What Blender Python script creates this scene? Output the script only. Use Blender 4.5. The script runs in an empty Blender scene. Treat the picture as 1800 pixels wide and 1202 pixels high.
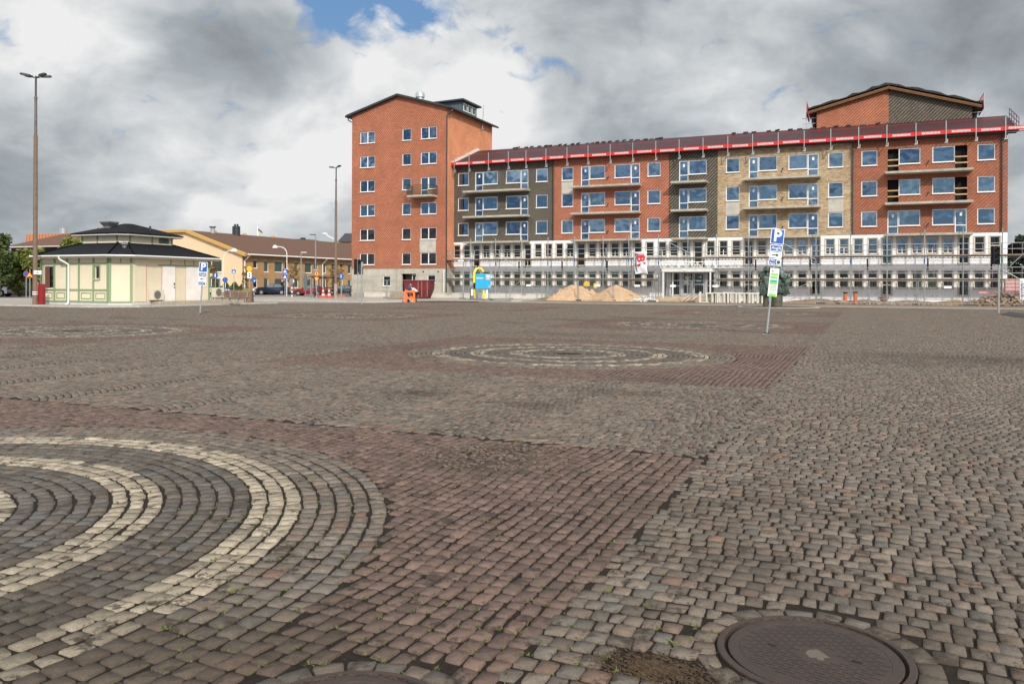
import bpy, bmesh, math, random
import numpy as np
from mathutils import Vector, Matrix
random.seed(7); rng = np.random.default_rng(5)
SC = bpy.context.scene; COL = SC.collection
PI = math.pi
# ------------------------------------------------------------------ camera
F = 1450.0; H = 1.6; ROLL = math.radians(0.23); W0, H0, HOR = 1800.0, 1202.0, 500.0
cam = bpy.data.cameras.new('camera'); camo = bpy.data.objects.new('camera', cam); COL.objects.link(camo)
cam.sensor_fit = 'HORIZONTAL'; cam.sensor_width = 36; cam.lens = 36*F/W0
cam.shift_y = -(H0/2-HOR)/W0
cam.clip_start = 0.1; cam.clip_end = 3000
camo.location = (0, 0, H)
camo.rotation_euler = (Matrix.Rotation(PI/2, 4, 'X') @ Matrix.Rotation(ROLL, 4, 'Z')).to_euler()
SC.camera = camo
SC.render.resolution_x = 1024; SC.render.resolution_y = 683
# ------------------------------------------------------------------ the town grid: u along the facade, v away from it
TH = math.radians(23.3); CT, ST = math.cos(TH), math.sin(TH)
def W(u, v): return (u*CT+v*ST, -u*ST+v*CT)
def ab(x, y):
    dx, dy = x-900, y-HOR
    return dx*math.cos(ROLL)+dy*math.sin(ROLL), -dx*math.sin(ROLL)+dy*math.cos(ROLL)
def gp(x, y, z=0.0):
    a, b = ab(x, y); Y = F*(H-z)/b
    return (a*Y/F, Y)
def at(x, y, Y):
    a, b = ab(x, y); return (a*Y/F, Y, H-b*Y/F)
def fu(px, v, py=480):
    t = ab(px, py)[0]/F
    return v*(t*CT-ST)/(CT+t*ST)
def fz(px, py, v):
    u = fu(px, v, py); return H-ab(px, py)[1]*W(u, v)[1]/F
def uv(X, Y): return (X*CT-Y*ST, X*ST+Y*CT)
# ------------------------------------------------------------------ light
SUNV = Vector((0.60*CT-0.70*ST, -0.60*ST-0.70*CT, 0.58)).normalized()
sl = bpy.data.lights.new('sun', 'SUN'); so = bpy.data.objects.new('sun', sl); COL.objects.link(so)
sl.energy = 3.1; sl.angle = math.radians(3.0); sl.color = (1.0, 0.93, 0.82)
so.rotation_euler = SUNV.to_track_quat('Z', 'Y').to_euler(); so.location = (20, -20, 40)
SC.view_settings.view_transform = 'Standard'; SC.view_settings.look = 'None'
SC.view_settings.exposure = 0.10; SC.view_settings.gamma = 1.0
wd = bpy.data.worlds.new('World'); SC.world = wd; wd.use_nodes = True
def build_world():
    nt = wd.node_tree; N = nt.nodes; L = nt.links; N.clear()
    def nd(t, **k):
        n = N.new(t)
        for a, b in k.items(): setattr(n, a, b)
        return n
    def mth(op, a, b=None, c=None, clamp=False):
        n = nd('ShaderNodeMath', operation=op, use_clamp=clamp)
        for i, v in enumerate((a, b, c)):
            if v is None: continue
            if isinstance(v, (int, float)): n.inputs[i].default_value = v
            else: L.new(v, n.inputs[i])
        return n.outputs[0]
    def vm(op, a, b=None):
        n = nd('ShaderNodeVectorMath', operation=op)
        for i, v in enumerate((a, b)):
            if v is None: continue
            if isinstance(v, (tuple, list, Vector)): n.inputs[i].default_value = tuple(v)
            else: L.new(v, n.inputs[i])
        return n.outputs['Value' if op in ('DOT_PRODUCT', 'LENGTH') else 'Vector']
    def mixc(f, a, b):
        n = nd('ShaderNodeMix', data_type='RGBA')
        if isinstance(f, (int, float)): n.inputs[0].default_value = f
        else: L.new(f, n.inputs[0])
        for i, v in ((6, a), (7, b)):
            if isinstance(v, tuple): n.inputs[i].default_value = (*v, 1)
            else: L.new(v, n.inputs[i])
        return n.outputs[2]
    sky = nd('ShaderNodeTexSky', sky_type='NISHITA', sun_disc=False)
    sky.sun_elevation = math.asin(SUNV.z); sky.sun_rotation = math.atan2(SUNV.x, SUNV.y)
    bg1 = nd('ShaderNodeBackground'); bg1.inputs[1].default_value = 0.13; L.new(sky.outputs[0], bg1.inputs[0])
    d = vm('NORMALIZE', nd('ShaderNodeTexCoord').outputs['Generated'])
    sep = nd('ShaderNodeSeparateXYZ'); L.new(d, sep.inputs[0])
    z = mth('MAXIMUM', sep.outputs[2], 0.0)
    iz = mth('DIVIDE', 1.0, mth('ADD', z, 0.22))
    cmb = nd('ShaderNodeCombineXYZ')
    iz = mth('POWER', iz, 0.45)
    L.new(mth('MULTIPLY', sep.outputs[0], iz), cmb.inputs[0]); L.new(mth('MULTIPLY', sep.outputs[1], iz), cmb.inputs[1]); L.new(mth('MULTIPLY', z, 1.5), cmb.inputs[2])
    def noise(scale, det, rough, off, dist=0.0):
        v = vm('ADD', cmb.outputs[0], off); n = nd('ShaderNodeTexNoise')
        L.new(v, n.inputs['Vector']); n.inputs['Scale'].default_value = scale; n.inputs['Detail'].default_value = det
        n.inputs['Roughness'].default_value = rough; n.inputs['Distortion'].default_value = dist
        return n.outputs['Fac']
    def blob(px, py, r, amp, sx=1.0):
        a, b = ab(px, py); c = Vector((a/F, 1, -b/F)).normalized()
        rr = r/F
        dv = vm('MULTIPLY', vm('SUBTRACT', d, tuple(c)), (1/sx, 1.0/sx, 1.0))
        q = mth('DIVIDE', vm('DOT_PRODUCT', dv, dv), -rr*rr)
        return mth('MULTIPLY', mth('EXPONENT', q), amp)
    big = noise(2.2, 3, 0.5, (3.1, 1.7, 0)); med = noise(4.2, 6, 0.50, (0.4, 5.2, 0), 0.35); fine = noise(13.0, 9, 0.55, (7.7, 2.2, 0), 0.4)
    b = mth('MULTIPLY_ADD', med, 1.55, -0.16)
    b = mth('MULTIPLY_ADD', fine, 0.48, mth('ADD', b, -0.23))
    b = mth('MULTIPLY_ADD', big, 0.5, mth('ADD', b, -0.25))
    for args in ((770, 120, 130, .45), (870, 190, 110, .5), (640, 90, 70, .3), (240, 270, 110, .18, 1.4), (470, 330, 120, .3, 1.3), (560, 260, 90, .25),
                 (1330, 120, 160, .12), (90, 120, 120, .15), (300, 60, 120, .05), (1700, 210, 70, .3), (1180, 90, 150, .1),
                 (400, 120, 110, -.26), (30, 250, 110, -.25), (1790, 60, 130, -.42), (1560, 70, 170, -.18, 1.5), (1000, 30, 130, -.22, 1.4), (160, 350, 160, -.10, 1.8),
                 (960, 240, 90, -.12), (1250, 200, 200, -.05, 1.6), (60, 20, 120, .08), (1080, 330, 200, -.08, 1.6), (150, 200, 200, -.10), (330, 20, 90, -.12)):
        b = mth('ADD', b, blob(*args))
    b = mth('ADD', b, mth('MULTIPLY', mth('MULTIPLY_ADD', sep.outputs[1], -3.0, 0.1, clamp=True), .45))  # unseen cloud behind the camera made whiter to add fill light
    b = mth('SMOOTH_MAX' if False else 'MINIMUM', mth('MAXIMUM', b, 0.0), 1.0)
    cr = nd('ShaderNodeValToRGB'); L.new(b, cr.inputs[0]); e = cr.color_ramp.elements
    e[0].position = 0.0; e[0].color = (.21, .23, .255, 1); e[1].position = 1.0; e[1].color = (.80, .80, .80, 1)
    x = cr.color_ramp.elements.new(.42); x.color = (.36, .395, .42, 1)
    x = cr.color_ramp.elements.new(.72); x.color = (.56, .585, .605, 1)
    # cloud cover: holes of blue where the photograph has them, and an open blue sky behind the camera
    hole = blob(615, -5, 60, .80, 1.6)
    for args in ((735, 15, 42, .78, 1.4), (560, 50, 50, .5), (850, 45, 45, .38, 1.5), (420, 150, 60, .22), (940, 120, 70, .3, 1.3)):
        hole = mth('ADD', hole, blob(*args))
    hole = mth('ADD', hole, mth('MULTIPLY', mth('SUBTRACT', 0.5, fine), 2.4))
    hole = mth('MULTIPLY', mth('SUBTRACT', hole, 0.36), 2.2, clamp=True)
    back = mth('MULTIPLY', mth('MULTIPLY_ADD', sep.outputs[1], -2.4, -0.25, clamp=True), mth('MULTIPLY_ADD', z, -6.0, 3.0, clamp=True))
    back = mth('MULTIPLY', back, mth('MULTIPLY_ADD', med, -2.2, 1.95, clamp=True))
    hole = mth('MAXIMUM', hole, back)
    blue = mixc(z, (.15, .30, .52), (.05, .16, .42))
    bg2 = nd('ShaderNodeBackground'); L.new(cr.outputs[0], bg2.inputs[0]); L.new(mth('ADD', 1.0, mth('MULTIPLY', mth('MULTIPLY_ADD', sep.outputs[1], -2.5, 0.0, clamp=True), 1.5)), bg2.inputs[1])  # unseen clouds on the sun's side, brightened to fill the shaded walls
    bg3 = nd('ShaderNodeBackground'); L.new(blue, bg3.inputs[0]); bg3.inputs[1].default_value = 1.0
    ms0 = nd('ShaderNodeMixShader'); ms0.inputs[0].default_value = 0.75; L.new(bg1.outputs[0], ms0.inputs[1]); L.new(bg3.outputs[0], ms0.inputs[2])
    ms = nd('ShaderNodeMixShader'); L.new(hole, ms.inputs[0]); L.new(bg2.outputs[0], ms.inputs[1]); L.new(ms0.outputs[0], ms.inputs[2])
    out = nd('ShaderNodeOutputWorld'); L.new(ms.outputs[0], out.inputs[0])
build_world()
# ------------------------------------------------------------------ materials
MATS = {}
def mat(name, col, rough=0.7, metal=0.0, var=0.0, vscale=3.0, bump=0.0, bscale=40.0, emit=0.0, spec=0.5, stains=None):
    if name in MATS: return MATS[name]
    m = bpy.data.materials.new(name); m.use_nodes = True; nt = m.node_tree; N = nt.nodes; L = nt.links
    p = N['Principled BSDF']; p.inputs['Base Color'].default_value = (*col, 1); p.inputs['Roughness'].default_value = rough
    p.inputs['Metallic'].default_value = metal; p.inputs['Specular IOR Level'].default_value = spec
    if var or bump:
        tc = N.new('ShaderNodeTexCoord')
    if var:
        n = N.new('ShaderNodeTexNoise'); n.inputs['Scale'].default_value = vscale; n.inputs['Detail'].default_value = 6; n.inputs['Roughness'].default_value = 0.65
        L.new(tc.outputs['Object'], n.inputs['Vector'])
        cr = N.new('ShaderNodeValToRGB'); L.new(n.outputs['Fac'], cr.inputs[0])
        c2 = stains or tuple(c*(1-var) for c in col); c3 = tuple(min(1, c*(1+var*.6)) for c in col)
        cr.color_ramp.elements[0].position = .28; cr.color_ramp.elements[0].color = (*c2, 1)
        cr.color_ramp.elements[1].position = .72; cr.color_ramp.elements[1].color = (*c3, 1)
        L.new(cr.outputs[0], p.inputs['Base Color'])
    if bump:
        n2 = N.new('ShaderNodeTexNoise'); n2.inputs['Scale'].default_value = bscale; n2.inputs['Detail'].default_value = 5
        L.new(tc.outputs['Object'], n2.inputs['Vector'])
        bp = N.new('ShaderNodeBump'); bp.inputs['Strength'].default_value = bump; bp.inputs['Distance'].default_value = 0.02
        L.new(n2.outputs['Fac'], bp.inputs['Height']); L.new(bp.outputs[0], p.inputs['Normal'])
    if emit:
        p.inputs['Emission Color'].default_value = (*col, 1); p.inputs['Emission Strength'].default_value = emit
    MATS[name] = m; return m
def brickmat(name, c1, c2, mortar, diag=1, period=0.30, depth=.5, efflo=0.0):
    """brick panels whose courses step into slanting grooves; in object space x+y runs along the wall, z up"""
    m = bpy.data.materials.new(name); m.use_nodes = True; nt = m.node_tree; N = nt.nodes; L = nt.links
    p = N['Principled BSDF']; p.inputs['Roughness'].default_value = .85; p.inputs['Specular IOR Level'].default_value = .25
    tc = N.new('ShaderNodeTexCoord'); sp = N.new('ShaderNodeSeparateXYZ'); L.new(tc.outputs['Object'], sp.inputs[0])
    def mth(op, a, b=None, c=None, clamp=False):
        n = N.new('ShaderNodeMath'); n.operation = op; n.use_clamp = clamp
        for i, v in enumerate((a, b, c)):
            if v is None: continue
            if isinstance(v, (int, float)): n.inputs[i].default_value = v
            else: L.new(v, n.inputs[i])
        return n.outputs[0]
    s = mth('ADD', sp.outputs[0], sp.outputs[1])
    row = mth('FLOOR', mth('DIVIDE', sp.outputs[2], .075))
    fz_ = mth('FRACT', mth('DIVIDE', sp.outputs[2], .075))
    sh = mth('MULTIPLY', row, .075*diag) if diag else mth('MULTIPLY', row, .137)
    q = mth('DIVIDE', mth('SUBTRACT', s, sh), period)
    fx = mth('FRACT', q); ix = mth('FLOOR', q)
    cm = N.new('ShaderNodeCombineXYZ'); L.new(ix, cm.inputs[0]); L.new(row, cm.inputs[1])
    wn = N.new('ShaderNodeTexWhiteNoise'); wn.noise_dimensions = '2D'; L.new(cm.outputs[0], wn.inputs['Vector'])
    mx = N.new('ShaderNodeMix'); mx.data_type = 'RGBA'; L.new(wn.outputs['Value'], mx.inputs[0]); mx.inputs[6].default_value = (*c1, 1); mx.inputs[7].default_value = (*c2, 1)
    ns = N.new('ShaderNodeTexNoise'); ns.inputs['Scale'].default_value = .55; ns.inputs['Detail'].default_value = 7; ns.inputs['Roughness'].default_value = .62; L.new(tc.outputs['Object'], ns.inputs['Vector'])
    hv = N.new('ShaderNodeHueSaturation'); L.new(mx.outputs[2], hv.inputs['Color']); L.new(mth('MULTIPLY_ADD', ns.outputs['Fac'], .9, .55), hv.inputs['Value'])
    jz = mth('LESS_THAN', fz_, .15)
    gw = .42 if diag else .05
    g = mth('LESS_THAN', fx, gw)                      # the recessed header of every course: a slanting groove
    mask = mth('MAXIMUM', mth('MULTIPLY', g, depth), mth('MULTIPLY', jz, .55))
    m2 = N.new('ShaderNodeMix'); m2.data_type = 'RGBA'; L.new(mask, m2.inputs[0]); L.new(hv.outputs[0], m2.inputs[6]); m2.inputs[7].default_value = (*mortar, 1)
    last = m2.outputs[2]
    if efflo:
        n3 = N.new('ShaderNodeTexNoise'); n3.inputs['Scale'].default_value = .42; n3.inputs['Detail'].default_value = 9; n3.inputs['Roughness'].default_value = .74; L.new(tc.outputs['Object'], n3.inputs['Vector'])
        f = mth('MULTIPLY', mth('SUBTRACT', n3.outputs['Fac'], .60), efflo*6, clamp=True)
        m3 = N.new('ShaderNodeMix'); m3.data_type = 'RGBA'; L.new(f, m3.inputs[0]); L.new(last, m3.inputs[6]); m3.inputs[7].default_value = (.42, .36, .32, 1); last = m3.outputs[2]
    L.new(last, p.inputs['Base Color'])
    bp = N.new('ShaderNodeBump'); bp.inputs['Strength'].default_value = .6; bp.inputs['Distance'].default_value = .02
    L.new(mth('SUBTRACT', 1.0, mth('MAXIMUM', g if diag else jz, jz)), bp.inputs['Height']); L.new(bp.outputs[0], p.inputs['Normal'])
    MATS[name] = m; return m
def glassmat(name, refl, tint, dark, wav=.02):
    m = bpy.data.materials.new(name); m.use_nodes = True; nt = m.node_tree; N = nt.nodes; L = nt.links; N.remove(N['Principled BSDF'])
    out = N['Material Output']; d = N.new('ShaderNodeBsdfDiffuse'); d.inputs[0].default_value = (*dark, 1)
    g = N.new('ShaderNodeBsdfGlossy'); g.inputs[0].default_value = (*tint, 1); g.inputs['Roughness'].default_value = .03
    mx = N.new('ShaderNodeMixShader'); mx.inputs[0].default_value = refl
    L.new(d.outputs[0], mx.inputs[1]); L.new(g.outputs[0], mx.inputs[2]); L.new(mx.outputs[0], out.inputs[0])
    tc = N.new('ShaderNodeTexCoord'); n = N.new('ShaderNodeTexNoise'); n.inputs['Scale'].default_value = .9; n.inputs['Detail'].default_value = 1
    oi = N.new('ShaderNodeObjectInfo'); va = N.new('ShaderNodeVectorMath'); va.operation = 'ADD'
    cb = N.new('ShaderNodeCombineXYZ'); mu = N.new('ShaderNodeMath'); mu.operation = 'MULTIPLY'; mu.inputs[1].default_value = 50; L.new(oi.outputs['Random'], mu.inputs[0]); L.new(mu.outputs[0], cb.inputs[0])
    L.new(tc.outputs['Object'], va.inputs[0]); L.new(cb.outputs[0], va.inputs[1]); L.new(va.outputs[0], n.inputs['Vector'])
    b = N.new('ShaderNodeBump'); b.inputs['Strength'].default_value = 1; b.inputs['Distance'].default_value = wav; L.new(n.outputs['Fac'], b.inputs['Height']); L.new(b.outputs[0], g.inputs['Normal'])
    MATS[name] = m; return m
# ------------------------------------------------------------------ mesh collector and tagging
class MB:
    def __init__(s): s.v = []; s.f = []; s.m = []; s.k = 0
    def face(s, pts): n = len(s.v); s.v += [tuple(p) for p in pts]; s.f.append(tuple(range(n, n+len(pts)))); s.m.append(s.k)
    def raw(s, vs, fs):
        n = len(s.v); s.v += [tuple(p) for p in vs]; s.f += [tuple(i+n for i in f) for f in fs]; s.m += [s.k]*len(fs); return s
    def box(s, x0, x1, y0, y1, z0, z1):
        vs = [(x0,y0,z0),(x1,y0,z0),(x1,y1,z0),(x0,y1,z0),(x0,y0,z1),(x1,y0,z1),(x1,y1,z1),(x0,y1,z1)]
        return s.raw(vs, [(0,3,2,1),(4,5,6,7),(0,1,5,4),(1,2,6,5),(2,3,7,6),(3,0,4,7)])
    def bar(s, p, q, w, h=None, up=(0,0,1)):
        p, q = Vector(p), Vector(q); h = w if h is None else h; t = (q-p).normalized(); up = Vector(up)
        if abs(t.dot(up)) > .98: up = Vector((0,1,0))
        a = t.cross(up).normalized(); b = a.cross(t).normalized(); vs = []
        for c in (p, q):
            for i, j in ((-1,-1),(1,-1),(1,1),(-1,1)): vs.append(c+a*(i*w/2)+b*(j*h/2))
        return s.raw(vs, [(0,1,2,3),(7,6,5,4),(0,4,5,1),(1,5,6,2),(2,6,7,3),(3,7,4,0)])
    def cyl(s, p, q, r, r2=None, n=8, cap=True):
        p, q = Vector(p), Vector(q); r2 = r if r2 is None else r2; t = (q-p).normalized(); up = Vector((0,0,1)) if abs(t.z) < .9 else Vector((0,1,0))
        a = t.cross(up).normalized(); b = t.cross(a).normalized(); vs = []
        for c, rr in ((p, r), (q, r2)):
            for i in range(n): g = 2*PI*i/n; vs.append(c+(a*math.cos(g)+b*math.sin(g))*rr)
        fs = [(i, i+n, (i+1) % n+n, (i+1) % n) for i in range(n)]
        if cap: fs += [tuple(range(n)), tuple(range(2*n-1, n-1, -1))]
        return s.raw(vs, fs)
    def tube(s, pts, r, n=8):
        for i in range(len(pts)-1): s.cyl(pts[i], pts[i+1], r if not isinstance(r, (list,tuple)) else r[i], None if not isinstance(r, (list,tuple)) else r[i+1], n)
        return s
    def prism(s, poly, z0, z1):
        n = len(poly); vs = [(x, y, z0) for x, y in poly]+[(x, y, z1) for x, y in poly]
        return s.raw(vs, [tuple(range(n-1, -1, -1)), tuple(range(n, 2*n))]+[(i, (i+1) % n, (i+1) % n+n, i+n) for i in range(n)])
    def loft(s, rings, cap=True):
        n = len(rings[0]); vs = [p for r in rings for p in r]; fs = []
        for k in range(len(rings)-1):
            for i in range(n): fs.append((k*n+i, k*n+(i+1) % n, (k+1)*n+(i+1) % n, (k+1)*n+i))
        if cap: fs += [tuple(range(n-1, -1, -1)), tuple(range((len(rings)-1)*n, len(rings)*n))]
        return s.raw(vs, fs)
    def ell(s, c, rx, ry, rz, n=10, m=6):
        rings = []
        for j in range(m+1):
            a = -PI/2+PI*j/m; a = max(min(a, PI/2-.05), -PI/2+.05)
            rings.append([(c[0]+rx*math.cos(a)*math.cos(2*PI*i/n), c[1]+ry*math.cos(a)*math.sin(2*PI*i/n), c[2]+rz*math.sin(a)) for i in range(n)])
        return s.loft(rings)
    def xprism(s, prof, x0, x1):          # profile in (y, z) pushed along x
        n = len(prof); vs = [(x0, y, z) for y, z in prof]+[(x1, y, z) for y, z in prof]
        return s.raw(vs, [tuple(range(n)), tuple(range(2*n-1, n-1, -1))]+[(i, i+n, (i+1) % n+n, (i+1) % n) for i in range(n)])
    def yprism(s, prof, y0, y1):          # profile in (x, z) pushed along y
        n = len(prof); vs = [(x, y0, z) for x, z in prof]+[(x, y1, z) for x, z in prof]
        return s.raw(vs, [tuple(range(n)), tuple(range(2*n-1, n-1, -1))]+[(i, i+n, (i+1) % n+n, (i+1) % n) for i in range(n)])
    def mesh(s, name, mats, smooth=False):
        me = bpy.data.meshes.new(name); me.from_pydata(s.v, [], s.f)
        for m in (mats if isinstance(mats, (list, tuple)) else [mats]): me.materials.append(m)
        if max(s.m, default=0) > 0: me.polygons.foreach_set('material_index', s.m)
        if smooth: me.polygons.foreach_set('use_smooth', [True]*len(s.f))
        bm = bmesh.new(); bm.from_mesh(me); bmesh.ops.recalc_face_normals(bm, faces=bm.faces); bm.to_mesh(me); bm.free()
        return me
    def build(s, name, mats, parent=None, loc=None, smooth=False, label=None, rz=None):
        return obj(name, s.mesh(name, mats, smooth), parent, loc, label, rz)
def obj(name, me, parent=None, loc=None, label=None, rz=None):
    o = bpy.data.objects.new(name, me); COL.objects.link(o)
    if parent: o.parent = parent
    if loc is not None: o.location = loc
    if rz is not None: o.rotation_euler = (0, 0, rz)
    if label: o['label'] = label
    return o
def tag(o, label, cat, group=None, kind=None):
    o['label'] = label; o['category'] = cat
    if group: o['group'] = group
    if kind: o['kind'] = kind
    return o
def thing(name, label, cat, loc=(0,0,0), rz=0.0, group=None):
    o = bpy.data.objects.new(name, None); o.empty_display_size = .3; COL.objects.link(o); o.location = loc; o.rotation_euler = (0, 0, rz)
    return tag(o, label, cat, group)
def struct(o): o['kind'] = 'structure'; return o
def kids(o): return [c for c in bpy.data.objects if c.parent == o]
def dup(o, loc=None, rz=None, label=None, parent=None):
    c = o.copy(); COL.objects.link(c)
    if loc is not None: c.location = loc
    if rz is not None: c.rotation_euler = (0, 0, rz)
    if label: c['label'] = label
    if parent is not None: c.parent = parent
    for k in kids(o): dup(k, parent=c)
    return c
def text_me(txt, size, m, ext=0.004, align='CENTER', xs=1.0, bold=0.0):
    cu = bpy.data.curves.new('txt', 'FONT'); cu.body = txt; cu.size = size; cu.align_x = align; cu.align_y = 'CENTER'; cu.extrude = ext; cu.resolution_u = 3; cu.offset = bold
    o = bpy.data.objects.new('txt', cu); COL.objects.link(o); dg = bpy.context.evaluated_depsgraph_get(); dg.update()
    me = bpy.data.meshes.new_from_object(o.evaluated_get(dg)); bpy.data.objects.remove(o)
    # stand it up: text x -> x, text y -> z, facing -y
    me.transform(Matrix.Scale(xs, 4, (1,0,0))); me.transform(Matrix.Rotation(PI/2, 4, 'X')); me.materials.clear(); me.materials.append(m); return me
# ------------------------------------------------------------------ ground
def poly_uv(pts, z, name, m):
    mb = MB(); mb.face([(*W(u, v), z) for u, v in pts]); o = mb.build(name, m); return struct(o)
def groundmat(name, c1, c2, c3, s1=.35, s2=9.0):
    m = mat(name, c1, .9, spec=.3); nt = m.node_tree; N = nt.nodes; L = nt.links; p = N['Principled BSDF']
    g = N.new('ShaderNodeNewGeometry')
    a = N.new('ShaderNodeTexNoise'); a.inputs['Scale'].default_value = s1; a.inputs['Detail'].default_value = 8; a.inputs['Roughness'].default_value = .7; L.new(g.outputs['Position'], a.inputs['Vector'])
    b = N.new('ShaderNodeTexNoise'); b.inputs['Scale'].default_value = s2; b.inputs['Detail'].default_value = 6; b.inputs['Roughness'].default_value = .8; L.new(g.outputs['Position'], b.inputs['Vector'])
    r = N.new('ShaderNodeValToRGB'); L.new(a.outputs['Fac'], r.inputs[0]); r.color_ramp.elements[0].position = .35; r.color_ramp.elements[0].color = (*c1, 1); r.color_ramp.elements[1].position = .66; r.color_ramp.elements[1].color = (*c2, 1)
    r2 = N.new('ShaderNodeValToRGB'); L.new(b.outputs['Fac'], r2.inputs[0]); r2.color_ramp.elements[0].position = .42; r2.color_ramp.elements[0].color = (0,0,0,1); r2.color_ramp.elements[1].position = .62; r2.color_ramp.elements[1].color = (1,1,1,1)
    mx = N.new('ShaderNodeMix'); mx.data_type = 'RGBA'; L.new(r2.outputs[0], mx.inputs[0]); L.new(r.outputs[0], mx.inputs[6]); mx.inputs[7].default_value = (*c3, 1)
    L.new(mx.outputs[2], p.inputs['Base Color'])
    bp = N.new('ShaderNodeBump'); bp.inputs['Strength'].default_value = .7; bp.inputs['Distance'].default_value = .02; L.new(b.outputs['Fac'], bp.inputs['Height']); L.new(bp.outputs[0], p.inputs['Normal'])
    return m
M_asph = groundmat('asphalt_worn', (.15,.145,.14), (.21,.195,.185), (.25,.235,.22), .12, 14)
M_road = groundmat('road_asphalt', (.17,.145,.138), (.235,.195,.185), (.27,.235,.22), .10, 14)
M_bed = groundmat('joint_soil', (.007,.005,.003), (.013,.009,.005), (.026,.017,.010), 1.2, 26)
M_dirt = groundmat('site_dirt', (.20,.14,.09), (.32,.235,.155), (.14,.095,.06), .5, 5)
M_grass = groundmat('verge_grass', (.05,.075,.018), (.09,.12,.03), (.12,.11,.04), .4, 6)
M_conc = mat('kerb_concrete', (.42,.40,.36), .85, var=.25, vscale=2.5, bump=.3)
M_slab = groundmat('pavement_slab', (.28,.25,.215), (.37,.335,.29), (.33,.30,.26), .3, 8)
g = MB(); g.face([(-1500,-300,-.03),(1500,-300,-.03),(1500,2500,-.03),(-1500,2500,-.03)]); struct(g.build('ground', M_asph))
PV = 66.8   # far edge of the square
poly_uv([(-75,-12),(40,-12),(40,PV),(-33,PV),(-37,57.5),(-75,39)], -.004, 'plaza_bed', M_bed)
# stone-sett square -----------------------------------------------------------
circ = [(-6.46,2.88,3.97,3.97), (-6.39,18.1,3.80,3.45), (-24.2,19.4,4.35,3.62), (-24.0,35.0,3.9,3.6), (-6.3,33.6,3.8,3.5), (-6.2,49.0,3.8,3.4), (-24.0,50.2,3.8,3.4), (-42.0,19.4,4.0,3.6)]
SQ = [(c[0]-5.05, (c[0]+5.1 if c[0] < -10 else -1.36), c[1]-4.75, c[1]+4.75) for c in circ]
SQ[0] = (-11.45, -1.36, -3.0, 7.78)
mh = [uv(1.31, 3.565), uv(-0.60, 2.985)]; MHR = .40
patch = uv(-.13, 7.7)
def inside_frame(u, v):
    X = u*CT+v*ST; Y = -u*ST+v*CT
    return (Y > 1.2) & (np.abs(X) < Y*(900/F)*1.02+6.0)
cells = []   # each: corners (n,4,2), tone id (n,)
GREY, WHITE, RED, DARK = 0, 1, 2, 3
def add(C, t): cells.append((C, t))
# rings
for k, (cu, cv, ru, rv) in enumerate(circ):
    n = 33; 
    for j in range(3, n):
        r0, r1 = j/n, (j+1)/n; R = (ru+rv)/2; o = n-1-j
        m = max(8, int(2*PI*R*(r0+r1)/2/.124)); a = (np.arange(m)+rng.uniform())*2*PI/m + rng.normal(0, .06, m)*2*PI/m
        a = np.sort(a); b = np.roll(a, -1).copy(); b[-1] += 2*PI
        C = np.stack([np.stack([cu+ru*r*np.cos(x), cv+rv*r*np.sin(x)], -1) for r, x in ((r0,a),(r0,b),(r1,b),(r1,a))], 1)
        wk = [.96,.5,.45,.3,.32,.22,.2,.3][k]
        tone = WHITE if (5 <= o < 8 or 13 <= o < 16 or 21 <= o < 24) else (GREY if o < 5 else DARK)
        tn = np.full(m, tone); tn[(tn == WHITE) & (rng.uniform(size=m) > wk)] = GREY; add(C, tn)
def in_circ(u, v, marg=0.02):
    q = np.zeros(u.shape, bool)
    for cu, cv, ru, rv in circ: q |= ((u-cu)/(ru+marg))**2+((v-cv)/(rv+marg))**2 < 1
    return q
def in_sq(u, v):
    q = np.zeros(u.shape, bool)
    for a, b, c, d in SQ: q |= (u > a) & (u < b) & (v > c) & (v < d)
    return q
# red squares: rows parallel to their long edge
for (a, b, c, d) in SQ:
    us = np.arange(a, b-.06, .101); us = us*(1) + 0
    w = (b-a)/len(us)
    for i in range(len(us)):
        u0 = a+i*w; vs = np.arange(c-rng.uniform(0,.13), d, .124); vs = np.clip(vs+rng.normal(0,.013,len(vs)), c, d)
        v0, v1 = vs[:-1], vs[1:]
        # rows bend gently and wander a little
        def wob(v): g_ = min(1.0, (len(us)-1-i)/8.0); return g_*(.045*np.sin(v*1.35+1.0+i*.012)+.02*np.sin(v*3.3+a+i*.15))
        k0 = 0 if i == 0 else 1; k1 = 0 if i == len(us)-1 else 1
        if b > -2: k1 = (len(us)-2-i)/max(1,len(us)-1-i) if i < len(us)-1 else 0
        C = np.stack([np.stack([u0+wob(v0)*k0, v0], -1), np.stack([u0+wob(v1)*k0, v1], -1), np.stack([u0+w+wob(v1)*k1, v1], -1), np.stack([u0+w+wob(v0)*k1, v0], -1)], 1)
        cu = C.mean(1); ok = ~in_circ(cu[:,0], cu[:,1], .015)
        add(C[ok], np.full(ok.sum(), RED))
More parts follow.
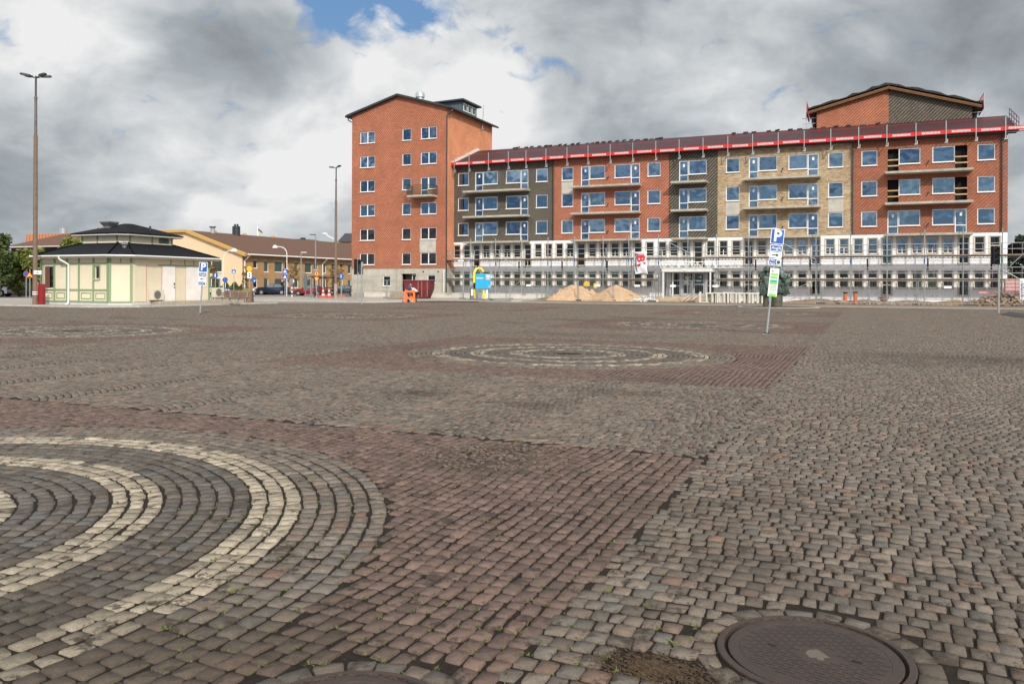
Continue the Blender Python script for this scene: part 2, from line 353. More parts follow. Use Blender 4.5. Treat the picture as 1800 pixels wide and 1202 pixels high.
# grey field: segmental arcs
Wd = 2.2; t0 = .03; RP = .121
for k in range(-24, 20):
    if k < 0: Wd = 2.2; s0 = k*Wd-1.36; sg = .42
    else: Wd = 4.4; s0 = (k-1)*Wd+1.3; sg = .055
    if s0 > 42: continue
    for j in range(int(-6/RP), int((PV+1)/RP)):
        v0 = j*RP+t0
        u_c = s0+Wd/2; X = u_c*CT+v0*ST; Y = -u_c*ST+v0*CT
        if Y < -.5 or abs(X) > Y*.635+8.5: continue
        bo = .032*(1 if j % 2 else -1); bo0 = bo1 = bo
        m_ = 22 if k < 0 else 44; w_ = rng.uniform(.82, 1.2, m_); s = bo0+np.concatenate([[0], np.cumsum(w_)/w_.sum()])*(Wd+bo1-bo0)
        e = -sg*(s-Wd/2)**2
        sa, sb, ea, eb = s[:-1], s[1:], e[:-1], e[1:]
        C = np.stack([np.stack([s0+sa, v0+ea], -1), np.stack([s0+sb, v0+eb], -1), np.stack([s0+sb, v0+RP+eb], -1), np.stack([s0+sa, v0+RP+ea], -1)], 1)
        c = C.mean(1); ok = ((c[:,0] > -1.36) == (k >= 0)) & ~(in_sq(c[:,0], c[:,1]) | in_circ(c[:,0], c[:,1], .02)) & (c[:,1] < PV-.05) & (c[:,0]*.54+ (PV-.05-57.5)*0 > -200)
        if ok.any(): add(C[ok], np.full(ok.sum(), GREY))
for (a_, b_) in mh:
    m = 23; an = np.sort((np.arange(m)+rng.normal(0,.08,m))*2*PI/m); bn = np.roll(an,-1).copy(); bn[-1] += 2*PI
    add(np.stack([np.stack([a_+r*np.cos(x), b_+r*np.sin(x)], -1) for r, x in ((.408,an),(.408,bn),(.525,bn),(.525,an))], 1), np.full(m, 9))
C = np.concatenate([c for c, t in cells]); T = np.concatenate([t for c, t in cells]); del cells
cc = C.mean(1); keep = inside_frame(cc[:,0], cc[:,1]) & (cc[:,1] > -3)
# left of the square the setts end at the road
keep &= (cc[:,1] < 39+(cc[:,0]+75)*(18.5/38)-.1) | (cc[:,0] > -37)
for (a, b) in mh: keep &= ((cc[:,0]-a)**2+(cc[:,1]-b)**2 > (MHR+.145)**2) | (T == 9)
# a bald, soil-covered hollow beside the large cover, and a few missing setts
bald = uv(.60, 3.42); dd = np.hypot((cc[:,0]-bald[0])/.24, (cc[:,1]-bald[1])/.14)
keep &= dd > 1+rng.normal(0,.12,len(cc))
C = C[keep]; T = T[keep]; cc = cc[keep]
T = np.where(T == 9, 0, T)
n = len(C); print('setts', n)
Yd = -cc[:,0]*ST+cc[:,1]*CT
def fbm(u, v, s, seed):
    r = np.random.default_rng(seed); o = np.zeros_like(u)
    for i in range(5):
        for j in range(3):
            an = r.uniform(0, 2*PI); ph = r.uniform(0, 2*PI); fr = s*(1.9**i)*r.uniform(.7, 1.3)
            o += np.sin((u*np.cos(an)+v*np.sin(an))*fr+ph)/(1.55**i)
    return o/4.0
base = np.array([[.165,.147,.127], [.37,.325,.255], [.142,.104,.092], [.112,.106,.098]])[T]
alt = np.array([[.122,.128,.127], [.28,.245,.19], [.128,.089,.080], [.105,.110,.112]])[T]
alt2 = np.array([[.185,.140,.115], [.43,.37,.29], [.165,.115,.098], [.135,.115,.095]])[T]
q = rng.uniform(size=n)[:,None]; q2 = rng.uniform(size=n)[:,None]
col = np.where(q2 < .34, base*(1-q)+alt*q, np.where(q2 < .66, base*(1-q)+alt2*q, base))
lum = col.mean(1)[:,None]; gq = (T == 0)[:,None]*.35; col = col*(1-gq)+lum*np.array([1.10,1.0,.90])*gq; col *= .80
col *= np.where(T[:,None] == 1, np.array([[.86,.83,.775]]), np.array([[.90,.815,.72]])); col *= rng.normal(1, .15, n).clip(.6, 1.45)[:,None]
gf = (T == 0); stray = gf & (rng.uniform(size=n) < .06); col[stray] = col[stray]*[1.1,.88,.82]
L1 = fbm(cc[:,0], cc[:,1], .35, 1); L2 = fbm(cc[:,0], cc[:,1], 1.6, 2)
dirt_dimf = np.clip((L1*.6+L2*.6-.40)*1.2+.22*np.clip((5.2-Yd)/2,0,1), 0, .8)*np.where(T == 1, .3, 1)  # dirt, plus soil and painted-in vignette darkening toward the camera
col = col*(1-dirt_dimf[:,None])+np.array([.060,.044,.029])*dirt_dimf[:,None]
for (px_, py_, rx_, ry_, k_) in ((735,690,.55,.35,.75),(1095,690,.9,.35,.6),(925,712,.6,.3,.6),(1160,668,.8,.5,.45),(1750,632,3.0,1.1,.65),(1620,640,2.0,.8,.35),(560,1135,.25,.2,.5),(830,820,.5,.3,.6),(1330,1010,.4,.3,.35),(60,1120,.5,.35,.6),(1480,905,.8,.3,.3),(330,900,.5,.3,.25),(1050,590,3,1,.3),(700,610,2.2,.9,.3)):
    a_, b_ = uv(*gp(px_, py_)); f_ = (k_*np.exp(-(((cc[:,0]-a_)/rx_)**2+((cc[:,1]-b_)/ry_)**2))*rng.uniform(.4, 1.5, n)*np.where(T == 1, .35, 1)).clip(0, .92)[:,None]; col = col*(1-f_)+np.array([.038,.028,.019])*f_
pt = np.hypot(cc[:,0]-patch[0], (cc[:,1]-patch[1])*.8); pf = np.clip(1.35-pt/.5, 0, .9)[:,None]; col = col*(1-pf)+np.array([.045,.032,.02])*pf
# geometry: an inner top ring above an outer foot ring; octagons near, quads far
near = Yd < 17
def stones(idx, corner):
    Q = C[idx]; m = len(Q); cen = Q.mean(1, keepdims=True)
    Q = Q + rng.normal(0, .0052, Q.shape)
    e01 = np.linalg.norm(Q[:,1]-Q[:,0], axis=1); e12 = np.linalg.norm(Q[:,2]-Q[:,1], axis=1)
    d1 = (Q[:,1]-Q[:,0]+Q[:,2]-Q[:,3])/2; d2 = (Q[:,3]-Q[:,0]+Q[:,2]-Q[:,1])/2
    g1 = np.minimum(.0030+np.abs(rng.normal(0,.0024,m)), .012)[:,None]; g2 = np.minimum(.0080+np.abs(rng.normal(0,.0036,m)), .022)[:,None]; isr = (T[idx] == 2)[:,None]; g1, g2 = np.where(isr, g1+.0018, g1), np.where(isr, g2-.0018, g2)
    a1 = 2*g1/np.maximum(e01,.05)[:,None]; a2 = 2*g2/np.maximum(e12,.05)[:,None]
    sx = np.array([-1,1,1,-1]); sy = np.array([-1,-1,1,1])
    Q = Q - .5*sx[None,:,None]*(a1*d1)[:,None] - .5*sy[None,:,None]*(a2*d2)[:,None]
    if corner:
        pts = []
        for k in range(4):
            p, a, b = Q[:,k], Q[:,(k-1)%4], Q[:,(k+1)%4]; f1 = rng.uniform(.07,.24,(m,1)); f2 = rng.uniform(.07,.24,(m,1))
            pts += [p+(a-p)*f1, (p*2+(a+b)*.0+ (p+(a-p)*.16) + (p+(b-p)*.16))/4*1.0+0*p, p+(b-p)*f2]
        P = np.stack(pts, 1)
    else: P = Q
    k = P.shape[1]; top = cen+(P-cen)*(.965 if corner else .97)
    h = np.clip(rng.normal(.0060, .0022, m), .001, .012); tl = rng.normal(0, .022, (m,2))
    rel = top-cen; zt = h[:,None]+rel[:,:,0]*tl[:,None,0]+rel[:,:,1]*tl[:,None,1] - (.0022*rng.uniform(0,1,rel.shape[:2]) if corner else 0)
    zc = h+.0004
    foot = cen+(P-cen)*1.02
    zf = np.full(zt.shape, -.006)
    def w3(A, z): X = A[...,0]*CT+A[...,1]*ST; Y = -A[...,0]*ST+A[...,1]*CT; return np.stack([X,Y,z], -1)
    V = np.concatenate([w3(top, zt), w3(foot, zf)], 1)   # (m,2k,3)
    if corner: V = np.concatenate([V, w3(cen, zc[:,None])], 1)
    nv = V.shape[1]; st = (np.arange(m)*nv)[:,None]
    lo = []; tot = []
    if corner:
        tris = np.concatenate([np.stack([st+i, st+(i+1)%k, st+2*k], -1).reshape(m,1,3) for i in range(k)], 1).reshape(m,-1)
        sides = np.concatenate([np.stack([st+k+i, st+k+(i+1)%k, st+(i+1)%k, st+i], -1).reshape(m,1,4) for i in range(k)], 1).reshape(m,-1)
        loops = np.concatenate([tris, sides], 1); tot = np.tile([3]*k+[4]*k, m)
    else:
        topf = st+np.arange(k)[None]; sides = np.concatenate([np.stack([st+k+i, st+k+(i+1)%k, st+(i+1)%k, st+i], -1).reshape(m,1,4) for i in range(k)], 1).reshape(m,-1)
        loops = np.concatenate([topf, sides], 1); tot = np.tile([k]+[4]*k, m)
    return V.reshape(-1,3), loops.reshape(-1), tot, np.repeat(col[idx], nv, 0), nv
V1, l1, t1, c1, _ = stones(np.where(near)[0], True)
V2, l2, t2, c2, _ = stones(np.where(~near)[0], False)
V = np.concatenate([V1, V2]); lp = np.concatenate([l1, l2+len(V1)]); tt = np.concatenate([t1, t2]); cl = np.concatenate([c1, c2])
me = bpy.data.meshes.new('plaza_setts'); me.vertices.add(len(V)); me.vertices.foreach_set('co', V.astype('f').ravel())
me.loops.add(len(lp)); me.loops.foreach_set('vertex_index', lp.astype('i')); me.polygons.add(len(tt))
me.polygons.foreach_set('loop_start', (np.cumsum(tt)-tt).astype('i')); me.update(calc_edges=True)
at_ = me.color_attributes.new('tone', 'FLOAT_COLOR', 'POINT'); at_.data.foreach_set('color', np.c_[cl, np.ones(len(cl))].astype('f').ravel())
ms = mat('sett_stone', (.2,.2,.2), .72, spec=.45)
def _sett():
    nt = ms.node_tree; N = nt.nodes; L = nt.links; p = N['Principled BSDF']
    a = N.new('ShaderNodeVertexColor'); a.layer_name = 'tone'; g = N.new('ShaderNodeNewGeometry')
    n1 = N.new('ShaderNodeTexNoise'); n1.inputs['Scale'].default_value = 130; n1.inputs['Detail'].default_value = 5; n1.inputs['Roughness'].default_value = .75; L.new(g.outputs['Position'], n1.inputs['Vector'])
    n2 = N.new('ShaderNodeTexNoise'); n2.inputs['Scale'].default_value = 14; n2.inputs['Detail'].default_value = 6; n2.inputs['Roughness'].default_value = .7; L.new(g.outputs['Position'], n2.inputs['Vector'])
    def ramp(n, p0, v0, p1, v1):
        r = N.new('ShaderNodeMapRange'); L.new(n, r.inputs[0]); r.inputs[1].default_value = p0; r.inputs[2].default_value = p1; r.inputs[3].default_value = v0; r.inputs[4].default_value = v1; return r.outputs[0]
    mu = N.new('ShaderNodeMath'); mu.operation = 'MULTIPLY'; L.new(ramp(n1.outputs['Fac'], .3, .68, .55, 1.45), mu.inputs[0]); L.new(ramp(n2.outputs['Fac'], .3, .72, .72, 1.25), mu.inputs[1])
    hs = N.new('ShaderNodeHueSaturation'); L.new(a.outputs['Color'], hs.inputs['Color']); L.new(mu.outputs[0], hs.inputs['Value'])
    # soil smeared over some setts
    n3 = N.new('ShaderNodeTexNoise'); n3.inputs['Scale'].default_value = 5.5; n3.inputs['Detail'].default_value = 9; n3.inputs['Roughness'].default_value = .72; L.new(g.outputs['Position'], n3.inputs['Vector'])
    mx = N.new('ShaderNodeMix'); mx.data_type = 'RGBA'; L.new(ramp(n3.outputs['Fac'], .54, 0, .61, .92), mx.inputs[0]); L.new(hs.outputs[0], mx.inputs[6]); mx.inputs[7].default_value = (.040,.028,.018,1)
    L.new(mx.outputs[2], p.inputs['Base Color'])
    b = N.new('ShaderNodeBump'); b.inputs['Strength'].default_value = .9; b.inputs['Distance'].default_value = .006; L.new(n1.outputs['Fac'], b.inputs['Height']); L.new(b.outputs[0], p.inputs['Normal'])
_sett(); me.materials.append(ms)
struct(obj('plaza_paving', me))
# weeds and moss in the joints
def weeds():
    mb = MB(); r = random.Random(3)
    for i in range(1500):
        k = r.randrange(n) if i < 1000 else None
        if k is None:
            x, y = r.uniform(250, 1250), r.uniform(760, 1195); X, Y = gp(x, y); u, v = uv(X, Y)
            k = int(np.argmin((cc[:,0]-u)**2+(cc[:,1]-v)**2))
        if Yd[k] > 26: continue
        p = C[k][r.randrange(4)]; X, Y = W(*p); s = r.uniform(.5, 1.3)*(1 if r.random() < .82 else 2.0)
        for j in range(r.randint(4, 10)):
            a = r.uniform(0, 2*PI); l = r.uniform(.006, .016)*s; h = r.uniform(-.002, .006)*s; w = .003*s; x0, y0 = X+r.gauss(0,.009*s), Y+r.gauss(0,.009*s)
            mb.face([(x0-w*math.sin(a), y0+w*math.cos(a), .006), (x0+w*math.sin(a), y0-w*math.cos(a), .006), (x0+l*math.cos(a), y0+l*math.sin(a), .012+h)])
    o = mb.build('joint_weeds', mat('weed_green', (.07,.105,.02), .8, var=.45, vscale=3, stains=(.12,.11,.03))); tag(o, 'small green weeds and moss growing in the joints of the setts', 'weeds', kind='stuff')
weeds()
def litter():
    mb = MB(); r = random.Random(9); cx, cy = W(*bald)
    for i in range(1900):
        a = r.uniform(0, 2*PI); q = r.gauss(0, .55); x, y = bald[0]+.34*q*math.cos(a), bald[1]+.20*q*math.sin(a); X, Y = W(x, y)
        l = r.uniform(.006,.022); w = r.uniform(.0015,.004); g_ = r.uniform(0,PI); z = .003+.008*max(0,1-abs(q))*r.random()
        dx, dy = math.cos(g_), math.sin(g_)
        mb.face([(X-dx*l-dy*w, Y-dy*l+dx*w, z), (X-dx*l+dy*w, Y-dy*l-dx*w, z+.002), (X+dx*l, Y+dy*l, z+.004)])
    o = mb.build('dry_litter', mat('dry_grass', (.075,.046,.022), .9, var=.7, vscale=60)); tag(o, 'dry brown grass clippings and soil beside the big manhole cover', 'litter', kind='stuff')
litter()
# covers ---------------------------------------------------------------------
def cover(uvp, rz, label):
    X, Y = W(*uvp); t = thing('manhole_cover', label, 'manhole cover', (X, Y, 0), rz, 'round cast iron covers in the setts')
    mi = mat('cast_iron', (.062,.040,.030), .55, .35, var=.5, vscale=9, bump=.5, bscale=90, stains=(.050,.040,.036))
    f = MB(); N_ = 64
    def ring(r, z): return [(r*math.cos(2*PI*i/N_), r*math.sin(2*PI*i/N_), z) for i in range(N_)]
    f.loft([ring(.405,-.02), ring(.405,.014), ring(.398,.017), ring(.375,.017), ring(.372,-.012)], cap=False); f.build('rim', mi, t)
    d = MB(); d.loft([ring(.358,-.03), ring(.358,.010), ring(.352,.0125), ring(.312,.0125), ring(.309,.0105), ring(.306,.0125)], cap=False); d.face(ring(.3065,.0124)); d.build('lid', mi, t)
    s = MB(); j = 0; y = -.29
    while y < .29:
        x = -.30+(.034 if j % 2 else 0)
        while x < .30:
            if math.hypot(x+.024, y) < .285 and not (math.hypot(x+.0, y) < .085): s.box(x, x+.048, y, y+.0065, .0100, .0128)
            x += .064
        y += .0235; j += 1
    s.build('lid_slots', mat('slot_dark', (.012,.010,.009), .9), t)
    for sx in (-.17, .17):
        h = MB(); h.prism([(sx+.022*math.cos(a*PI/6), .05*(1 if sx > 0 else -1)*.6+.009*math.sin(a*PI/6)) for a in range(12)], .010, .0138)
        h.build('lifting_hole', mat('black_hole', (.004,.004,.004), .9), t)
    b = MB(); b.prism([(.0,-.05),(.07,.0),(.0,.05),(-.03,.02),(-.03,-.02)], .006, .0132); b.cyl((.04,-.035,.005),(.04,-.035,.0142),.016,n=14); b.build('lid_badge', mat('worn_badge', (.16,.13,.105), .5, .4), t)
    return t
cover(mh[0], math.radians(-38), 'large round cast iron cover with slotted pattern at the lower right')
cover(mh[1], math.radians(10), 'round iron cover cut off by the bottom edge of the photo')
# patch of broken stone around an old round cover
def oldcover():
    X, Y = W(*patch); t = thing('sunken_cover', 'round sunken cover filled with rubble among the red setts', 'manhole cover', (X, Y, 0))
    r = random.Random(4); f = MB(); N_ = 40
    for i in range(N_):
        a, b = 2*PI*i/N_, 2*PI*(i+1)/N_; f.loft([[(q*math.cos(x), q*math.sin(x), z) for q, z in ((.30,-.01),(.30,.011),(.283,.011),(.283,-.01))] for x in (a, b)])
    f.build('rim', MATS['cast_iron'], t)
    s = MB()
    for i in range(420):
        a = r.uniform(0, 2*PI); q = .62*r.random()**.7; k = r.uniform(.008,.030); s.ell((q*math.cos(a)*1.3, q*math.sin(a), .006), k, k*r.uniform(.6,1), .010, 6, 3)
    s.build('gravel_fill', mat('rubble_fill', (.15,.11,.085), .9, var=.6, vscale=22, stains=(.035,.025,.016)), t)['kind'] = 'stuff'
oldcover()
# roads, kerbs, strips ---------------------------------------------------------
poly_uv([(-140,30),(-75,38.9),(-37.1,57.4),(-33.1,66.7),(-33,PV),(40,PV),(40,70.2),(-36,70.2),(-60,63),(-140,45)], -.012, 'road', M_road)
def strip_uv(name, pts, m, z0, z1):
    mb = MB(); mb.prism([W(u, v) for u, v in pts], z0, z1); return struct(mb.build(name, m))
strip_uv('kerb', [(-32,PV),(40,PV),(40,PV+.30),(-32,PV+.30)], M_conc, -.02, .03)
poly_uv([(-32,PV+.3),(40,PV+.3),(40,71.3),(-32,71.3)], .004, 'pavement', M_asph)
poly_uv([(-30,71.3),(45,71.3),(45,95),(-30,95)], .010, 'construction_ground', M_dirt)
strip_uv('pavement_left', [(-62,60.0),(-40,60.8),(-36,67.5),(-30,71.3),(-30,80),(-60,80),(-66,66)], M_slab, -.02, .07)
strip_uv('kerb_left', [(-62.0,59.65),(-39.8,60.45),(-35.7,67.2),(-29.7,71.2),(-30,71.35),(-36,67.5),(-40,60.79),(-62,59.99)], M_conc, -.02, .11)
poly_uv([(-44.0,64.5),(-24,68.4),(-24,69.0),(-44,67.0)], .074, 'light_concrete_strip', mat('light_concrete', (.5,.48,.44), .9, var=.2, vscale=1.5))
poly_uv([(-41.5,61.2),(-30.5,70),(-30.5,71.2),(-44,63.2)], .082, 'red_paving', groundmat('red_slabs', (.24,.13,.10), (.30,.17,.13), (.26,.18,.15), .5, 12))
# ------------------------------------------------------------------ building helpers
def wall(mb, x0, x1, z0, z1, holes, y=0.0, depth=.14, top=None):
    """front wall facing -y with real openings and reveals; top: (x)->z for sloping heads"""
    xs = sorted({x0, x1, *[h[0] for h in holes], *[h[1] for h in holes]}); xs = [x for x in xs if x0 <= x <= x1]
    for a, b in zip(xs[:-1], xs[1:]):
        hs = sorted([(h[2], h[3]) for h in holes if h[0] < (a+b)/2 < h[1]]); z = z0
        for c, d in hs:
            if c > z+1e-4: mb.face([(a,y,z),(b,y,z),(b,y,c),(a,y,c)])
            z = d
        if z < z1-1e-4: mb.face([(a,y,z),(b,y,z),(b,y,z1),(a,y,z1)])
    for a, b, c, d in holes:
        e = y+depth
        mb.face([(a,y,c),(a,e,c),(a,e,d),(a,y,d)]); mb.face([(b,y,c),(b,y,d),(b,e,d),(b,e,c)])
        mb.face([(a,y,d),(a,e,d),(b,e,d),(b,y,d)]); mb.face([(a,y,c),(b,y,c),(b,e,c),(a,e,c)])
M_white = mat('frame_white', (.80,.80,.77), .45); M_cream = mat('frame_cream', (.62,.57,.46), .6)
M_gsky = glassmat('glass_upper', .62, (.27,.38,.48), (.010,.016,.028)); M_gdark = glassmat('glass_lower', .07, (.7,.75,.8), (.010,.009,.008))  # lower glass kept dark and dull in place of mirrored dark houses
M_ggreen = glassmat('glass_green', .10, (.6,.8,.75), (.045,.065,.055))
M_zinc = mat('galvanised', (.42,.44,.44), .5, .6, var=.2, vscale=6); M_dkmetal = mat('dark_sheet_metal', (.035,.045,.05), .45, .3, var=.2, vscale=2)
M_black = mat('void_black', (.006,.006,.007), .9); M_paper = mat('paper_white', (.8,.82,.82), .7)
M_rail = mat('railing_green', (.045,.055,.038), .6); M_concr = mat('balcony_concrete', (.40,.37,.31), .85, var=.35, vscale=1.6, bump=.3, stains=(.26,.235,.19))
M_wood = mat('raw_timber', (.50,.30,.12), .8, var=.3, vscale=4)
B_RED = brickmat('brick_orange_red', (.50,.19,.105), (.40,.145,.078), (.19,.075,.048), 1, .31, .80)
B_RED2 = brickmat('brick_red_panels', (.41,.155,.085), (.32,.112,.060), (.19,.08,.055), 1, .33, .82, efflo=.6)
B_SIDE_LIT = brickmat('brick_side_sunlit', (.70,.295,.150), (.60,.245,.12), (.50,.22,.12), 0, .25, .5)  # side brick colour raised to imitate sunlight falling on that wall
B_RED3 = brickmat('brick_orange_panels', (.50,.19,.11), (.40,.145,.082), (.19,.075,.048), 1, .33, .82, efflo=.5)
B_GREY = brickmat('brick_grey_brown', (.195,.168,.13), (.13,.112,.088), (.028,.024,.019), 1, .34, .92, efflo=.25)
B_TAN = brickmat('brick_tan', (.52,.395,.25), (.30,.21,.125), (.22,.16,.105), 0, .30, .7)
WC = {}
WR = random.Random(21); GV = [M_gsky, M_gsky, M_gsky, glassmat('glass_upper_dim', .5, (.24,.34,.45), (.006,.010,.016), .035), glassmat('glass_upper_pale', .55, (.30,.42,.50), (.03,.04,.05), .03)]
def window(parent, x0, x1, z0, z1, y=0.0, mull=0, fm=None, gm=None, name='window', paper=False, trans=None, sill=True, ft=.07, label=None):
    fm = fm or M_white; gm = gm or M_gsky; w, h = round(x1-x0, 2), round(z1-z0, 2); gm = WR.choice(GV) if gm is M_gsky else gm; key = (w, h, mull, fm.name, gm.name, trans, sill, ft)
    if key not in WC:
        f = MB(); f.box(0,ft,0,.07,0,h); f.box(w-ft,w,0,.07,0,h); f.box(ft,w-ft,0,.07,h-ft,h); f.box(ft,w-ft,0,.07,0,ft)
        for k in range(mull): c = w*(k+1)/(mull+1); f.box(c-.05,c+.05,-.002,.068,ft,h-ft)
        if trans: f.box(ft,w-ft,.002,.066,trans-.035,trans+.035)
        if sill: f.box(-.04,w+.04,-.17,.0,-.05,-.005)
        p = MB(); p.box(ft*.9,w-ft*.9,.03,.045,ft*.9,h-ft*.9); WC[key] = (f.mesh(name+'_frame', fm), p.mesh('glass', gm))
    fr, gl = WC[key]
    o = obj(name, fr, parent, (x0, y+.06, z0), label); obj('glass', gl, o)
    if paper:
        q = MB(); q.box(w/2-.09, w/2+.09, .018, .026, h-.62, h-.33); q.build('paper_note', M_paper, o)
    return o
# ------------------------------------------------------------------ tall corner block
VT = 80.3; UT = -42.5-12.3
def tower():
    t = thing('apartment_tower', 'tall orange brick corner block with seven storeys, grey metal gable roof and concrete ground floor', 'apartment building', (*W(UT, VT), 0), -TH)
    lx = lambda px: fu(px, VT)-UT
    Wt, D, zc, ze, zp = 12.3, 12.0, 3.35, 21.0, 22.75; xm = 6.25
    tops = [19.02-2.785*k for k in range(6)]; holes = []; wins = []
    for k, zt in enumerate(tops):
        z0 = zt-1.32
        wins += [(lx(632.2), lx(658.2), z0, zt, 1), (lx(706.3), lx(721.8), z0, zt, 0)]
        if k == 2: wins.append((lx(738.8), lx(766.8), zt-2.05, zt, 1))
        else: wins.append((lx(738.8), lx(766.8), z0, zt, 1))
    m = MB(); holes = [w[:4] for w in wins]
    wall(m, 0, Wt, zc, ze, holes, 0, .14)
    m.face([(0,0,ze),(Wt,0,ze),(xm,0,zp)])
    m.build('front_wall', B_RED, t)
    s = MB(); s.face([(Wt,0,zc-.0),(Wt,D,zc),(Wt,D,ze),(Wt,0,ze)]); s.build('side_wall', B_SIDE_LIT, t)
    r = MB(); r.face([(0,0,0),(0,D,0),(0,D,ze),(0,0,ze)]); r.face([(0,D,0),(Wt,D,0),(Wt,D,ze),(xm,D,zp),(0,D,ze)]); r.build('rear_wall', B_SIDE_LIT, t)
    cmat = mat('cast_concrete', (.43,.40,.335), .85, var=.30, vscale=.9, bump=.2, bscale=8)
    c = MB(); gw = [(lx(673), lx(686), 1.35, 2.5), (lx(705.5), lx(731), .45, 2.75), (lx(751), lx(765), 1.75, 2.62)]
    wall(c, 0, Wt, .0, zc, gw, .04, .30); c.face([(Wt-.04,.04,0),(Wt-.04,D,0),(Wt-.04,D,zc),(Wt-.04,.04,zc)]); c.face([(0,.04,zc),(Wt,.04,zc),(Wt,.0,zc),(0,0,zc)])
    c.build('concrete_base', cmat, t)
    for k in (0, 1): j = MB(); j.box(lx(697)-.012 if k == 0 else .0, lx(697)+.012 if k == 0 else Wt, .03, .042, 0 if k == 0 else 1.86, zc-.02 if k == 0 else 1.875); j.build('panel_joint', mat('joint_dark', (.20,.17,.13), .9), t)
    for i, (a, b, z0, z1, mu) in enumerate(wins):
        k = i//3
        if z1-z0 > 1.6:
            window(t, a, a+(b-a)*.48, z0, z1, 0, 0, name='balcony_door', trans=.65); window(t, a+(b-a)*.48, b, z0+.73, z1, 0, 0)
            q = MB(); q.box(a+(b-a)*.48, b, .0, .13, z0, z0+.73-.055); q.build('brick_infill', B_RED, t)
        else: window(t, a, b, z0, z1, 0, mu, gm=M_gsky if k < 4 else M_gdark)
    # concrete panel between two of the right-hand windows
    p = MB(); a, b = lx(737.5), lx(766); p.box(a, b, -.012, .04, tops[5]+.02, tops[4]-1.32-.07); p.build('concrete_panel', mat('panel_concrete', (.46,.43,.37), .85, var=.25, vscale=1.5), t)
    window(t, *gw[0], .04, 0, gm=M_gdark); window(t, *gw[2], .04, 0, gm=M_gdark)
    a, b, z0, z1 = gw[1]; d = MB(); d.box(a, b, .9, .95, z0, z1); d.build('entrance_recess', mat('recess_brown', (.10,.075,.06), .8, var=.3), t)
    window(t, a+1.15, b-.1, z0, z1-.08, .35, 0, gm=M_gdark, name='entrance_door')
    for px in (744, 770): h = MB(); q = lx(px); h.cyl((q,.025,2.98),(q,.05,2.98),.09,n=14); h.build('vent_hole', M_black, t)
    # roof
    rf = MB(); ov = .62; sl = (zp-ze)/xm; th = .22
    L0 = (-ov, ze-ov*sl); R0 = (Wt+ov, ze-ov*((zp-ze)/(Wt-xm)))
    prof = [L0, (xm, zp), R0, (R0[0], R0[1]+th), (xm, zp+th), (L0[0], L0[1]+th)]
    rf.yprism(prof, -.45, D+.45); rf.build('roof', M_dkmetal, t)
    gt = MB(); gt.cyl((R0[0]+.06,-.4,R0[1]+.05),(R0[0]+.06,D+.4,R0[1]+.05),.08); gt.cyl((L0[0]-.06,-.4,L0[1]+.05),(L0[0]-.06,D+.4,L0[1]+.05),.08); gt.build('gutter', M_dkmetal, t)
    dp = MB(); x = Wt+.10; dp.tube([(R0[0]+.06,.15,R0[1]),(R0[0]-.02,.05,R0[1]-.3),(x,-.06,R0[1]-.7),(x,-.06,.6)], .065); dp.tube([(L0[0]-.03,.1,L0[1]),(L0[0]+.1,.0,L0[1]-.3),(-.06,.02,L0[1]-.55)], .06); dp.build('downpipe', M_dkmetal, t)
    # dormer, flue
    dm = MB(); dx0, dx1, dy0, dy1 = 7.6, 12.1, 4.0, 8.0; dz = 22.55
    dm.box(dx0, dx1, dy0, dy1, 20.9, dz); dmo = dm.build('dormer', mat('dormer_cladding', (.085,.115,.14), .5, .2, var=.15), t)
    dr = MB(); dr.yprism([(dx0-1.4, dz-.12), (dx1+.45, dz+.0), (dx1+.45, dz+.18), (dx0-1.4, dz+.02)], dy0-.45, dy1+.45); dr.build('dormer_roof', M_dkmetal, dmo)
    for y in (dy0+.5, dy0+1.6, dy0+2.7):
        w = MB(); w.box(dx1+.01, dx1+.05, y, y+.85, dz-1.05, dz-.15); fo = w.build('dormer_window', M_white, dmo); g2 = MB(); g2.box(dx1+.05, dx1+.06, y+.1, y+.75, dz-.95, dz-.25); g2.build('glass', M_ggreen, fo)
    fl = MB(); c0 = (7.9, 1.9); fl.cyl((*c0, 21.8), (*c0, 22.75), .40, n=16); fl.loft([[(c0[0]+r*math.cos(2*PI*i/16), c0[1]+r*math.sin(2*PI*i/16), z) for i in range(16)] for r, z in ((.40,22.75),(.52,22.85),(.52,23.25),(.40,23.42),(.2,23.48))]); fl.build('roof_ventilator', mat('vent_metal', (.55,.6,.62), .35, .7), t)
    an = MB(); an.cyl((Wt+.3,8.6,20.1),(Wt+.45,8.6,22.9),.05); an.bar((Wt,8.6,20.1),(Wt+.5,8.6,20.1),.06); an.build('antenna_rod', M_zinc, t)
    # balcony
    zb = tops[2]-2.05; bx0, bx1 = lx(725), lx(768.5); b = MB(); b.box(bx0, bx1, -1.35, .0, zb-.22, zb-.02); bo = b.build('balcony', M_concr, t)
    rl = MB(); h = 1.05
    for z in (zb+.06, zb+h): rl.bar((bx0,-1.32,z),(bx1,-1.32,z),.05); rl.bar((bx0,-1.32,z),(bx0,0,z),.05); rl.bar((bx1,-1.32,z),(bx1,0,z),.05)
    for i in range(27): x = bx0+(bx1-bx0)*i/26; rl.bar((x,-1.32,zb+.06),(x,-1.32,zb+h),.028)
    for i in range(11): y = -1.32*i/11; rl.bar((bx0,y,zb+.06),(bx0,y,zb+h),.028); rl.bar((bx1,y,zb+.06),(bx1,y,zb+h),.028)
    rl.build('balcony_railing', M_rail, bo)
    return t
tower()
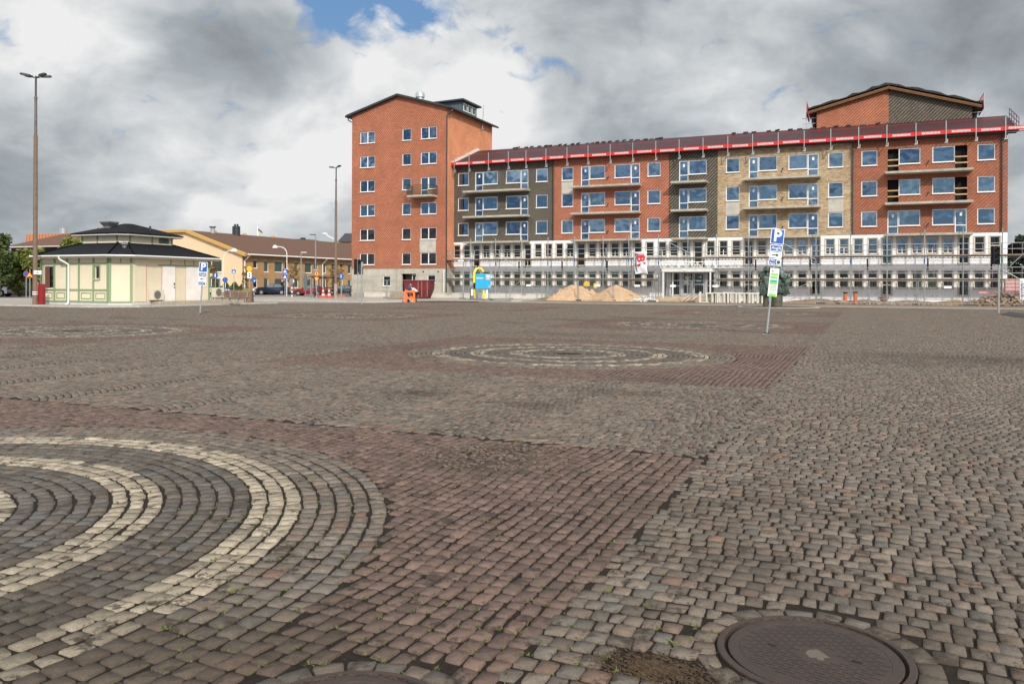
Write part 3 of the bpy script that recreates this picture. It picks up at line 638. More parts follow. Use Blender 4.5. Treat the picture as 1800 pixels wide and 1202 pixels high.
# ------------------------------------------------------------------ long block under construction
VF = 82.2; UF = -42.5
ux = lambda px, py=480: fu(px, VF, py)-UF
def longblock():
    t = thing('apartment_block', 'long unfinished apartment block in grey, red and tan brick panels over a white insulated base', 'apartment building', (*W(UF, VF), 0), -TH)
    Lb = ux(1771, 400); D = 12.0; zb, ze, zr = 6.28, 15.05, 17.22
    tops = (13.98, 11.20, 8.42); wh = 1.40; dh = 2.14
    secs = [('A', 0, ux(973,350), B_GREY), ('B', ux(973,350), ux(1176,350), B_RED3), ('C', ux(1176,350), ux(1261,350), B_GREY), ('D', ux(1261,350), ux(1498.5,340), B_TAN), ('E', ux(1498.5,340), Lb, B_RED2)]
    U = lambda a: ux(a, 350)
    data = dict(
        A=dict(s=[(805,823.7),(942,962.5)], dw=[((835,849),(849,874.5)),((914.7,928.5),(889,914.7))], sl=(822.5,932)),
        B=dict(s=[(987,1007.5),(1138,1161)], dw=[((1021,1035.8),(1035.8,1063.5)),((1108.5,1124.7),(1080,1108.5))], sl=(1009.5,1128)),
        C=dict(s=[], dw=[((1193.5,1210),(1210,1242))], sl=(1184,1245)),
        D=dict(s=[(1276,1300),(1455.7,1482.6)], dw=[((1316,1333),(1333,1366)),((1419.3,1439),(1385.7,1419.3))], sl=(1308.5,1443)),
        E=dict(s=[(1514,1542),(1718,1749.3)], dw=[((1560,1579.5),(1579.5,1618)),((1678.5,1700),(1638.7,1678.5))], sl=(1555,1708)))
    for nm, x0, x1, bm_ in secs:
        d = data[nm]; holes = []
        for k, zt in enumerate(tops):
            for a, b in d['s']: holes.append((U(a), U(b), zt-wh, zt))
            for (a, b), (c, e) in d['dw']:
                holes.append((U(a), U(b), zt-dh, zt)); holes.append((U(c), U(e), zt-wh, zt))
        m = MB(); wall(m, x0+.012, x1-.012, zb, ze, holes, 0, .15); m.build('brick_panel_wall', bm_, t)
        for k, zt in enumerate(tops):
            for a, b in d['s']: window(t, U(a), U(b), zt-wh, zt)
            for i, ((a, b), (c, e)) in enumerate(d['dw']):
                window(t, U(c), U(e), zt-wh, zt)
                if nm == 'E' and k < 2:
                    o = MB(); o.box(U(a), U(b), .5, .55, zt-dh, zt); o.build('empty_opening', M_black, t)
                    for zz in (.62, 1.15): q = MB(); q.box(U(a)-.02, U(b)+.02, -.05, -.005, zt-dh+zz-.06, zt-dh+zz+.06); q.build('safety_board', M_wood, t)
                else: window(t, U(a), U(b), zt-dh, zt, name='balcony_door', trans=.70, paper=True, sill=False, ft=.085)
            zs = zt-dh; s = MB(); a, b = U(d['sl'][0]), U(d['sl'][1]); s.box(a, b, -1.30, -.002, zs-.21, zs-.01); s.build('balcony_slab', M_concr, t)
            # streak of mortar and the wall bracket between the two windows
            if len(d['dw']) > 1:
                xm = (a+b)/2; q = MB(); q.bar((xm-.1,-.02,zs+.55),(xm+.12,-.05,zs+.95),.07); q.build('wall_bracket', M_dkmetal, t)
        # vertical joints between the brick elements
        for i, ((a, b), (c, e)) in enumerate(d['dw'][:1]):
            if len(d['dw']) > 1: xm = (U(d['sl'][0])+U(d['sl'][1]))/2; q = MB(); q.box(xm-.015, xm+.015, -.004, .03, zb, ze-.3); q.build('element_joint', mat('joint_dark', (.20,.17,.13)), t)
    pc = MATS['panel_concrete']
    for (a, b, k) in ((987,1007.5,0), (1276,1300,1), (1455.7,1482.6,1)):
        q = MB(); q.box(U(a), U(b), -.014, .02, tops[k+1]+.01, tops[k]-wh-.07); q.build('concrete_panel', pc, t)
    for x in (U(973), U(1498.5), Lb-.45):
        q = MB(); q.cyl((x,-.12,zb+.05),(x,-.12,ze-.35),.06); q.tube([(x,-.12,ze-.36),(x-.02,-.35,ze-.1)], .06); q.build('downpipe', M_dkmetal, t)
    # insulated base: white boards with two rows of narrow windows
    xs = [803,820.2,837.2,854.4,873,891,908.7,927,945.5,964.2,983,1001.7,1021.3,1041,1060.8,1080.7,1100.5,1121,1142,1164,1184.3,1205.3,1227,1248.8,1271.3,1293.8,1316,1339,1362,1386,1410,1434,1458.8,1483.4,1508.6,1533.9,1559,1585.7,1612,1639,1666.5,1694.2,1721.8,1749]
    xc = [ux(p, 440) for p in xs]; stair = {2,7,12,17,22,26,31,36,41}; ent = (ux(1160,500), ux(1262,500))
    holes = []; ww = .39; fr = []
    for i, x in enumerate(xc):
        zlo = 3.60 if i in stair else 4.53
        holes.append((x-ww, x+ww, zlo, 5.93)); fr.append((0, i, zlo, 5.93))
        if not (ent[0] < x < ent[1]+.3):
            lo = .80 if i in (26,31,36,41) else 1.42; holes.append((x-ww, x+ww, lo, 2.93)); fr.append((1, i, lo, 2.93))
    M_eps = mat('insulation_white', (.88,.88,.89), .85, var=.10, vscale=1.2)
    m = MB(); holes.append((ent[0]+.55, ent[1]-.5, .55, 3.35)); wall(m, 0, Lb, .05, zb-.0, holes, .03, .16); m.face([(Lb,.03,0),(Lb,D,0),(Lb,D,zb),(Lb,.03,zb)]); m.build('insulated_base', M_eps, t)
    gl = [M_gdark, M_gdark, M_gdark, M_ggreen]; r = random.Random(2)
    for row, i, a, b in fr:
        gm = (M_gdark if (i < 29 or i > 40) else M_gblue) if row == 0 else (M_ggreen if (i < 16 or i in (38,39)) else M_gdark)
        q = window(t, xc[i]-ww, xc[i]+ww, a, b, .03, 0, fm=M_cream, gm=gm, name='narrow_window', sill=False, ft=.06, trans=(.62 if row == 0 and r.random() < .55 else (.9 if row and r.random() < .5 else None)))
        if r.random() < .5 and row == 0: h = MB(); h.box(ww-.03, ww+.03, .012, .028, .06, .55); h.build('window_prop', M_white, q)
    # beige trim around the openings
    for key in (0, 1):
        me = None
        for row, i, a, b in fr:
            if row != key: continue
            tr = MB(); w = ww+.10; tr.box(-w,-ww-.004,-.03,-.001,a-.09,b+.09); tr.box(ww+.004,w,-.03,-.001,a-.09,b+.09); tr.box(-ww-.004,ww+.004,-.03,-.001,b+.004,b+.10); tr.box(-ww-.004,ww+.004,-.045,-.001,a-.09,a-.004)
            kk = ('trim', a, b); 
            if kk not in WC: WC[kk] = tr.mesh('window_trim', mat('trim_beige', (.52,.47,.38), .8))
            tr_list.append((WC[kk], xc[i]))
    # dowels fixing the boards
    dw = MB(); r = random.Random(6)
    for i in range(150): x = r.uniform(0, Lb); z = r.choice([.75, 1.0, .42, 3.4])+r.gauss(0,.03); dw.box(x-.05, x+.05, .018, .028, z-.03, z+.03)
    o = dw.build('fixing_dowels', mat('dowel_grey', (.32,.32,.33), .8), t)
    # end wall, back, cores
    e = MB(); e.face([(Lb,0,zb),(Lb,D,zb),(Lb,D,ze),(Lb,D/2,zr-.1),(Lb,0,ze)]); e.face([(0,D,0),(Lb,D,0),(Lb,D,ze),(0,D,ze)]); e.build('end_wall', B_RED2, t)
    # roof
    rm = mat('roof_tile_maroon', (.050,.016,.019), .55, var=.3, vscale=1.2); nt = rm.node_tree
    if 'wv' not in nt.nodes:
        tc = nt.nodes.new('ShaderNodeTexCoord'); w = nt.nodes.new('ShaderNodeTexWave'); w.name = 'wv'; w.bands_direction = 'Y'; w.inputs['Scale'].default_value = .9; w.inputs['Distortion'].default_value = .4
        b = nt.nodes.new('ShaderNodeBump'); b.inputs['Distance'].default_value = .02; nt.links.new(tc.outputs['Object'], w.inputs['Vector']); nt.links.new(w.outputs['Fac'], b.inputs['Height']); nt.links.new(b.outputs[0], nt.nodes['Principled BSDF'].inputs['Normal'])
    rf = MB(); ov = .62; sl = (zr-ze)/(D/2); rf.xprism([(-ov, ze-ov*sl+.02), (D/2, zr), (D+ov, ze-ov*sl), (D+ov, ze-ov*sl+.16), (D/2, zr+.18), (-ov, ze-ov*sl+.18)], .12, Lb+.7); ro = rf.build('roof', rm, t)
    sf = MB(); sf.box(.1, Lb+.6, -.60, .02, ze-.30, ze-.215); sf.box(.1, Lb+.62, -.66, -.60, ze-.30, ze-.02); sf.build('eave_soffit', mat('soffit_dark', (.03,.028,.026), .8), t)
    bb = MB(); bb.bar((.02,-.75,ze-.05),(.02,D/2,zr+.32),.12,.34); bb.bar((.02,D/2,zr+.32),(.02,D/2+2.2,zr-.5),.12,.34); bb.build('bargeboard', mat('bargeboard_white', (.66,.63,.58), .7), t)
    r = random.Random(12); x = 4.6
    while x < Lb-9:
        if not (22 < x < 28.5): 
            q = MB(); y = D/2+r.uniform(-.3,.1); q.cyl((0,0,0),(.42,r.uniform(-.25,.25),.05),.075+r.uniform(-.01,.02),n=8); q.build('ridge_tile', mat('tile_dark', (.035,.022,.022), .6), ro, (x, y, zr+.19))
        x += r.uniform(.5,.95) if x < 22 else r.uniform(.7,1.5)
    return t, Lb, ze
tr_list = []
M_gblue = glassmat('glass_grey_blue', .30, (.55,.7,.85), (.02,.025,.03))
blk, LB, ZE = longblock()
_tm = MB()
for me_, x in tr_list: obj('window_trim', me_, blk, (x, .03, 0))
# ------------------------------------------------------------------ gabled top storey rising behind the ridge
def topblock():
    v0 = VF+6.6; xl, xr, xs_ = fu(1435.6, v0, 210), fu(1709, v0, 200), fu(1562, v0, 200)
    t = thing('rooftop_block', 'gabled upper block in orange and grey brick rising behind the long roof', 'apartment building', (*W(xl, v0), 0), -TH)
    w = xr-xl; xm = xs_-xl; ze = fz(1435, 196, v0)-.1; zp = fz(1566, 158, v0); zr_ = fz(1709, 186, v0)-.1; z0 = 13
    a = MB(); a.face([(0,0,z0),(xm,0,z0),(xm,0,zp),(0,0,ze)]); a.build('orange_wall', B_RED, t)
    b = MB(); b.face([(xm,0,z0),(w,0,z0),(w,0,zr_),(xm,0,zp)]); b.build('grey_wall', B_GREY, t)
    c = MB(); c.face([(w,0,z0),(w,9,z0),(w,9,zr_),(w,0,zr_)]); c.face([(0,0,z0),(0,9,z0),(0,9,ze),(0,0,ze)]); c.build('side_wall', B_GREY, t)
    r = MB(); ov = .75; s1 = (zp-ze)/xm; s2 = (zp-zr_)/(w-xm)
    P = [(-ov, ze-ov*s1), (xm, zp), (w+ov, zr_-ov*s2), (w+ov, zr_-ov*s2+.14), (xm, zp+.14), (-ov, ze-ov*s1+.14)]
    r.yprism(P, -.5, 9.5); r.build('roof_boarding', mat('board_orange', (.13,.055,.018), .75, var=.3, vscale=2), t)
    r2 = MB(); r2.yprism([(x, z+.145) for x, z in (P[0], P[1], P[2])]+[(x, z+.26) for x, z in (P[2], P[1], P[0])], -.52, 9.5); r2.build('roof_edge_beam', mat('beam_orange', (.20,.085,.022), .75, var=.3, vscale=2), t)
    f = MB(); rr = random.Random(3); top = []; bot = []; N_ = 26
    for i in range(N_+1):
        x = -ov-.1+(w+2*ov+.2)*i/N_; zz = (zp-abs(x-xm)*(s1 if x < xm else s2))+.42; bot.append((x, zz)); top.append((x, zz+rr.uniform(.05,.30)))
    for i in range(N_): f.yprism([bot[i], bot[i+1], top[i+1], top[i]], -.58+rr.uniform(-.06,.04), 9.4)
    f.build('roofing_felt', mat('felt_black', (.018,.018,.018), .8, var=.3), t)
    e = thing('edge_scaffold', 'short scaffold brackets with red mesh guard at the left eave of the rooftop block', 'scaffold', (*W(xl, v0), 0), -TH)
    def brackets(e, x, sgn, zt):
        s = MB()
        for i in range(6): s.bar((x, .3, zt-.5-i*.55), (x+sgn*1.3, .3, zt-.5-i*.55), .06)
        s.bar((x+sgn*.9,.3,zt-3.2),(x+sgn*.9,.3,zt+1.3),.05); s.bar((x+sgn*.4,.3,zt-3.2),(x+sgn*.4,.3,zt-.5),.05); s.build('bracket_frame', M_zinc, e)
        g = MB()
        for i in range(9): g.bar((x+sgn*.9,.3+i*.5,zt-.1),(x+sgn*.9,.3+i*.5,zt+1.3),.03)
        for z in (zt-.1, zt+.2, zt+.6, zt+1.3): g.bar((x+sgn*.9,.3,z),(x+sgn*.9,4.6,z),.05)
        g.box(min(x+sgn*.85,x+sgn*.9), max(x+sgn*.85,x+sgn*.9)+.01, .3, 4.6, zt-.1, zt+.45); g.build('mesh_guard', mat('guard_red', (.50,.02,.03), .6), e)
        g2 = MB(); g2.box(min(x,x+sgn*.3)-.0, max(x,x+sgn*.3), .3, 3.3, zt-3.3, zt-.5); g2.build('dark_sheet', M_black, e)
    brackets(e, -.12, -1, ze)
    e2 = thing('edge_scaffold', 'short scaffold brackets with red mesh guard at the right eave of the rooftop block', 'scaffold', (*W(xl, v0), 0), -TH)
    brackets(e2, w+.12, 1, zr_)
topblock()
# ------------------------------------------------------------------ guard rail along the eave
def guardrail():
    t = thing('roof_guardrail', 'red toe board edge protection on grey posts along the long roof eave', 'guard rail', (*W(UF, VF), 0), -TH)
    px = [799,825,859,894,925,960,997,1034,1073,1112.5,1153,1194,1236,1279.5,1323,1368,1413.7,1460.3,1509.4,1558.9,1610,1663,1715.6,1767.6]
    y = -.82; xs = [fu(p, VF+y, 262)-UF for p in px]; z0 = ZE-.30
    M_rb = mat('toe_board_red', (.62,.012,.012), .55, var=.15, vscale=.8); M_lb = mat('board_label', (.75,.62,.60), .6); M_ink = mat('label_ink', (.25,.03,.04), .6)
    lab = MB(); lab.box(-.72,.72,-.012,-.004,-.085,.085); lme = lab.mesh('board_label', M_lb)
    ink = MB()
    for i in range(9):
        x = -.62+i*.145; ink.box(x,x+.105,-.018,-.013,.035,.055); ink.box(x,x+.02,-.018,-.013,-.05,.035)
        if i % 2: ink.box(x+.085,x+.105,-.018,-.013,-.05,.035)
        ink.box(x+.02,x+.085,-.018,-.013,-.05,-.03)
    ime = ink.mesh('label_marks', M_ink)
    xs2 = [.05]+xs+[LB+1.6]
    for i, (a, b) in enumerate(zip(xs2[:-1], xs2[1:])):
        q = MB(); dz = .02*math.sin(i*2.1)+.20*(a+b)/2/LB-.02; q.box(a+.012, b-.012, -.03, .0, 0, .34); o = q.build('toe_board', M_rb, t, (0, y, z0+dz))
        if b-a > 1.6: l = obj('board_label', lme, o, ((a+b)/2, -.03, .17)); obj('label_marks', ime, l)
    for x in xs:
        p = MB(); p.bar((0,0,-.75),(0,0,1.15),.065,.05); p.bar((0,0,-.75),(.0,.5,-.55),.05); p.box(-.12,.14,-.02,.10,-.80,-.72); p.bar((.10,.0,-.75),(.12,.05,-.45),.045); p.build('post', M_zinc, t, (x, y-.05, z0+.20*x/LB))
    r = MB(); r.tube([(0,0,0),(LB,0,.2)], .012, 5); r.build('guard_wire', MATS['guard_red'], t, (0, y, z0+1.05)); 
    e = MB(); 
    for k in range(5): e.bar((LB+.7,y+k*1.3,z0+k*.45),(LB+.7,y+k*1.3,z0+1.2+k*.45),.06)
    for z in (.35,.75,1.2): e.bar((LB+.7,y,z0+z),(LB+.7,y+5.2,z0+z+1.8),.05)
    e.bar((LB-.2,y,z0+.02),(LB+2.0,y,z0+.05),.06); e.build('gable_guard', mat('guard_dark', (.10,.05,.09), .6), t)
guardrail()
# ------------------------------------------------------------------ facade scaffold
VS = 80.55
def scaffold():
    t = thing('facade_scaffold', 'galvanised two-deck scaffold standing along the white base of the long block', 'scaffold', (*W(UF, VS), 0), -TH)
    X = lambda p: fu(p, VS, 470)-UF
    px = [785,827,871,917,963,1010,1060,1105,1157.5,1209,1259,1315.5,1373,1434,1495,1559,1625,1693,1762,1832]
    xs = [X(p) for p in px]; zt = 4.28; zl = 2.22; dy = .85
    M_tube = mat('scaffold_tube', (.34,.37,.365), .45, .55, var=.15, vscale=9); M_blue = mat('scaffold_blue', (.03,.09,.33), .5); M_plank = mat('scaffold_plank', (.30,.22,.165), .85, var=.35, vscale=2)
    def post(x, y, z1, z0=.05):
        q = MB(); q.cyl((0,0,z0),(0,0,z1),.048,n=7)
        for z in np.arange(.6, z1, .5): q.cyl((0,0,z-.02),(0,0,z+.02),.055,n=6)
        q.box(-.09,.09,-.09,.09,z0-.03,z0); return q.mesh('standard', M_tube)
    m1 = post(0,0,6.55); m2 = post(0,0,5.3)
    for i, x in enumerate(xs):
        gap = 8 <= i <= 10
        obj('standard', m1 if i % 1 == 0 else m2, t, (x, 0, 0)); obj('standard', m2, t, (x+.05, dy, 0))
        c = MB(); c.cyl((x,0,3.62+(i%2)*.3),(x,0,4.0+(i%2)*.3),.058,n=7)
        c.build('joint_sleeve', M_blue if i % 3 else mat('scaffold_green', (.05,.25,.16), .5), t)
    M_br = mat('bracket_dark', (.035,.035,.033), .6, .3)
    for k, (a, b) in enumerate(zip(xs[:-1], xs[1:])):
        low = not (8 <= k <= 9)
        for zd in ([zt, zl] if low else [zt]):
            q = MB()
            for j in range(3): q.box(a+.02, b-.02, .03+j*.275, .285+j*.275, zd-.045, zd)
            q.build('deck', M_plank, t)
            q = MB(); q.box(a+.03, b-.03, -.06, -.02, zd-.03, zd+.055); q.build('toe_plank', M_plank, t)
            q = MB(); q.bar((a,-.005,zd-.24),(b,-.005,zd-.24),.06); q.bar((a,-.005,zd-.10),(b,-.005,zd-.10),.085)
            x = a+.2
            while x < b-.2: q.bar((x,-.005,zd-.22),(x+.12,-.005,zd-.07),.035); x += .32
            q.bar((a,0,zd-.1),(a,dy,zd-.1),.05); q.build('ledger', M_br, t)
            q = MB()
            for h in (.5, 1.0): q.cyl((a,0,zd+h),(b,0,zd+h),.031,n=6)
            q.build('guard_rail', M_tube, t)
            if k > 13:
                q = MB(); 
                for j in range(1, 4): x = a+(b-a)*j/4; q.cyl((x,0,zd+.1),(x,0,zd+1.0),.018,n=5)
                q.build('guard_upright', mat('scaffold_pink', (.35,.22,.33), .5), t)
        if low: q = MB(); q.cyl((a,0,.42),(b,0,.42),.025,n=6); q.cyl((a,dy,.42),(b,dy,.42),.02,n=5); q.build('base_rail', M_tube, t)
    for (a, z0, b, z1) in ((X(872),4.95,X(916),3.1),(X(880),.35,X(916),2.0),(X(1162),6.2,X(1213),4.7),(X(1373),5.6,X(1434),4.0),(X(1380),.9,X(1434),2.1),(X(1300),.6,X(1345),1.7),(X(1762),3.0,X(1832),1.2),(X(1800),4.4,X(1775),3.3)):
        q = MB(); q.cyl((a,-.07,z0),(b,-.07,z1),.032,n=6); q.build('diagonal_brace', M_tube, t)
    # black anchors and bulkhead lamps
    for p in range(0, 22):
        x = xs[0]+.9+p*2.45
        if 8 <= p <= 9: continue
        q = MB(); q.box(x-.06,x+.06,.9,.98,3.05,4.05); 
        if p % 2: q.build('anchor_tube', M_black, t)
    for p in (1402,1424,1447,1473,1499,1524,1549,1575,1601,1628,1655,1682,1711,1740):
        q = MB(); x = X(p); q.ell((x,-.10,zl-.30),.055,.05,.07,8,5); q.build('site_lamp', mat('lamp_glow', (.85,.78,.6), .4), t)
    # lattice beam over the entrance
    b = MB(); a0, a1 = X(1162), X(1306); z0, z1 = 3.28, 3.85; y = -.12
    b.cyl((a0,y,z0),(a1,y,z0),.04,n=7); b.cyl((a0,y,z1),(a1,y,z1),.04,n=7)
    n_ = 22
    for i in range(n_+1):
        x = a0+(a1-a0)*i/n_
        if i < n_: b.cyl((x,y,z1 if i%2==0 else z0),(a0+(a1-a0)*(i+1)/n_,y,z0 if i%2==0 else z1),.025,n=5)
        if i % 5 == 0: b.cyl((x,y,z0),(x,y,z1),.03,n=5)
    bo = b.build('lattice_beam', mat('lattice_white', (.75,.75,.72), .5), t)
scaffold()
# ------------------------------------------------------------------ entrance porch
def entrance():
    x0 = fu(1168, 80.9, 500); x1 = fu(1255, 80.9, 500); w = x1-x0; v0 = 79.7
    t = thing('entrance_porch', 'low entrance porch with white canopy, posts and glazed double doors under the lattice beam', 'entrance', (*W(x0, v0), 0), -TH)
    MW = mat('canopy_white', (.66,.66,.63), .6, var=.15, vscale=2); zc = 3.25; zf = .62
    c = MB(); c.box(0, w, 0, 2.5, zc-.36, zc); c.box(-.06, w+.06, -.05, 2.5, zc, zc+.06); c.build('canopy', MW, t)
    l = MB(); l.ell((w*.46,-.03,zc-.2),.13,.05,.09,10,5); l.build('canopy_lamp', mat('lamp_opal', (.85,.86,.86), .3), t)
    for x in (.06, w-.22, .75): q = MB(); q.box(x, x+.13, .05 if x != .75 else 1.2, .18 if x != .75 else 1.33, .05, zc-.36); q.build('canopy_post', MW, t)
    MG = mat('door_grey', (.43,.44,.47), .5, var=.1); y = 2.0
    g = MB(); holes = []; gx = lambda f: f*w
    panes = [(.105,.27,1.15+zf-.2,2.75),(.105,.27,zf+.05,1.1+zf-.25),(.355,.53,1.78,2.75+.0),(.355,.53,.80,1.62),(.585,.76,1.78,2.75),(.585,.76,.80,1.62),(.845,.97,1.58,2.82),(.845,.97,zf+.05,1.5)]
    hs = [(gx(a), gx(b), c_, d_) for a, b, c_, d_ in panes]; wall(g, 0, w, zf-.1, zc-.36, hs, y, .08); g.build('door_front', MG, t)
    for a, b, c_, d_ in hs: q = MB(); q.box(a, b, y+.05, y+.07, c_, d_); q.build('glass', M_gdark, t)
    for xx in (gx(.33), gx(.555), gx(.785)): q = MB(); q.box(xx-.015, xx+.015, y-.012, y-.002, zf, 2.9); q.build('door_edge', mat('joint_grey', (.12,.12,.13), .6), t)
    for (fx, z, sx, sz, c_) in ((.43,2.32,.34,.30,(.62,.66,.58)),(.40,1.92,.55,.26,(.7,.7,.66)),(.52,1.98,.28,.30,(.10,.16,.45)),(.655,2.40,.22,.18,(.03,.30,.14)),(.70,2.40,.16,.18,(.65,.68,.66)),(.665,2.02,.42,.14,(.8,.74,.74)),(.365,1.98,.12,.16,(.6,.1,.1)),(.52,1.60,.24,.14,(.55,.62,.62)),(.50,2.36,.12,.12,(.7,.55,.55))):
        q = MB(); q.box(gx(fx)-sx/2, gx(fx)+sx/2, y+.036-.012*(fx*10%1), y+.046-.012*(fx*10%1), z-sz/2, z+sz/2); q.build('notice', mat('notice_%d%d%d' % tuple(int(k*99) for k in c_), c_, .7), t)
    s = MB(); s.box(-.6, w+.4, .1, 3.0, -.05, zf-.12); s.box(-.9, w+.5, -.35, .1, -.05, .34); s.box(-1.1, w+.6, -.8, -.35, -.05, .18); s.build('steps', mat('step_stone', (.42,.34,.24), .9, var=.4, vscale=1.5, stains=(.30,.23,.15)), t)
    for i in range(3): q = MB(); x = 2.55+i*.40; q.bar((x-.35,-1.2,.05),(x+.15,-.1,.62),.22,.04,up=(0,0,1)); q.build('ramp_board', mat('ramp_board', (.58,.44,.30), .85, var=.2), t)
entrance()
# ------------------------------------------------------------------ banner
def banner():
    X0 = fu(1114.5, 80.2, 462); z1 = fz(1125, 443, 80.2); z0 = fz(1125, 482, 80.2); X1 = fu(1139, 80.2, 462)
    w = (X1-X0); h = z1-z0
    t = thing('site_banner', 'white hanging cloth banner with large red sideways lettering on the scaffold', 'banner', (*W(X0, 80.28), z0), -TH)
    N_, M_ = 10, 14; mb = MB(); vs = []
    def ripple(x, z): return (.10*math.sin(x*3.2+z*1.1)+.05*math.sin(z*4.2+x*2))*(1-.4*z/h)-.10
    def sk(x, z): return x+.16*(z/h-1)*-1*.9-.10*math.sin(z*1.4)
    for j in range(M_+1):
        for i in range(N_+1): x, z = w*i/N_*(.92), h*j/M_; vs.append((sk(x, z), ripple(x, z), z+.05*math.sin(x*3)*(1-j/M_)))
    mb.raw(vs, [(j*(N_+1)+i, j*(N_+1)+i+1, (j+1)*(N_+1)+i+1, (j+1)*(N_+1)+i) for j in range(M_) for i in range(N_)])
    me = mb.mesh('cloth', mat('banner_cloth', (.80,.80,.85), .8), True); o = obj('cloth', me, t); sm = o.modifiers.new('s', 'SOLIDIFY'); sm.thickness = .01
    MR = mat('banner_red', (.72,.012,.012), .6); MK = mat('banner_ink', (.10,.10,.18), .6)
    def side(txt, size, cx, cz, m, bold=0, xs=1.0, rot=True, name='lettering', tilt=0):
        me = text_me(txt, size, m, .004, xs=xs, bold=bold)
        if rot: me.transform(Matrix.Rotation(PI/2+tilt, 4, 'Y'))
        for v in me.vertices:
            x, z = v.co.x+cx, v.co.z+cz; v.co.x = sk(x, z); v.co.z = z; v.co.y = v.co.y+ripple(x, z)-.035
        obj(name, me, t)
    side('B', 1.15, w*.50, h*.70, MR, .035, 1.0); side('1', 1.20, w*.52, h*.44, MR, .035, 1.25, tilt=-.3)
    side('BYGG', .30, w*.50, h*.86, MR, .012, 1.0, rot=False); side('ENTREPRENAD', .26, w*.13, h*.52, MK, .012, 1.1)
banner()
# ------------------------------------------------------------------ construction fence
def fence():
    feet = [(540/6+590,78.8),(732.5,78.6),(814,78.4),(896.7,78.2),(952.5,78.0),(1016,77.8),(1078,77.7),(1147,77.6),(1216,77.5),(1287.5,77.3),(1366,77.2),(1443.5,77.0),(1527,76.9),(1612.6,76.8),(1704.5,76.6),(1798,76.5)]
    P = [(fu(p, v, 527), v) for p, v in feet]; lab = ['left of the skip','right of the skip','beside the blue blower','left of the sand heaps','by the first sand heap','in front of the first sand heap','between heap and porch','at the left of the porch steps','in front of the porch','before the row of concrete elements','behind the bronze sculpture','right of the sculpture','before the orange pipe stubs','before the terracotta tub','before the pink batten','near the brick rubble']
    root = []
    P0 = [(fu(600, 79.0, 527), 79.0)]+P
    M_f = mat('fence_zinc', (.30,.32,.32), .5, .5); M_m = mat('fence_wire', (.33,.34,.33), .6, .4); M_foot = mat('fence_foot', (.06,.06,.058), .9)
    names = ['between the concrete corner and the parked cars']+lab
    for i, ((ua, va), (ub, vb)) in enumerate(zip(P0[:-1], P0[1:])):
        a = Vector((*W(ua, va), 0)); b = Vector((*W(ub, vb), 0)); L_ = (b-a).length; ang = math.atan2(b.y-a.y, b.x-a.x)
        t = thing('fence_panel', 'temporary wire mesh fence panel '+names[i], 'fence panel', a, ang, 'temporary fence panels along the building site')
        f = MB(); g = .06
        for x in (g, L_-g): f.cyl((x,0,.08),(x,0,2.05),.032,n=7)
        for z in (.14, 2.03): f.cyl((g,0,z),(L_-g,0,z),.022,n=6)
        f.build('frame', M_f, t)
        m = MB(); n_ = int(L_/.22)
        for k in range(1, n_): x = g+(L_-2*g)*k/n_; m.bar((x,0,.14),(x,0,2.03),.005)
        for z in (.6,1.1,1.6): m.bar((g,.0,z),(L_-g,0,z),.006)
        m.build('mesh', M_m, t)
        s = MB(); s.box(L_-.42, L_+.30, -.13, .13, .0, .14); s.build('foot_block', M_foot, t)
        if i in (4,6,7,8,14,9): q = MB(); q.box(L_*.5-.30+((i*37)%5)*.12, L_*.5+.25+((i*37)%5)*.12, -.05, -.035, 1.42, 1.62); q.build('small_sign', M_paper, t)
fence()
# ------------------------------------------------------------------ mounds, low wall, rubble
def mound(name, label, px, py, rx, ry, h, mt, seed, v=79.0, cat='sand heap', group=None, rough=.10):
    u = fu(px, v, 520); mb = MB(); r = np.random.default_rng(seed); N_, M_ = 44, 16; vs = []
    ph = r.uniform(0, 6, 12)
    for j in range(M_+1):
        for i in range(N_):
            a = 2*PI*i/N_; q = j/M_; k = 1+.10*math.sin(2*a+ph[0])+.07*math.sin(3*a+ph[1])+.04*math.sin(7*a+ph[2])
            x, y = rx*q*k*math.cos(a), ry*q*k*math.sin(a); z = h*(1-q)**.92*(1.0)
            z += rough*h*(math.sin(5*a+ph[3]+q*4)*.4+math.sin(11*a+q*9+ph[4])*.25+r.normal(0,.22))*q*(1-q)*2.2
            vs.append((x, y, max(z, -.03) if j < M_ else -.05))
    mb.raw(vs, [(j*N_+i, j*N_+(i+1) % N_, (j+1)*N_+(i+1) % N_, (j+1)*N_+i) for j in range(M_) for i in range(N_)])
    o = mb.build(name, mt, None, (*W(u, v), 0), True, rz=-TH); tag(o, label, cat, group); return o
M_sand = groundmat('sand', (.46,.31,.185), (.60,.43,.27), (.38,.25,.15), .9, 7)
mound('sand_heap', 'rough heap of brown sand beside the smoother pile, left one of the two', 1010, 528, 3.1, 1.9, 1.55, M_sand, 3, 79.3, group='sand heaps', rough=.55)
mound('sand_heap', 'smooth pale conical heap of sand nearest the banner', 1083, 528, 3.1, 1.9, 1.62, M_sand, 8, 79.3, group='sand heaps', rough=.10)
mound('soil_ridge', 'low ridge of dug soil at the foot of the left sand heap', 972, 529, 2.6, .9, .38, M_dirt, 5, 78.6, 'soil heap', rough=.3)
for k, (p, rx, h) in enumerate(((1440,3.6,.42),(1520,3.2,.40),(1600,3.4,.38),(1680,3.0,.42))):
    mound('soil_ridge', ['low dug soil bank right of the bronze sculpture','low soil bank around the orange pipe stubs','low soil bank right of the terracotta tub','low soil bank under the pink batten'][k], p, 532, rx, .9, h, M_dirt, 20+k, 79.2, 'soil heap', 'low banks of dug soil', rough=.4)
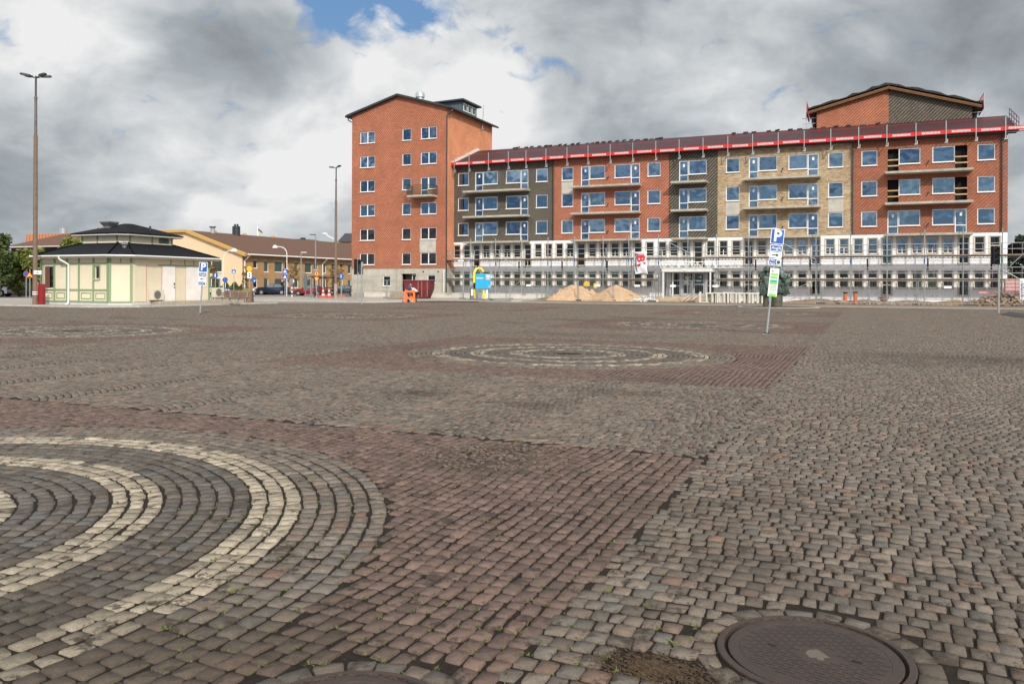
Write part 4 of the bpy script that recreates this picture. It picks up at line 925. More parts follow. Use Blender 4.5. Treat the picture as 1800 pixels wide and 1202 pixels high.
def rubble(name, label, px, v, rx, h, m, seed, n_, s, cat, py=530):
    u = fu(px, v, py); r = random.Random(seed); mb = MB()
    for i in range(n_):
        a = r.uniform(0,2*PI); q = math.sqrt(r.random()); x, y = rx*q*math.cos(a), rx*.5*q*math.sin(a); z = h*(1-q)*r.uniform(.5,1.05)+.02
        d = [r.uniform(.4,1)*s for _ in range(3)]; R = Matrix.Rotation(r.uniform(0,PI),3,'Z') @ Matrix.Rotation(r.uniform(-.7,.7),3,'X') @ Matrix.Rotation(r.uniform(-.7,.7),3,'Y')
        vs = [R @ Vector((sx*d[0], sy*d[1], sz*d[2]*.7))+Vector((x,y,z)) for sx, sy, sz in ((-1,-1,-1),(1,-1,-1),(1,1,-1),(-1,1,-1),(-1,-1,1),(1,-1,1),(1,1,1),(-1,1,1))]
        mb.raw(vs, [(0,3,2,1),(4,5,6,7),(0,1,5,4),(1,2,6,5),(2,3,7,6),(3,0,4,7)])
    o = mb.build(name, m, None, (*W(u, v), 0), rz=-TH); tag(o, label, cat); return o
rubble('rubble_heap', 'heap of broken brown bricks and stones at the right end of the block', 1760, 77.8, 3.0, 1.15, mat('broken_brick', (.27,.20,.14), .9, var=.55, vscale=1.5, stains=(.10,.075,.05)), 5, 420, .15, 'rubble heap')
rubble('rubble_heap', 'small heap of broken white insulation pieces right of the sand', 1133, 78.3, 1.5, .40, mat('white_rubble', (.68,.67,.63), .8, var=.2), 6, 110, .13, 'rubble heap')
rubble('gravel_patch', 'loose stones scattered on the soil before the white base', 1560, 78.6, 6.0, .25, mat('site_stones', (.30,.25,.20), .9, var=.4, vscale=2), 16, 260, .09, 'stones')
def low_wall():
    a, b = fu(622, 77.2, 520), fu(946, 77.6, 520); t = MB()
    t.box(0, b-a, 0, .3, 0, .62); t.box(-.03, b-a+.03, -.03, .33, .62, .68); o = t.build('low_wall', mat('low_wall_cream', (.62,.58,.50), .85, var=.15, vscale=1.2), None, (*W(a, 79.2), 0), rz=-TH)
    tag(o, 'long low cream concrete wall in front of the brick corner block', 'wall')
low_wall()
def terrace():
    t = MB(); t.box(0, 24, 0, 2.2, 0, .60); o = t.build('raised_pavement', M_slab, None, (*W(fu(622,79.5,520), 79.5), 0), rz=-TH); struct(o)
terrace()
# precast concrete elements in a row
def elements():
    M_e = mat('precast_white', (.62,.60,.53), .85, var=.2, vscale=3, bump=.2)
    pxs = [1229,1241,1251,1257,1263,1270,1278,1284,1291,1298,1307,1314,1321,1329]
    wheres = ['outermost at the left, lying apart','second from the porch side','third from the porch side','fourth from the porch side','fifth from the porch side','sixth from the porch side, tipped','middle one of the row','just right of the middle','sixth from the sculpture side','fifth from the sculpture side','fourth from the sculpture side','third from the sculpture side','second from the sculpture side','nearest the sculpture']
    r = random.Random(3)
    for i, p in enumerate(pxs):
        v = 77.0; u = fu(p, v, 528); q = MB(); w, h, d, th = .58, .92+r.uniform(-.04,.04), .5, .11
        q.box(0,th,0,d,0,h); q.box(w-th,w,0,d,0,h); q.box(th,w-th,0,d,h-th,h); 
        if i % 3: q.box(th,w-th,d-.05,d-.001,0,h-th)
        if i == 0: q = MB(); q.box(0,.14,0,.5,0,.98); q.box(.14,.9,0,.45,0,.07)
        o = q.build('concrete_element', M_e, None, (*W(u, v), .01), rz=-TH+r.uniform(-.25,.25))
        tag(o, 'U-shaped pale concrete element, '+wheres[i]+' of the row', 'concrete element', 'pale precast elements lined up by the kerb')
elements()
# pipes, tub, batten, yellow boxes, pallet, sign board at the right
def small_site():
    for p, l, h in ((1486,'orange plastic pipe stub with dark cap, left of the pair',.95),(1503.5,'orange plastic pipe stub with dark cap, right of the pair',1.0)):
        u = fu(p, 77.8, 530); t = thing('pipe_stub', l, 'pipe', (*W(u, 77.8), 0), 0, 'orange pipe stubs standing in the soil')
        q = MB(); q.cyl((0,0,0),(0,0,h),.16,n=16); q.build('pipe', mat('pipe_orange', (.50,.13,.05), .5), t); q = MB(); q.cyl((0,0,h-.02),(0,0,h+.10),.185,n=16); q.build('pipe_cap', M_black, t)
    u = fu(1478, 77.9, 530); q = MB(); q.cyl((0,0,.1),(0,0,.22),.5,n=20); q.cyl((0,0,.22),(0,0,.34),.3,n=20); tag(q.build('cable_drum_lid', mat('drum_wood', (.34,.24,.16), .8, var=.3), None, (*W(u, 77.6), .02)), 'round low wooden lid lying at the foot of the pipe stubs', 'drum lid')
    X, Y = gp(1554, 533.5); t = thing('terracotta_tub', 'terracotta planting tub with wilted flowers before the white base', 'flower tub', (X, Y, 0))
    q = MB(); q.loft([[(r*math.cos(2*PI*i/20), r*math.sin(2*PI*i/20), z) for i in range(20)] for r, z in ((.26,0),(.30,.08),(.44,.5),(.47,.5),(.47,.58),(.42,.58),(.40,.50))]); q.build('pot', mat('terracotta', (.36,.11,.06), .75, var=.2), t)
    q = MB(); r = random.Random(1)
    for i in range(60): a = r.uniform(0,2*PI); d = .4*math.sqrt(r.random()); x, y = d*math.cos(a), d*math.sin(a); z = .6+r.uniform(0,.12); q.face([(x,y,z-.06),(x+r.uniform(-.06,.06),y+.03,z),(x+r.uniform(-.06,.06),y-.03,z+.05)])
    q.build('flowers', mat('flower_mix', (.30,.28,.12), .8, var=.6, vscale=12, stains=(.45,.25,.22)), t)
    u0, u1 = fu(1720, 80.3, 515), fu(1765, 80.3, 515); q = MB(); q.box(0, u1-u0, 0, .06, 0, .16); tag(q.build('pink_batten', mat('batten_pink', (.72,.26,.24), .6), None, (*W(u0, 79.95), fz(1742, 516, 80)), rz=-TH), 'long pale red batten fixed low on the scaffold at the right', 'batten')
    for p, a, b, l in (((1025,1035.3),496.5,503,'orange-yellow rectangular board hanging by the left sand heap'),((1042.5,1048),497.8,506,'narrow orange-yellow board hanging between the two sand heaps')):
        ax, bx = fu(p[0], 80.2, 500), fu(p[1], 80.2, 500); q = MB(); q.box(0, bx-ax, 0, .05, 0, fz(1030,a,80.2)-fz(1030,b,80.2)); tag(q.build('yellow_board', mat('board_yellow', (.85,.42,.01), .6), None, (*W(ax, 80.38), fz(p[0], b, 80.2)), rz=-TH), l, 'board', 'orange-yellow boards on the scaffold')
    # wrapped pallet of boards
    u = fu(1770, 77.8, 520); t = thing('wrapped_pallet', 'tall pallet wrapped in red and white striped film at the corner of the block', 'pallet', (*W(u, 78.6), .0), -TH)
    for i in range(2):
        for j in range(7): q = MB(); q.box(i*.72, i*.72+.68, 0, .9, .15+j*.29, .15+j*.29+.14); q.build('pack', mat('film_pink', (.62,.40,.38), .4, var=.3, vscale=4), t); q = MB(); q.box(i*.72, i*.72+.68, .004, .896, .29+j*.29, .15+j*.29+.288); q.build('pack_stripe', mat('film_red', (.30,.06,.07), .4, var=.5, vscale=6, stains=(.5,.35,.33)), t)
    u = fu(1794, 77.0, 515); t = thing('site_board', 'tall white site information board cut by the right edge of the photo', 'sign board', (*W(u, 77.3), 0), -TH)
    q = MB(); q.box(0, 1.6, 0, .05, .35, 2.25); q.build('board', mat('board_white', (.70,.72,.76), .5), t); q = MB(); q.box(.05,.12,.05,.12,0,2.3); q.box(1.45,1.52,.05,.12,0,2.3); q.build('board_post', M_dkmetal, t)
    me = text_me('BYGG', .42, mat('ink_blue', (.03,.03,.15), .5), .003); me.transform(Matrix.Rotation(-PI/2,4,'Y')); obj('lettering', me, t, (.22, -.012, 1.3))
    u = fu(1788, 78.0, 520); t = thing('hand_cart', 'black and red site cart beside the tall white board', 'cart', (*W(u, 77.6), 0), -TH)
    q = MB(); q.box(0,1.3,0,.8,.25,.62); q.build('tray', M_black, t); q = MB(); q.box(.1,1.5,-.02,.0,.12,.24); q.build('red_frame', MATS['guard_red'], t)
    for x in (.25, 1.05): q = MB(); q.cyl((x,-.03,.14),(x,-.10,.14),.14,n=14); q.build('wheel', M_black, t)
    # orange traffic baffle near the sculpture
    X, Y = gp(1376.5+2, 532); q = MB(); q.bar((0,0,0),(.12,0,.75),.16,.06); tag(q.build('red_marker', mat('marker_red', (.65,.03,.02), .5), None, (X+.35, Y+1.5, .02)), 'small leaning red marker behind the bronze sculpture', 'marker')
    # hose coil, cables on the ground
    X, Y = gp(880, 529); q = MB(); 
    for k in range(5): q.tube([( .9*math.cos(a*.35)*(1+.05*k), .4*math.sin(a*.35+k*.3), .05+.05*k) for a in range(19)], .035, 6)
    tag(q.build('hose_coil', mat('hose_grey', (.20,.22,.22), .7), None, (X, Y, .0)), 'grey hose coiled on the ground right of the blue blower', 'hose')
small_site()
# ------------------------------------------------------------------ kiosk
M_kc = mat('kiosk_cream', (.68,.60,.44), .7, var=.07, vscale=1.1); M_kg = mat('kiosk_green', (.20,.29,.15), .6); M_tile = mat('black_tiles', (.010,.011,.015), .6, var=.5, vscale=5, spec=.18)
def kiosk():
    nt = M_tile.node_tree; tc = nt.nodes.new('ShaderNodeTexCoord'); w = nt.nodes.new('ShaderNodeTexWave'); w.bands_direction = 'Z'; w.inputs['Scale'].default_value = 2.6; w.wave_profile = 'SAW'
    b = nt.nodes.new('ShaderNodeBump'); b.inputs['Distance'].default_value = .16; nt.links.new(tc.outputs['Object'], w.inputs['Vector']); nt.links.new(w.outputs['Fac'], b.inputs['Height']); nt.links.new(b.outputs[0], nt.nodes['Principled BSDF'].inputs['Normal'])
    A = Vector(uv(-27.1, 55.4)); u0, v0 = A.x-7.5, A.y
    t = thing('kiosk', 'cream and green timber kiosk with black tiled roof and raised lantern', 'kiosk', (*W(u0, v0), 0), -TH)
    def oct(x0, x1, y0, y1, c, z): return [(x0+c,y0,z),(x1-c,y0,z),(x1,y0+c,z),(x1,y1-c,z),(x1-c,y1,z),(x0+c,y1,z),(x0,y1-c,z),(x0,y0+c,z)]
    X0, X1, Y0, Y1, c = -.14, 8.54, 0, 9.2, 1.04; zt = 3.30
    pl = MB(); pl.loft([oct(X0-.0,X1+.0,Y0,Y1,c,-.02), oct(X0,X1,Y0,Y1,c,.26)]); pl.build('plinth', mat('plinth_white', (.52,.53,.53), .8, var=.15), t)
    w = MB(); wl = [(1.26,2.22,1.18,2.75),(6.22,6.66,1.85,2.72)]
    wall(w, .9, 7.5, .26, zt, wl, 0, .10)
    o = oct(X0,X1,Y0,Y1,c,.26); o2 = oct(X0,X1,Y0,Y1,c,zt)
    for i in range(1, 8): w.face([o[i], o[(i+1)%8], o2[(i+1)%8], o2[i]])
    w.build('wall', M_kc, t)
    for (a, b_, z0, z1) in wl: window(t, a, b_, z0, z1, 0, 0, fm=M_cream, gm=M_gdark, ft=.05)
    q = MB(); q.box(1.36,1.80,-.0,.05,1.25,2.68); q.build('brick_shutter', mat('shutter_brown', (.13,.045,.035), .8, var=.2), t)
    g = MB(); tr = .11
    def frame(x0, x1, z0, z1, w_=.07, y=-.03): g.box(x0,x1,y,0-.002,z0,z0+w_); g.box(x0,x1,y,-.002,z1-w_,z1); g.box(x0,x0+w_,y,-.002,z0+w_,z1-w_); g.box(x1-w_,x1,y,-.002,z0+w_,z1-w_)
    vs = [.9, 2.26, 3.50, 4.65, 6.03, 7.36]
    for x in vs: g.box(x, x+.14, -.045, -.002, .26, zt)
    for z in (.26, 1.05, 2.84): 
        for a, b_ in zip(vs[:-1], vs[1:]): g.box(a+.142, b_-.002, -.035, -.003, z, z+.12)
    for a, b_ in zip(vs[:-1], vs[1:]):
        if b_ != 4.65: frame(a+.28, b_-.14, .50, .93, .05)
    frame(6.15, 6.74, 1.78, 2.80, .08); g.build('trim', M_kg, t)
    # chamfer face and side face trim, in their own frames
    def sub(name, m, origin, rz, fn): q = MB(); fn(q); return q.build(name, m, t, (*origin, 0), rz=rz)
    Lc = c*math.sqrt(2)
    def ch(q):
        q.box(.0,.16,-.045,-.002,.26,zt); q.box(Lc-.16,Lc,-.045,-.002,.26,zt)
        for z in (.26, 2.84): q.box(.162,Lc-.162,-.035,-.003,z,z+.10)
        q.box(Lc*.5-.03,Lc*.5+.03,-.03,-.003,2.95,zt)
    sub('trim', M_kg, (7.5, 0), PI/4, ch)
    S = Y1-2*c
    def sd(q):
        q.box(S-.14,S,-.045,-.002,.26,zt); q.box(2.2,S-.14,-.03,-.003,2.83,2.90)
        for x in (3.3,4.6,5.5,6.3): q.box(x,x+.06,-.03,-.003,2.90,zt)
        q.box(S-.9,S-.14,-.03,-.003,.26,.34)
    sub('trim', M_kg, (X1, c), PI/2, sd)
    def door(name, a, b_, z0, z1, m, lab=None, hd=True):
        q = MB(); q.box(a, b_, -.05, -.003, z0, z1); o = q.build(name, m, t, (X1, c, 0), rz=PI/2, label=lab)
        if not hd: return
        h = MB(); h.box(b_-.14, b_-.06, -.08, -.051, 1.25, 1.33); h.box(b_-.15,b_-.07,-.075,-.051,1.45,1.62); h.build('handle', M_black, o)
    M_dw = mat('door_white', (.80,.79,.77), .6, var=.08, vscale=1.3, stains=(.70,.64,.55))
    door('door', 2.55, 3.72, .30, 2.80, M_dw); door('double_door', 4.75, 6.35, .30, 2.80, M_dw, 'wide scuffed white door')
    door('panel', .12, 1.10, .32, 3.2, M_kc, hd=False)
    def pk(q):
        for x in (1.14, 2.48, 3.76, 4.72): q.box(x, x+.04, -.03, -.004, .28, 2.9)
    sub('pink_edging', mat('edging_pink', (.62,.30,.27), .7), (X1, c), PI/2, pk)
    for x, y, z, lab in ((1.35, .0, .42, None), (7.25, .3, .55, None)):
        ac = MB(); ac.box(x, x+.98, -.42, -.06, z, z+.72); o = ac.build('heat_pump', mat('pump_cream', (.60,.56,.46), .6), t, (X1, c, 0), rz=PI/2)
        f = MB(); f.cyl((x+.40,-.44,z+.36),(x+.40,-.421,z+.36),.29,n=20); f.build('fan_grille', mat('grille_dark', (.14,.13,.11), .6), o)
    # lower roof
    r = MB(); rb = oct(X0-.42,X1+.62,Y0-.55,Y1+.62,c+.2,zt+.16); rt = oct(1.9,6.44,2.1,7.1,.5,4.42); rb2 = [(x,y,z-.05) for x,y,z in rb]
    r.loft([rb2, rb, rt], cap=False); ro = r.build('roof', M_tile, t)
    s = MB(); s.loft([oct(X0-.36,X1+.56,Y0-.49,Y1+.56,c+.2,zt-.02), oct(X0-.38,X1+.58,Y0-.51,Y1+.58,c+.2,zt+.11)]); s.build('eave', mat('eave_cream', (.70,.66,.57), .7), t)
    gu = MB(); G0 = oct(X0-.48,X1+.68,Y0-.61,Y1+.68,c+.2,zt+.13)
    for i in range(8): gu.cyl(G0[i], G0[(i+1)%8], .055, n=6)
    gu.build('gutter', M_white, t)
    for i in range(8): hp = MB(); hp.cyl(rb[i], rt[i], .09, n=6); hp.build('hip_tiles', M_tile, ro)
    dp = MB(); dp.tube([(3.50,-.62,zt+.1),(3.50,-.56,zt-.1),(3.84,-.12,zt-.45),(3.84,-.12,.2),(3.80,-.3,.08)], .06); dp.build('downpipe', M_white, t)
    # lantern
    l = MB(); l.loft([oct(1.9,6.44,2.1,7.1,.5,4.2), oct(1.9,6.44,2.1,7.1,.5,4.95)]); lo = l.build('lantern', M_kc, t)
    lt = MB()
    for x in (2.4, 3.9, 5.82): lt.box(x, x+.11, 2.06, 2.098, 4.42, 4.95)
    for y in (2.62, 4.6, 6.45): lt.box(6.442, 6.48, y, y+.12, 4.42, 4.95)
    lt.build('lantern_trim', M_kg, lo); lw = MB(); lw.box(6.445,6.47,5.3,6.2,4.52,4.90); lw.build('lantern_window', M_ggreen, lo)
    le = MB(); le.loft([oct(1.4,6.94,1.6,7.6,.55,4.95), oct(1.4,6.94,1.6,7.6,.55,5.06)]); le.build('eave', mat('eave_cream', (.7,.66,.57)), lo)
    lr = MB(); lr.loft([oct(1.34,7.0,1.54,7.66,.55,5.05), oct(1.34,7.0,1.54,7.66,.55,5.11), oct(3.9,4.4,4.3,4.9,.1,5.95)]); lr.build('upper_roof', M_tile, lo)
    # chimney with cowl, small vents
    ch_ = MB(); ch_.box(2.95,4.15,3.0,3.9,5.0,5.5); co = ch_.build('chimney', mat('chimney_felt', (.035,.034,.033), .8, var=.3), t)
    k = MB(); k.box(2.9,4.2,2.95,3.95,5.5,5.57); k.build('chimney_cap', mat('cap_rust', (.30,.13,.05), .8, var=.6, vscale=6, stains=(.08,.05,.04)), co)
    k = MB(); k.loft([[(3.55+x*s_,3.45+y*s_,z) for x,y in ((-1,-1),(1,-1),(1,1),(-1,1))] for s_, z in ((.28,5.57),(.28,5.70),(.46,5.96),(.46,6.04),(.38,6.06))]); k.build('chimney_cowl', mat('cowl_grey', (.18,.19,.19), .45, .5), co)
    vv = MB(); vv.cyl((7.15,1.6,3.75),(7.15,1.6,4.25),.16,n=12); vv.cyl((7.15,1.6,4.25),(7.15,1.6,4.42),.27,.10,n=12); vv.box(6.7,7.6,1.2,1.5,3.6,3.85); vv.build('roof_vent', mat('vent_grey', (.16,.17,.17), .5, .4), ro)
    v2 = MB(); v2.cyl((6.2,4.7,5.2),(6.2,4.7,5.75),.07,n=10); v2.build('vent_pipe', M_dkmetal, ro)
    return u0, v0
KU, KV = kiosk()
# ground round the kiosk
strip_uv('kiosk_pavement', [(KU-30,KV-1.9),(KU+8.0,KV-2.3),(KU+10.4,KV-.2),(KU+10.8,KV+13),(KU+2,KV+14),(KU-30,KV+14)], M_slab, -.02, .10)
strip_uv('kiosk_kerb', [(KU-30,KV-2.15),(KU+8.1,KV-2.55),(KU+10.65,KV-.3),(KU+11.05,KV+13),(KU+10.8,KV+13),(KU+10.4,KV-.2),(KU+8.0,KV-2.3),(KU-30,KV-1.9)], M_conc, -.02, .12)
strip_uv('kiosk_step', [(KU+8.65,KV+2.6),(KU+9.5,KV+2.6),(KU+9.8,KV+10.5),(KU+8.65,KV+10.5)], mat('step_concrete', (.38,.33,.25), .9, var=.3), .09, .33)
# ------------------------------------------------------------------ long two-storey building on the left
def brickhouse():
    C = (-37.6, 115.0); u0, v0 = uv(*C)
    t = thing('office_building', 'two-storey building with cream gable, yellow verge and long brown tiled roof', 'building', (*W(u0, v0), 0), -TH)
    B = brickmat('brick_ochre', (.50,.31,.145), (.40,.23,.10), (.36,.26,.16), 0, .25, .5)
    Ls = 52; ze, zr, wr = 5.75, 9.05, 10.0; z0 = .35
    sidew = []; 
    def L(px): # distance along the side wall
        tt = ab(px, 470)[0]/F; return (tt*C[1]-C[0])/(ST-tt*CT)
    up = [(445,453,0),(464,472.5,1),(483,497.5,2),(500.5,507.5,0),(517,525,1),(536,548.5,2),(551.5,559,0),(566.5,573.5,1),(583,592.5,2),(597.5,603.5,0),(611.5,618,1)]
    holes = []
    for a, b, k in up: holes.append((L(a), L(b), 3.25 if k else 3.75, 4.95)); 
    for a, b, k in up: holes.append((L(a), L(b), .95, 2.35))
    w = MB(); wall(w, 0, Ls, z0, ze, holes, 0, .22)
    wo = w.build('side_wall', B, t, (0,0,0), rz=PI/2)
    nt = t
    for a, b, c, d in holes:
        fo = window(t, a, b, c, d, .0, 1 if b-a > 2.2 else 0, gm=M_ggreen if (int(a*7)%3) else M_gdark, name='window', ft=.09)
        # move into the side frame
        x, y, z = fo.location; fo.location = (-(y+.06), x, z); fo.rotation_euler = (0,0,PI/2)
    g = MB(); xl, xf = -17.0, -wr
    gw = [(-7.55,-3.65,3.15,4.9),(-7.4,-3.9,.85,2.55),(-15,-12.2,3.0,4.6)]
    wall(g, -25, 0, z0, ze, gw, 0, .15); g.face([(0,0,ze),(-wr,0,zr-.1),(-17,0,zr-.1),(-25,0,ze+.5),(-25,0,ze)]); g.build('gable_wall', mat('render_cream', (.74,.56,.35), .8, var=.06, vscale=.6), t)
    for a, b, c, d in gw: window(t, a, b, c, d, 0, 1, gm=M_ggreen, ft=.10)
    y = MB(); y.bar((.9,-.25,ze-.22),(-wr,-.25,zr+.05),.5,.42); y.bar((-wr,-.25,zr+.06),(-17,-.25,zr+.06),.5,.36); y.bar((-17,-.25,zr+.05),(-26,-.25,ze+.5),.5,.42); y.build('verge_board', mat('verge_yellow', (.52,.31,.08), .7), t)
    r = MB(); tk = .12; e0 = (.85, ze-.15)
    r.yprism([e0, (-wr, zr), (-17, zr), (-26, ze), (-26, ze+.15), (-17, zr+tk+.05), (-wr, zr+tk+.05), (e0[0], e0[1]+tk)], .02, Ls); rm = mat('tile_brown', (.125,.065,.042), .95, var=.35, vscale=6, bump=.5, bscale=20); ro = r.build('roof', rm, t)
    gt = MB(); gt.cyl((.95,0,ze-.12),(.95,Ls,ze-.12),.10,n=7); gt.build('gutter', M_white, t)
    for yy in (.35, L(566)): 
        d = MB(); d.tube([(.93,yy+.1,ze-.2),(.12,yy,ze-1.0),(.12,yy,z0)], .085); d.build('downpipe', M_white, t)
    for px in (435, 488, 538): d = MB(); yy = L(px)+4; d.ell((-wr+.3,yy,zr+.15),.35,.3,.28,8,5); d.build('roof_hatch', mat('hatch_orange', (.50,.22,.08), .7), ro)
    for px, r_, h, m, lab in ((380,.30,1.0,M_zinc,'flue'),(402,.60,1.35,M_dkmetal,'chimney')):
        d = MB(); yy = max(2.0, L(px)*.0+ (4.5 if px == 380 else 9.5)); d.cyl((-wr+.4,yy,zr-.3),(-wr+.4,yy,zr+h),r_,n=12); 
        if px == 402: d.cyl((-wr+.15,yy,zr+h),(-wr+.15,yy,zr+h+.35),.15); d.cyl((-wr+.65,yy,zr+h),(-wr+.65,yy,zr+h+.35),.15)
        else: d.cyl((-wr+.4,yy,zr+h-.3),(-wr+.4,yy,zr+h),.3,.55,n=12)
        d.build(lab, m, t)
    return t
brickhouse()
def redhouse():
    Y = 104; x0, _, _ = at(20, 440, Y); u0, v0 = uv(x0, Y); t = thing('brick_house', 'low dark red brick building with brown hipped roof behind the trees at the left', 'building', (x0, Y, 0), -TH)
    w = MB(); Wd_, D = 12, 5; ze, zr = 5.9, 7.7; wall(w, 0, Wd_, 0, ze, [(8.1,9.1,1.2,2.6)], 0, .2); w.face([(Wd_,0,0),(Wd_,D,0),(Wd_,D,ze),(Wd_,0,ze)]); w.face([(0,0,0),(0,D,0),(0,D,ze),(0,0,ze)]); w.build('wall', brickmat('brick_plum', (.33,.17,.10), (.25,.12,.07), (.26,.18,.13), 0, .25, .5), t)
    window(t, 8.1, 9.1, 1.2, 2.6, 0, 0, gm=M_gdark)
    b = MB(); b.box(0, Wd_, -.03, -.002, 4.1, ze); b.build('dark_band', mat('band_plum', (.09,.05,.035), .85), t)
    r = MB(); o = .7; r.loft([[(-o,-o,ze),(Wd_+o,-o,ze),(Wd_+o,D+o,ze),(-o,D+o,ze)],[(-o,-o,ze+.12),(Wd_+o,-o,ze+.12),(Wd_+o,D+o,ze+.12),(-o,D+o,ze+.12)],[(6.3,2.3,zr),(Wd_-1.5,2.3,zr),(Wd_-1.5,2.8,zr),(6.3,2.8,zr)]]); r.build('roof', MATS['tile_brown'], t)
    g = MB(); g.cyl((-o,-o-.06,ze+.08),(Wd_+o,-o-.06,ze+.08),.09,n=6); g.build('gutter', mat('gutter_grey', (.5,.5,.48), .5), t)
    p = MB(); p.box(-5.5,3.2,6,10,0,8.1); po = p.build('penthouse', mat('penthouse_orange', (.52,.20,.09), .7, var=.08), t)
    for i in range(14): q = MB(); q.box(-5.4+i*.62, -5.36+i*.62, 5.96, 5.998, 5, 8.05); q.build('cladding_seam', mat('seam_orange', (.30,.10,.05), .7), po)
    v = MB(); v.cyl((-.9,8,8.05),(-.9,8,8.2),.3,n=16); v.cyl((-.9,8,8.2),(-.9,8,8.95),.52,n=20); v.build('roof_fan', mat('fan_steel', (.55,.55,.54), .3, .8), t)
    d = MB(); d.box(1.2,4.2,-2.2,-.02,0,2.5); d.build('shed', mat('shed_dark', (.035,.045,.035), .8), t)
redhouse()
def far():
    x, y, z = at(508, 420, 210); t = thing('mansard_building', 'distant building with black mansard roof above the brown roof ridge', 'building', (x, y, 0), -TH)
    q = MB(); q.box(-5.6,5.6,0,12,0,9.5); q.build('wall', MATS['render_cream'], t)
    q = MB(); f = lambda xx, yy0, yy1, zz: [(-xx,yy0,zz),(xx,yy0,zz),(xx,yy1,zz),(-xx,yy1,zz)]; q.loft([f(6.2,-.5,12.5,9.4), f(5.0,.8,11.5,12.0), f(1.6,3,9,13.1)]); q.build('mansard_roof', mat('roof_charcoal', (.045,.047,.055), .6, var=.2), t)
    q = MB(); q.box(1.2,2.1,3,4,12.5,13.4); q.build('chimney', M_dkmetal, t)
    x, y, z = at(597, 430, 190); t = thing('orange_building', 'distant orange brick building with black roof, half hidden by the corner block', 'building', (x, y, 0), -TH)
    q = MB(); wall(q, 0, 9, 0, 11.2, [(1.5,3.0,9.2,10.5)], 0, .2); q.face([(0,0,0),(0,9,0),(0,9,11.2),(0,0,11.2)]); q.build('wall', mat('far_orange', (.50,.26,.12), .85, var=.1), t); window(t, 1.5, 3.0, 9.2, 10.5, 0, 0, gm=M_ggreen)
    q = MB(); q.loft([[(-.4,-.4,11.2),(9.4,-.4,11.2),(9.4,9,11.2),(-.4,9,11.2)],[(1.0,.6,13.2),(8.4,.6,13.2),(8.4,8,13.2),(1.0,8,13.2)]]); q.build('roof', MATS['roof_charcoal'], t)
    # flagpole
    x, y, _ = at(452.5, 500, 170); z1 = at(452.5, 400, 170)[2]; t = thing('flagpole', 'white flagpole with blue and yellow flag above the brown roof', 'flagpole', (x, y, 0), 0)
    q = MB(); q.cyl((0,0,0),(0,0,z1),.14,.10,n=8); q.build('pole', M_white, t); q = MB(); q.ell((0,0,z1+.1),.16,.16,.14,8,5); q.build('knob', M_white, t)
    def fl(m, z_off, nm, w_):
        q = MB(); N_ = 8; vs = []
        for j in (0, 1):
            for i in range(N_+1): s = i/N_; vs.append((.1+s*.95*w_, .15*math.sin(s*5), z1-.2-z_off-j*.42*(1-s*.3)-s*.75))
        q.raw(vs, [(i, i+1, N_+2+i, N_+1+i) for i in range(N_)]); q.build(nm, m, t)
    fl(mat('flag_blue', (.015,.05,.20), .7), 0, 'flag_blue_part', 1.0); fl(mat('flag_yellow', (.65,.5,.03), .7), .42, 'flag_yellow_part', .8); 
far()
# ------------------------------------------------------------------ trees
def tree(name, label, X, Y, h, r, cz, col, seed, n_=2600, cat='tree', leaf=.14, trunk=.16, group=None, flat=1.0):
    t = thing(name, label, cat, (X, Y, 0), 0, group); rr = np.random.default_rng(seed); R_ = random.Random(seed)
    mt = mat('bark', (.09,.07,.05), .9, var=.3); tr = MB(); tr.tube([(0,0,0),(.05,.02,h*.3),(0,.05,h*.62)], [trunk, trunk*.75, trunk*.4], 7)
    cl = []
    for i in range(9): 
        a = R_.uniform(0,2*PI); q = R_.uniform(.3,.75)*r; z = cz+R_.uniform(-.5,.6)*(h-cz); c = (q*math.cos(a), q*math.sin(a)*flat, z); cl.append(c); tr.tube([(0,0,h*.25+R_.uniform(0,.2)*h), c], [trunk*.4, trunk*.12], 5)
    tr.build('trunk', mt, t)
    nc = 26; ca = rr.uniform(0,2*PI,nc); cq = np.sqrt(rr.uniform(0,1,nc))*r*.85; cen = np.c_[cq*np.cos(ca), cq*np.sin(ca)*flat, cz+(h-cz)*rr.uniform(-.75,.8,nc)*(1-.45*(cq/r)**2)]
    ids = rr.integers(0,nc,n_); d = rr.normal(size=(n_,3)); d /= np.linalg.norm(d,axis=1)[:,None]; P = cen[ids]+d*(r*.30*rr.uniform(.25,1.1,n_)**.6)[:,None]
    A = rr.normal(size=(n_,3)); A /= np.linalg.norm(A,axis=1)[:,None]; Bv = np.cross(A, rr.normal(size=(n_,3))); Bv /= np.linalg.norm(Bv,axis=1)[:,None]; s = (leaf*rr.uniform(.6,1.4,n_))[:,None]
    V = np.stack([P-A*s, P+Bv*s*.55, P+A*s, P-Bv*s*.55], 1).reshape(-1,3)
    me = bpy.data.meshes.new('crown'); me.from_pydata(V.tolist(), [], np.arange(n_*4).reshape(-1,4).tolist()); me.materials.append(col); obj('crown', me, t); return t
G1 = mat('leaf_dark', (.065,.095,.022), .7, var=.5, vscale=1.2); G2 = mat('leaf_yellow_green', (.15,.18,.03), .7, var=.45, vscale=1.5); G3 = mat('leaf_autumn', (.22,.17,.05), .7, var=.5, vscale=2, stains=(.16,.07,.03)); G4 = mat('leaf_deep', (.018,.028,.013), .8, var=.4)
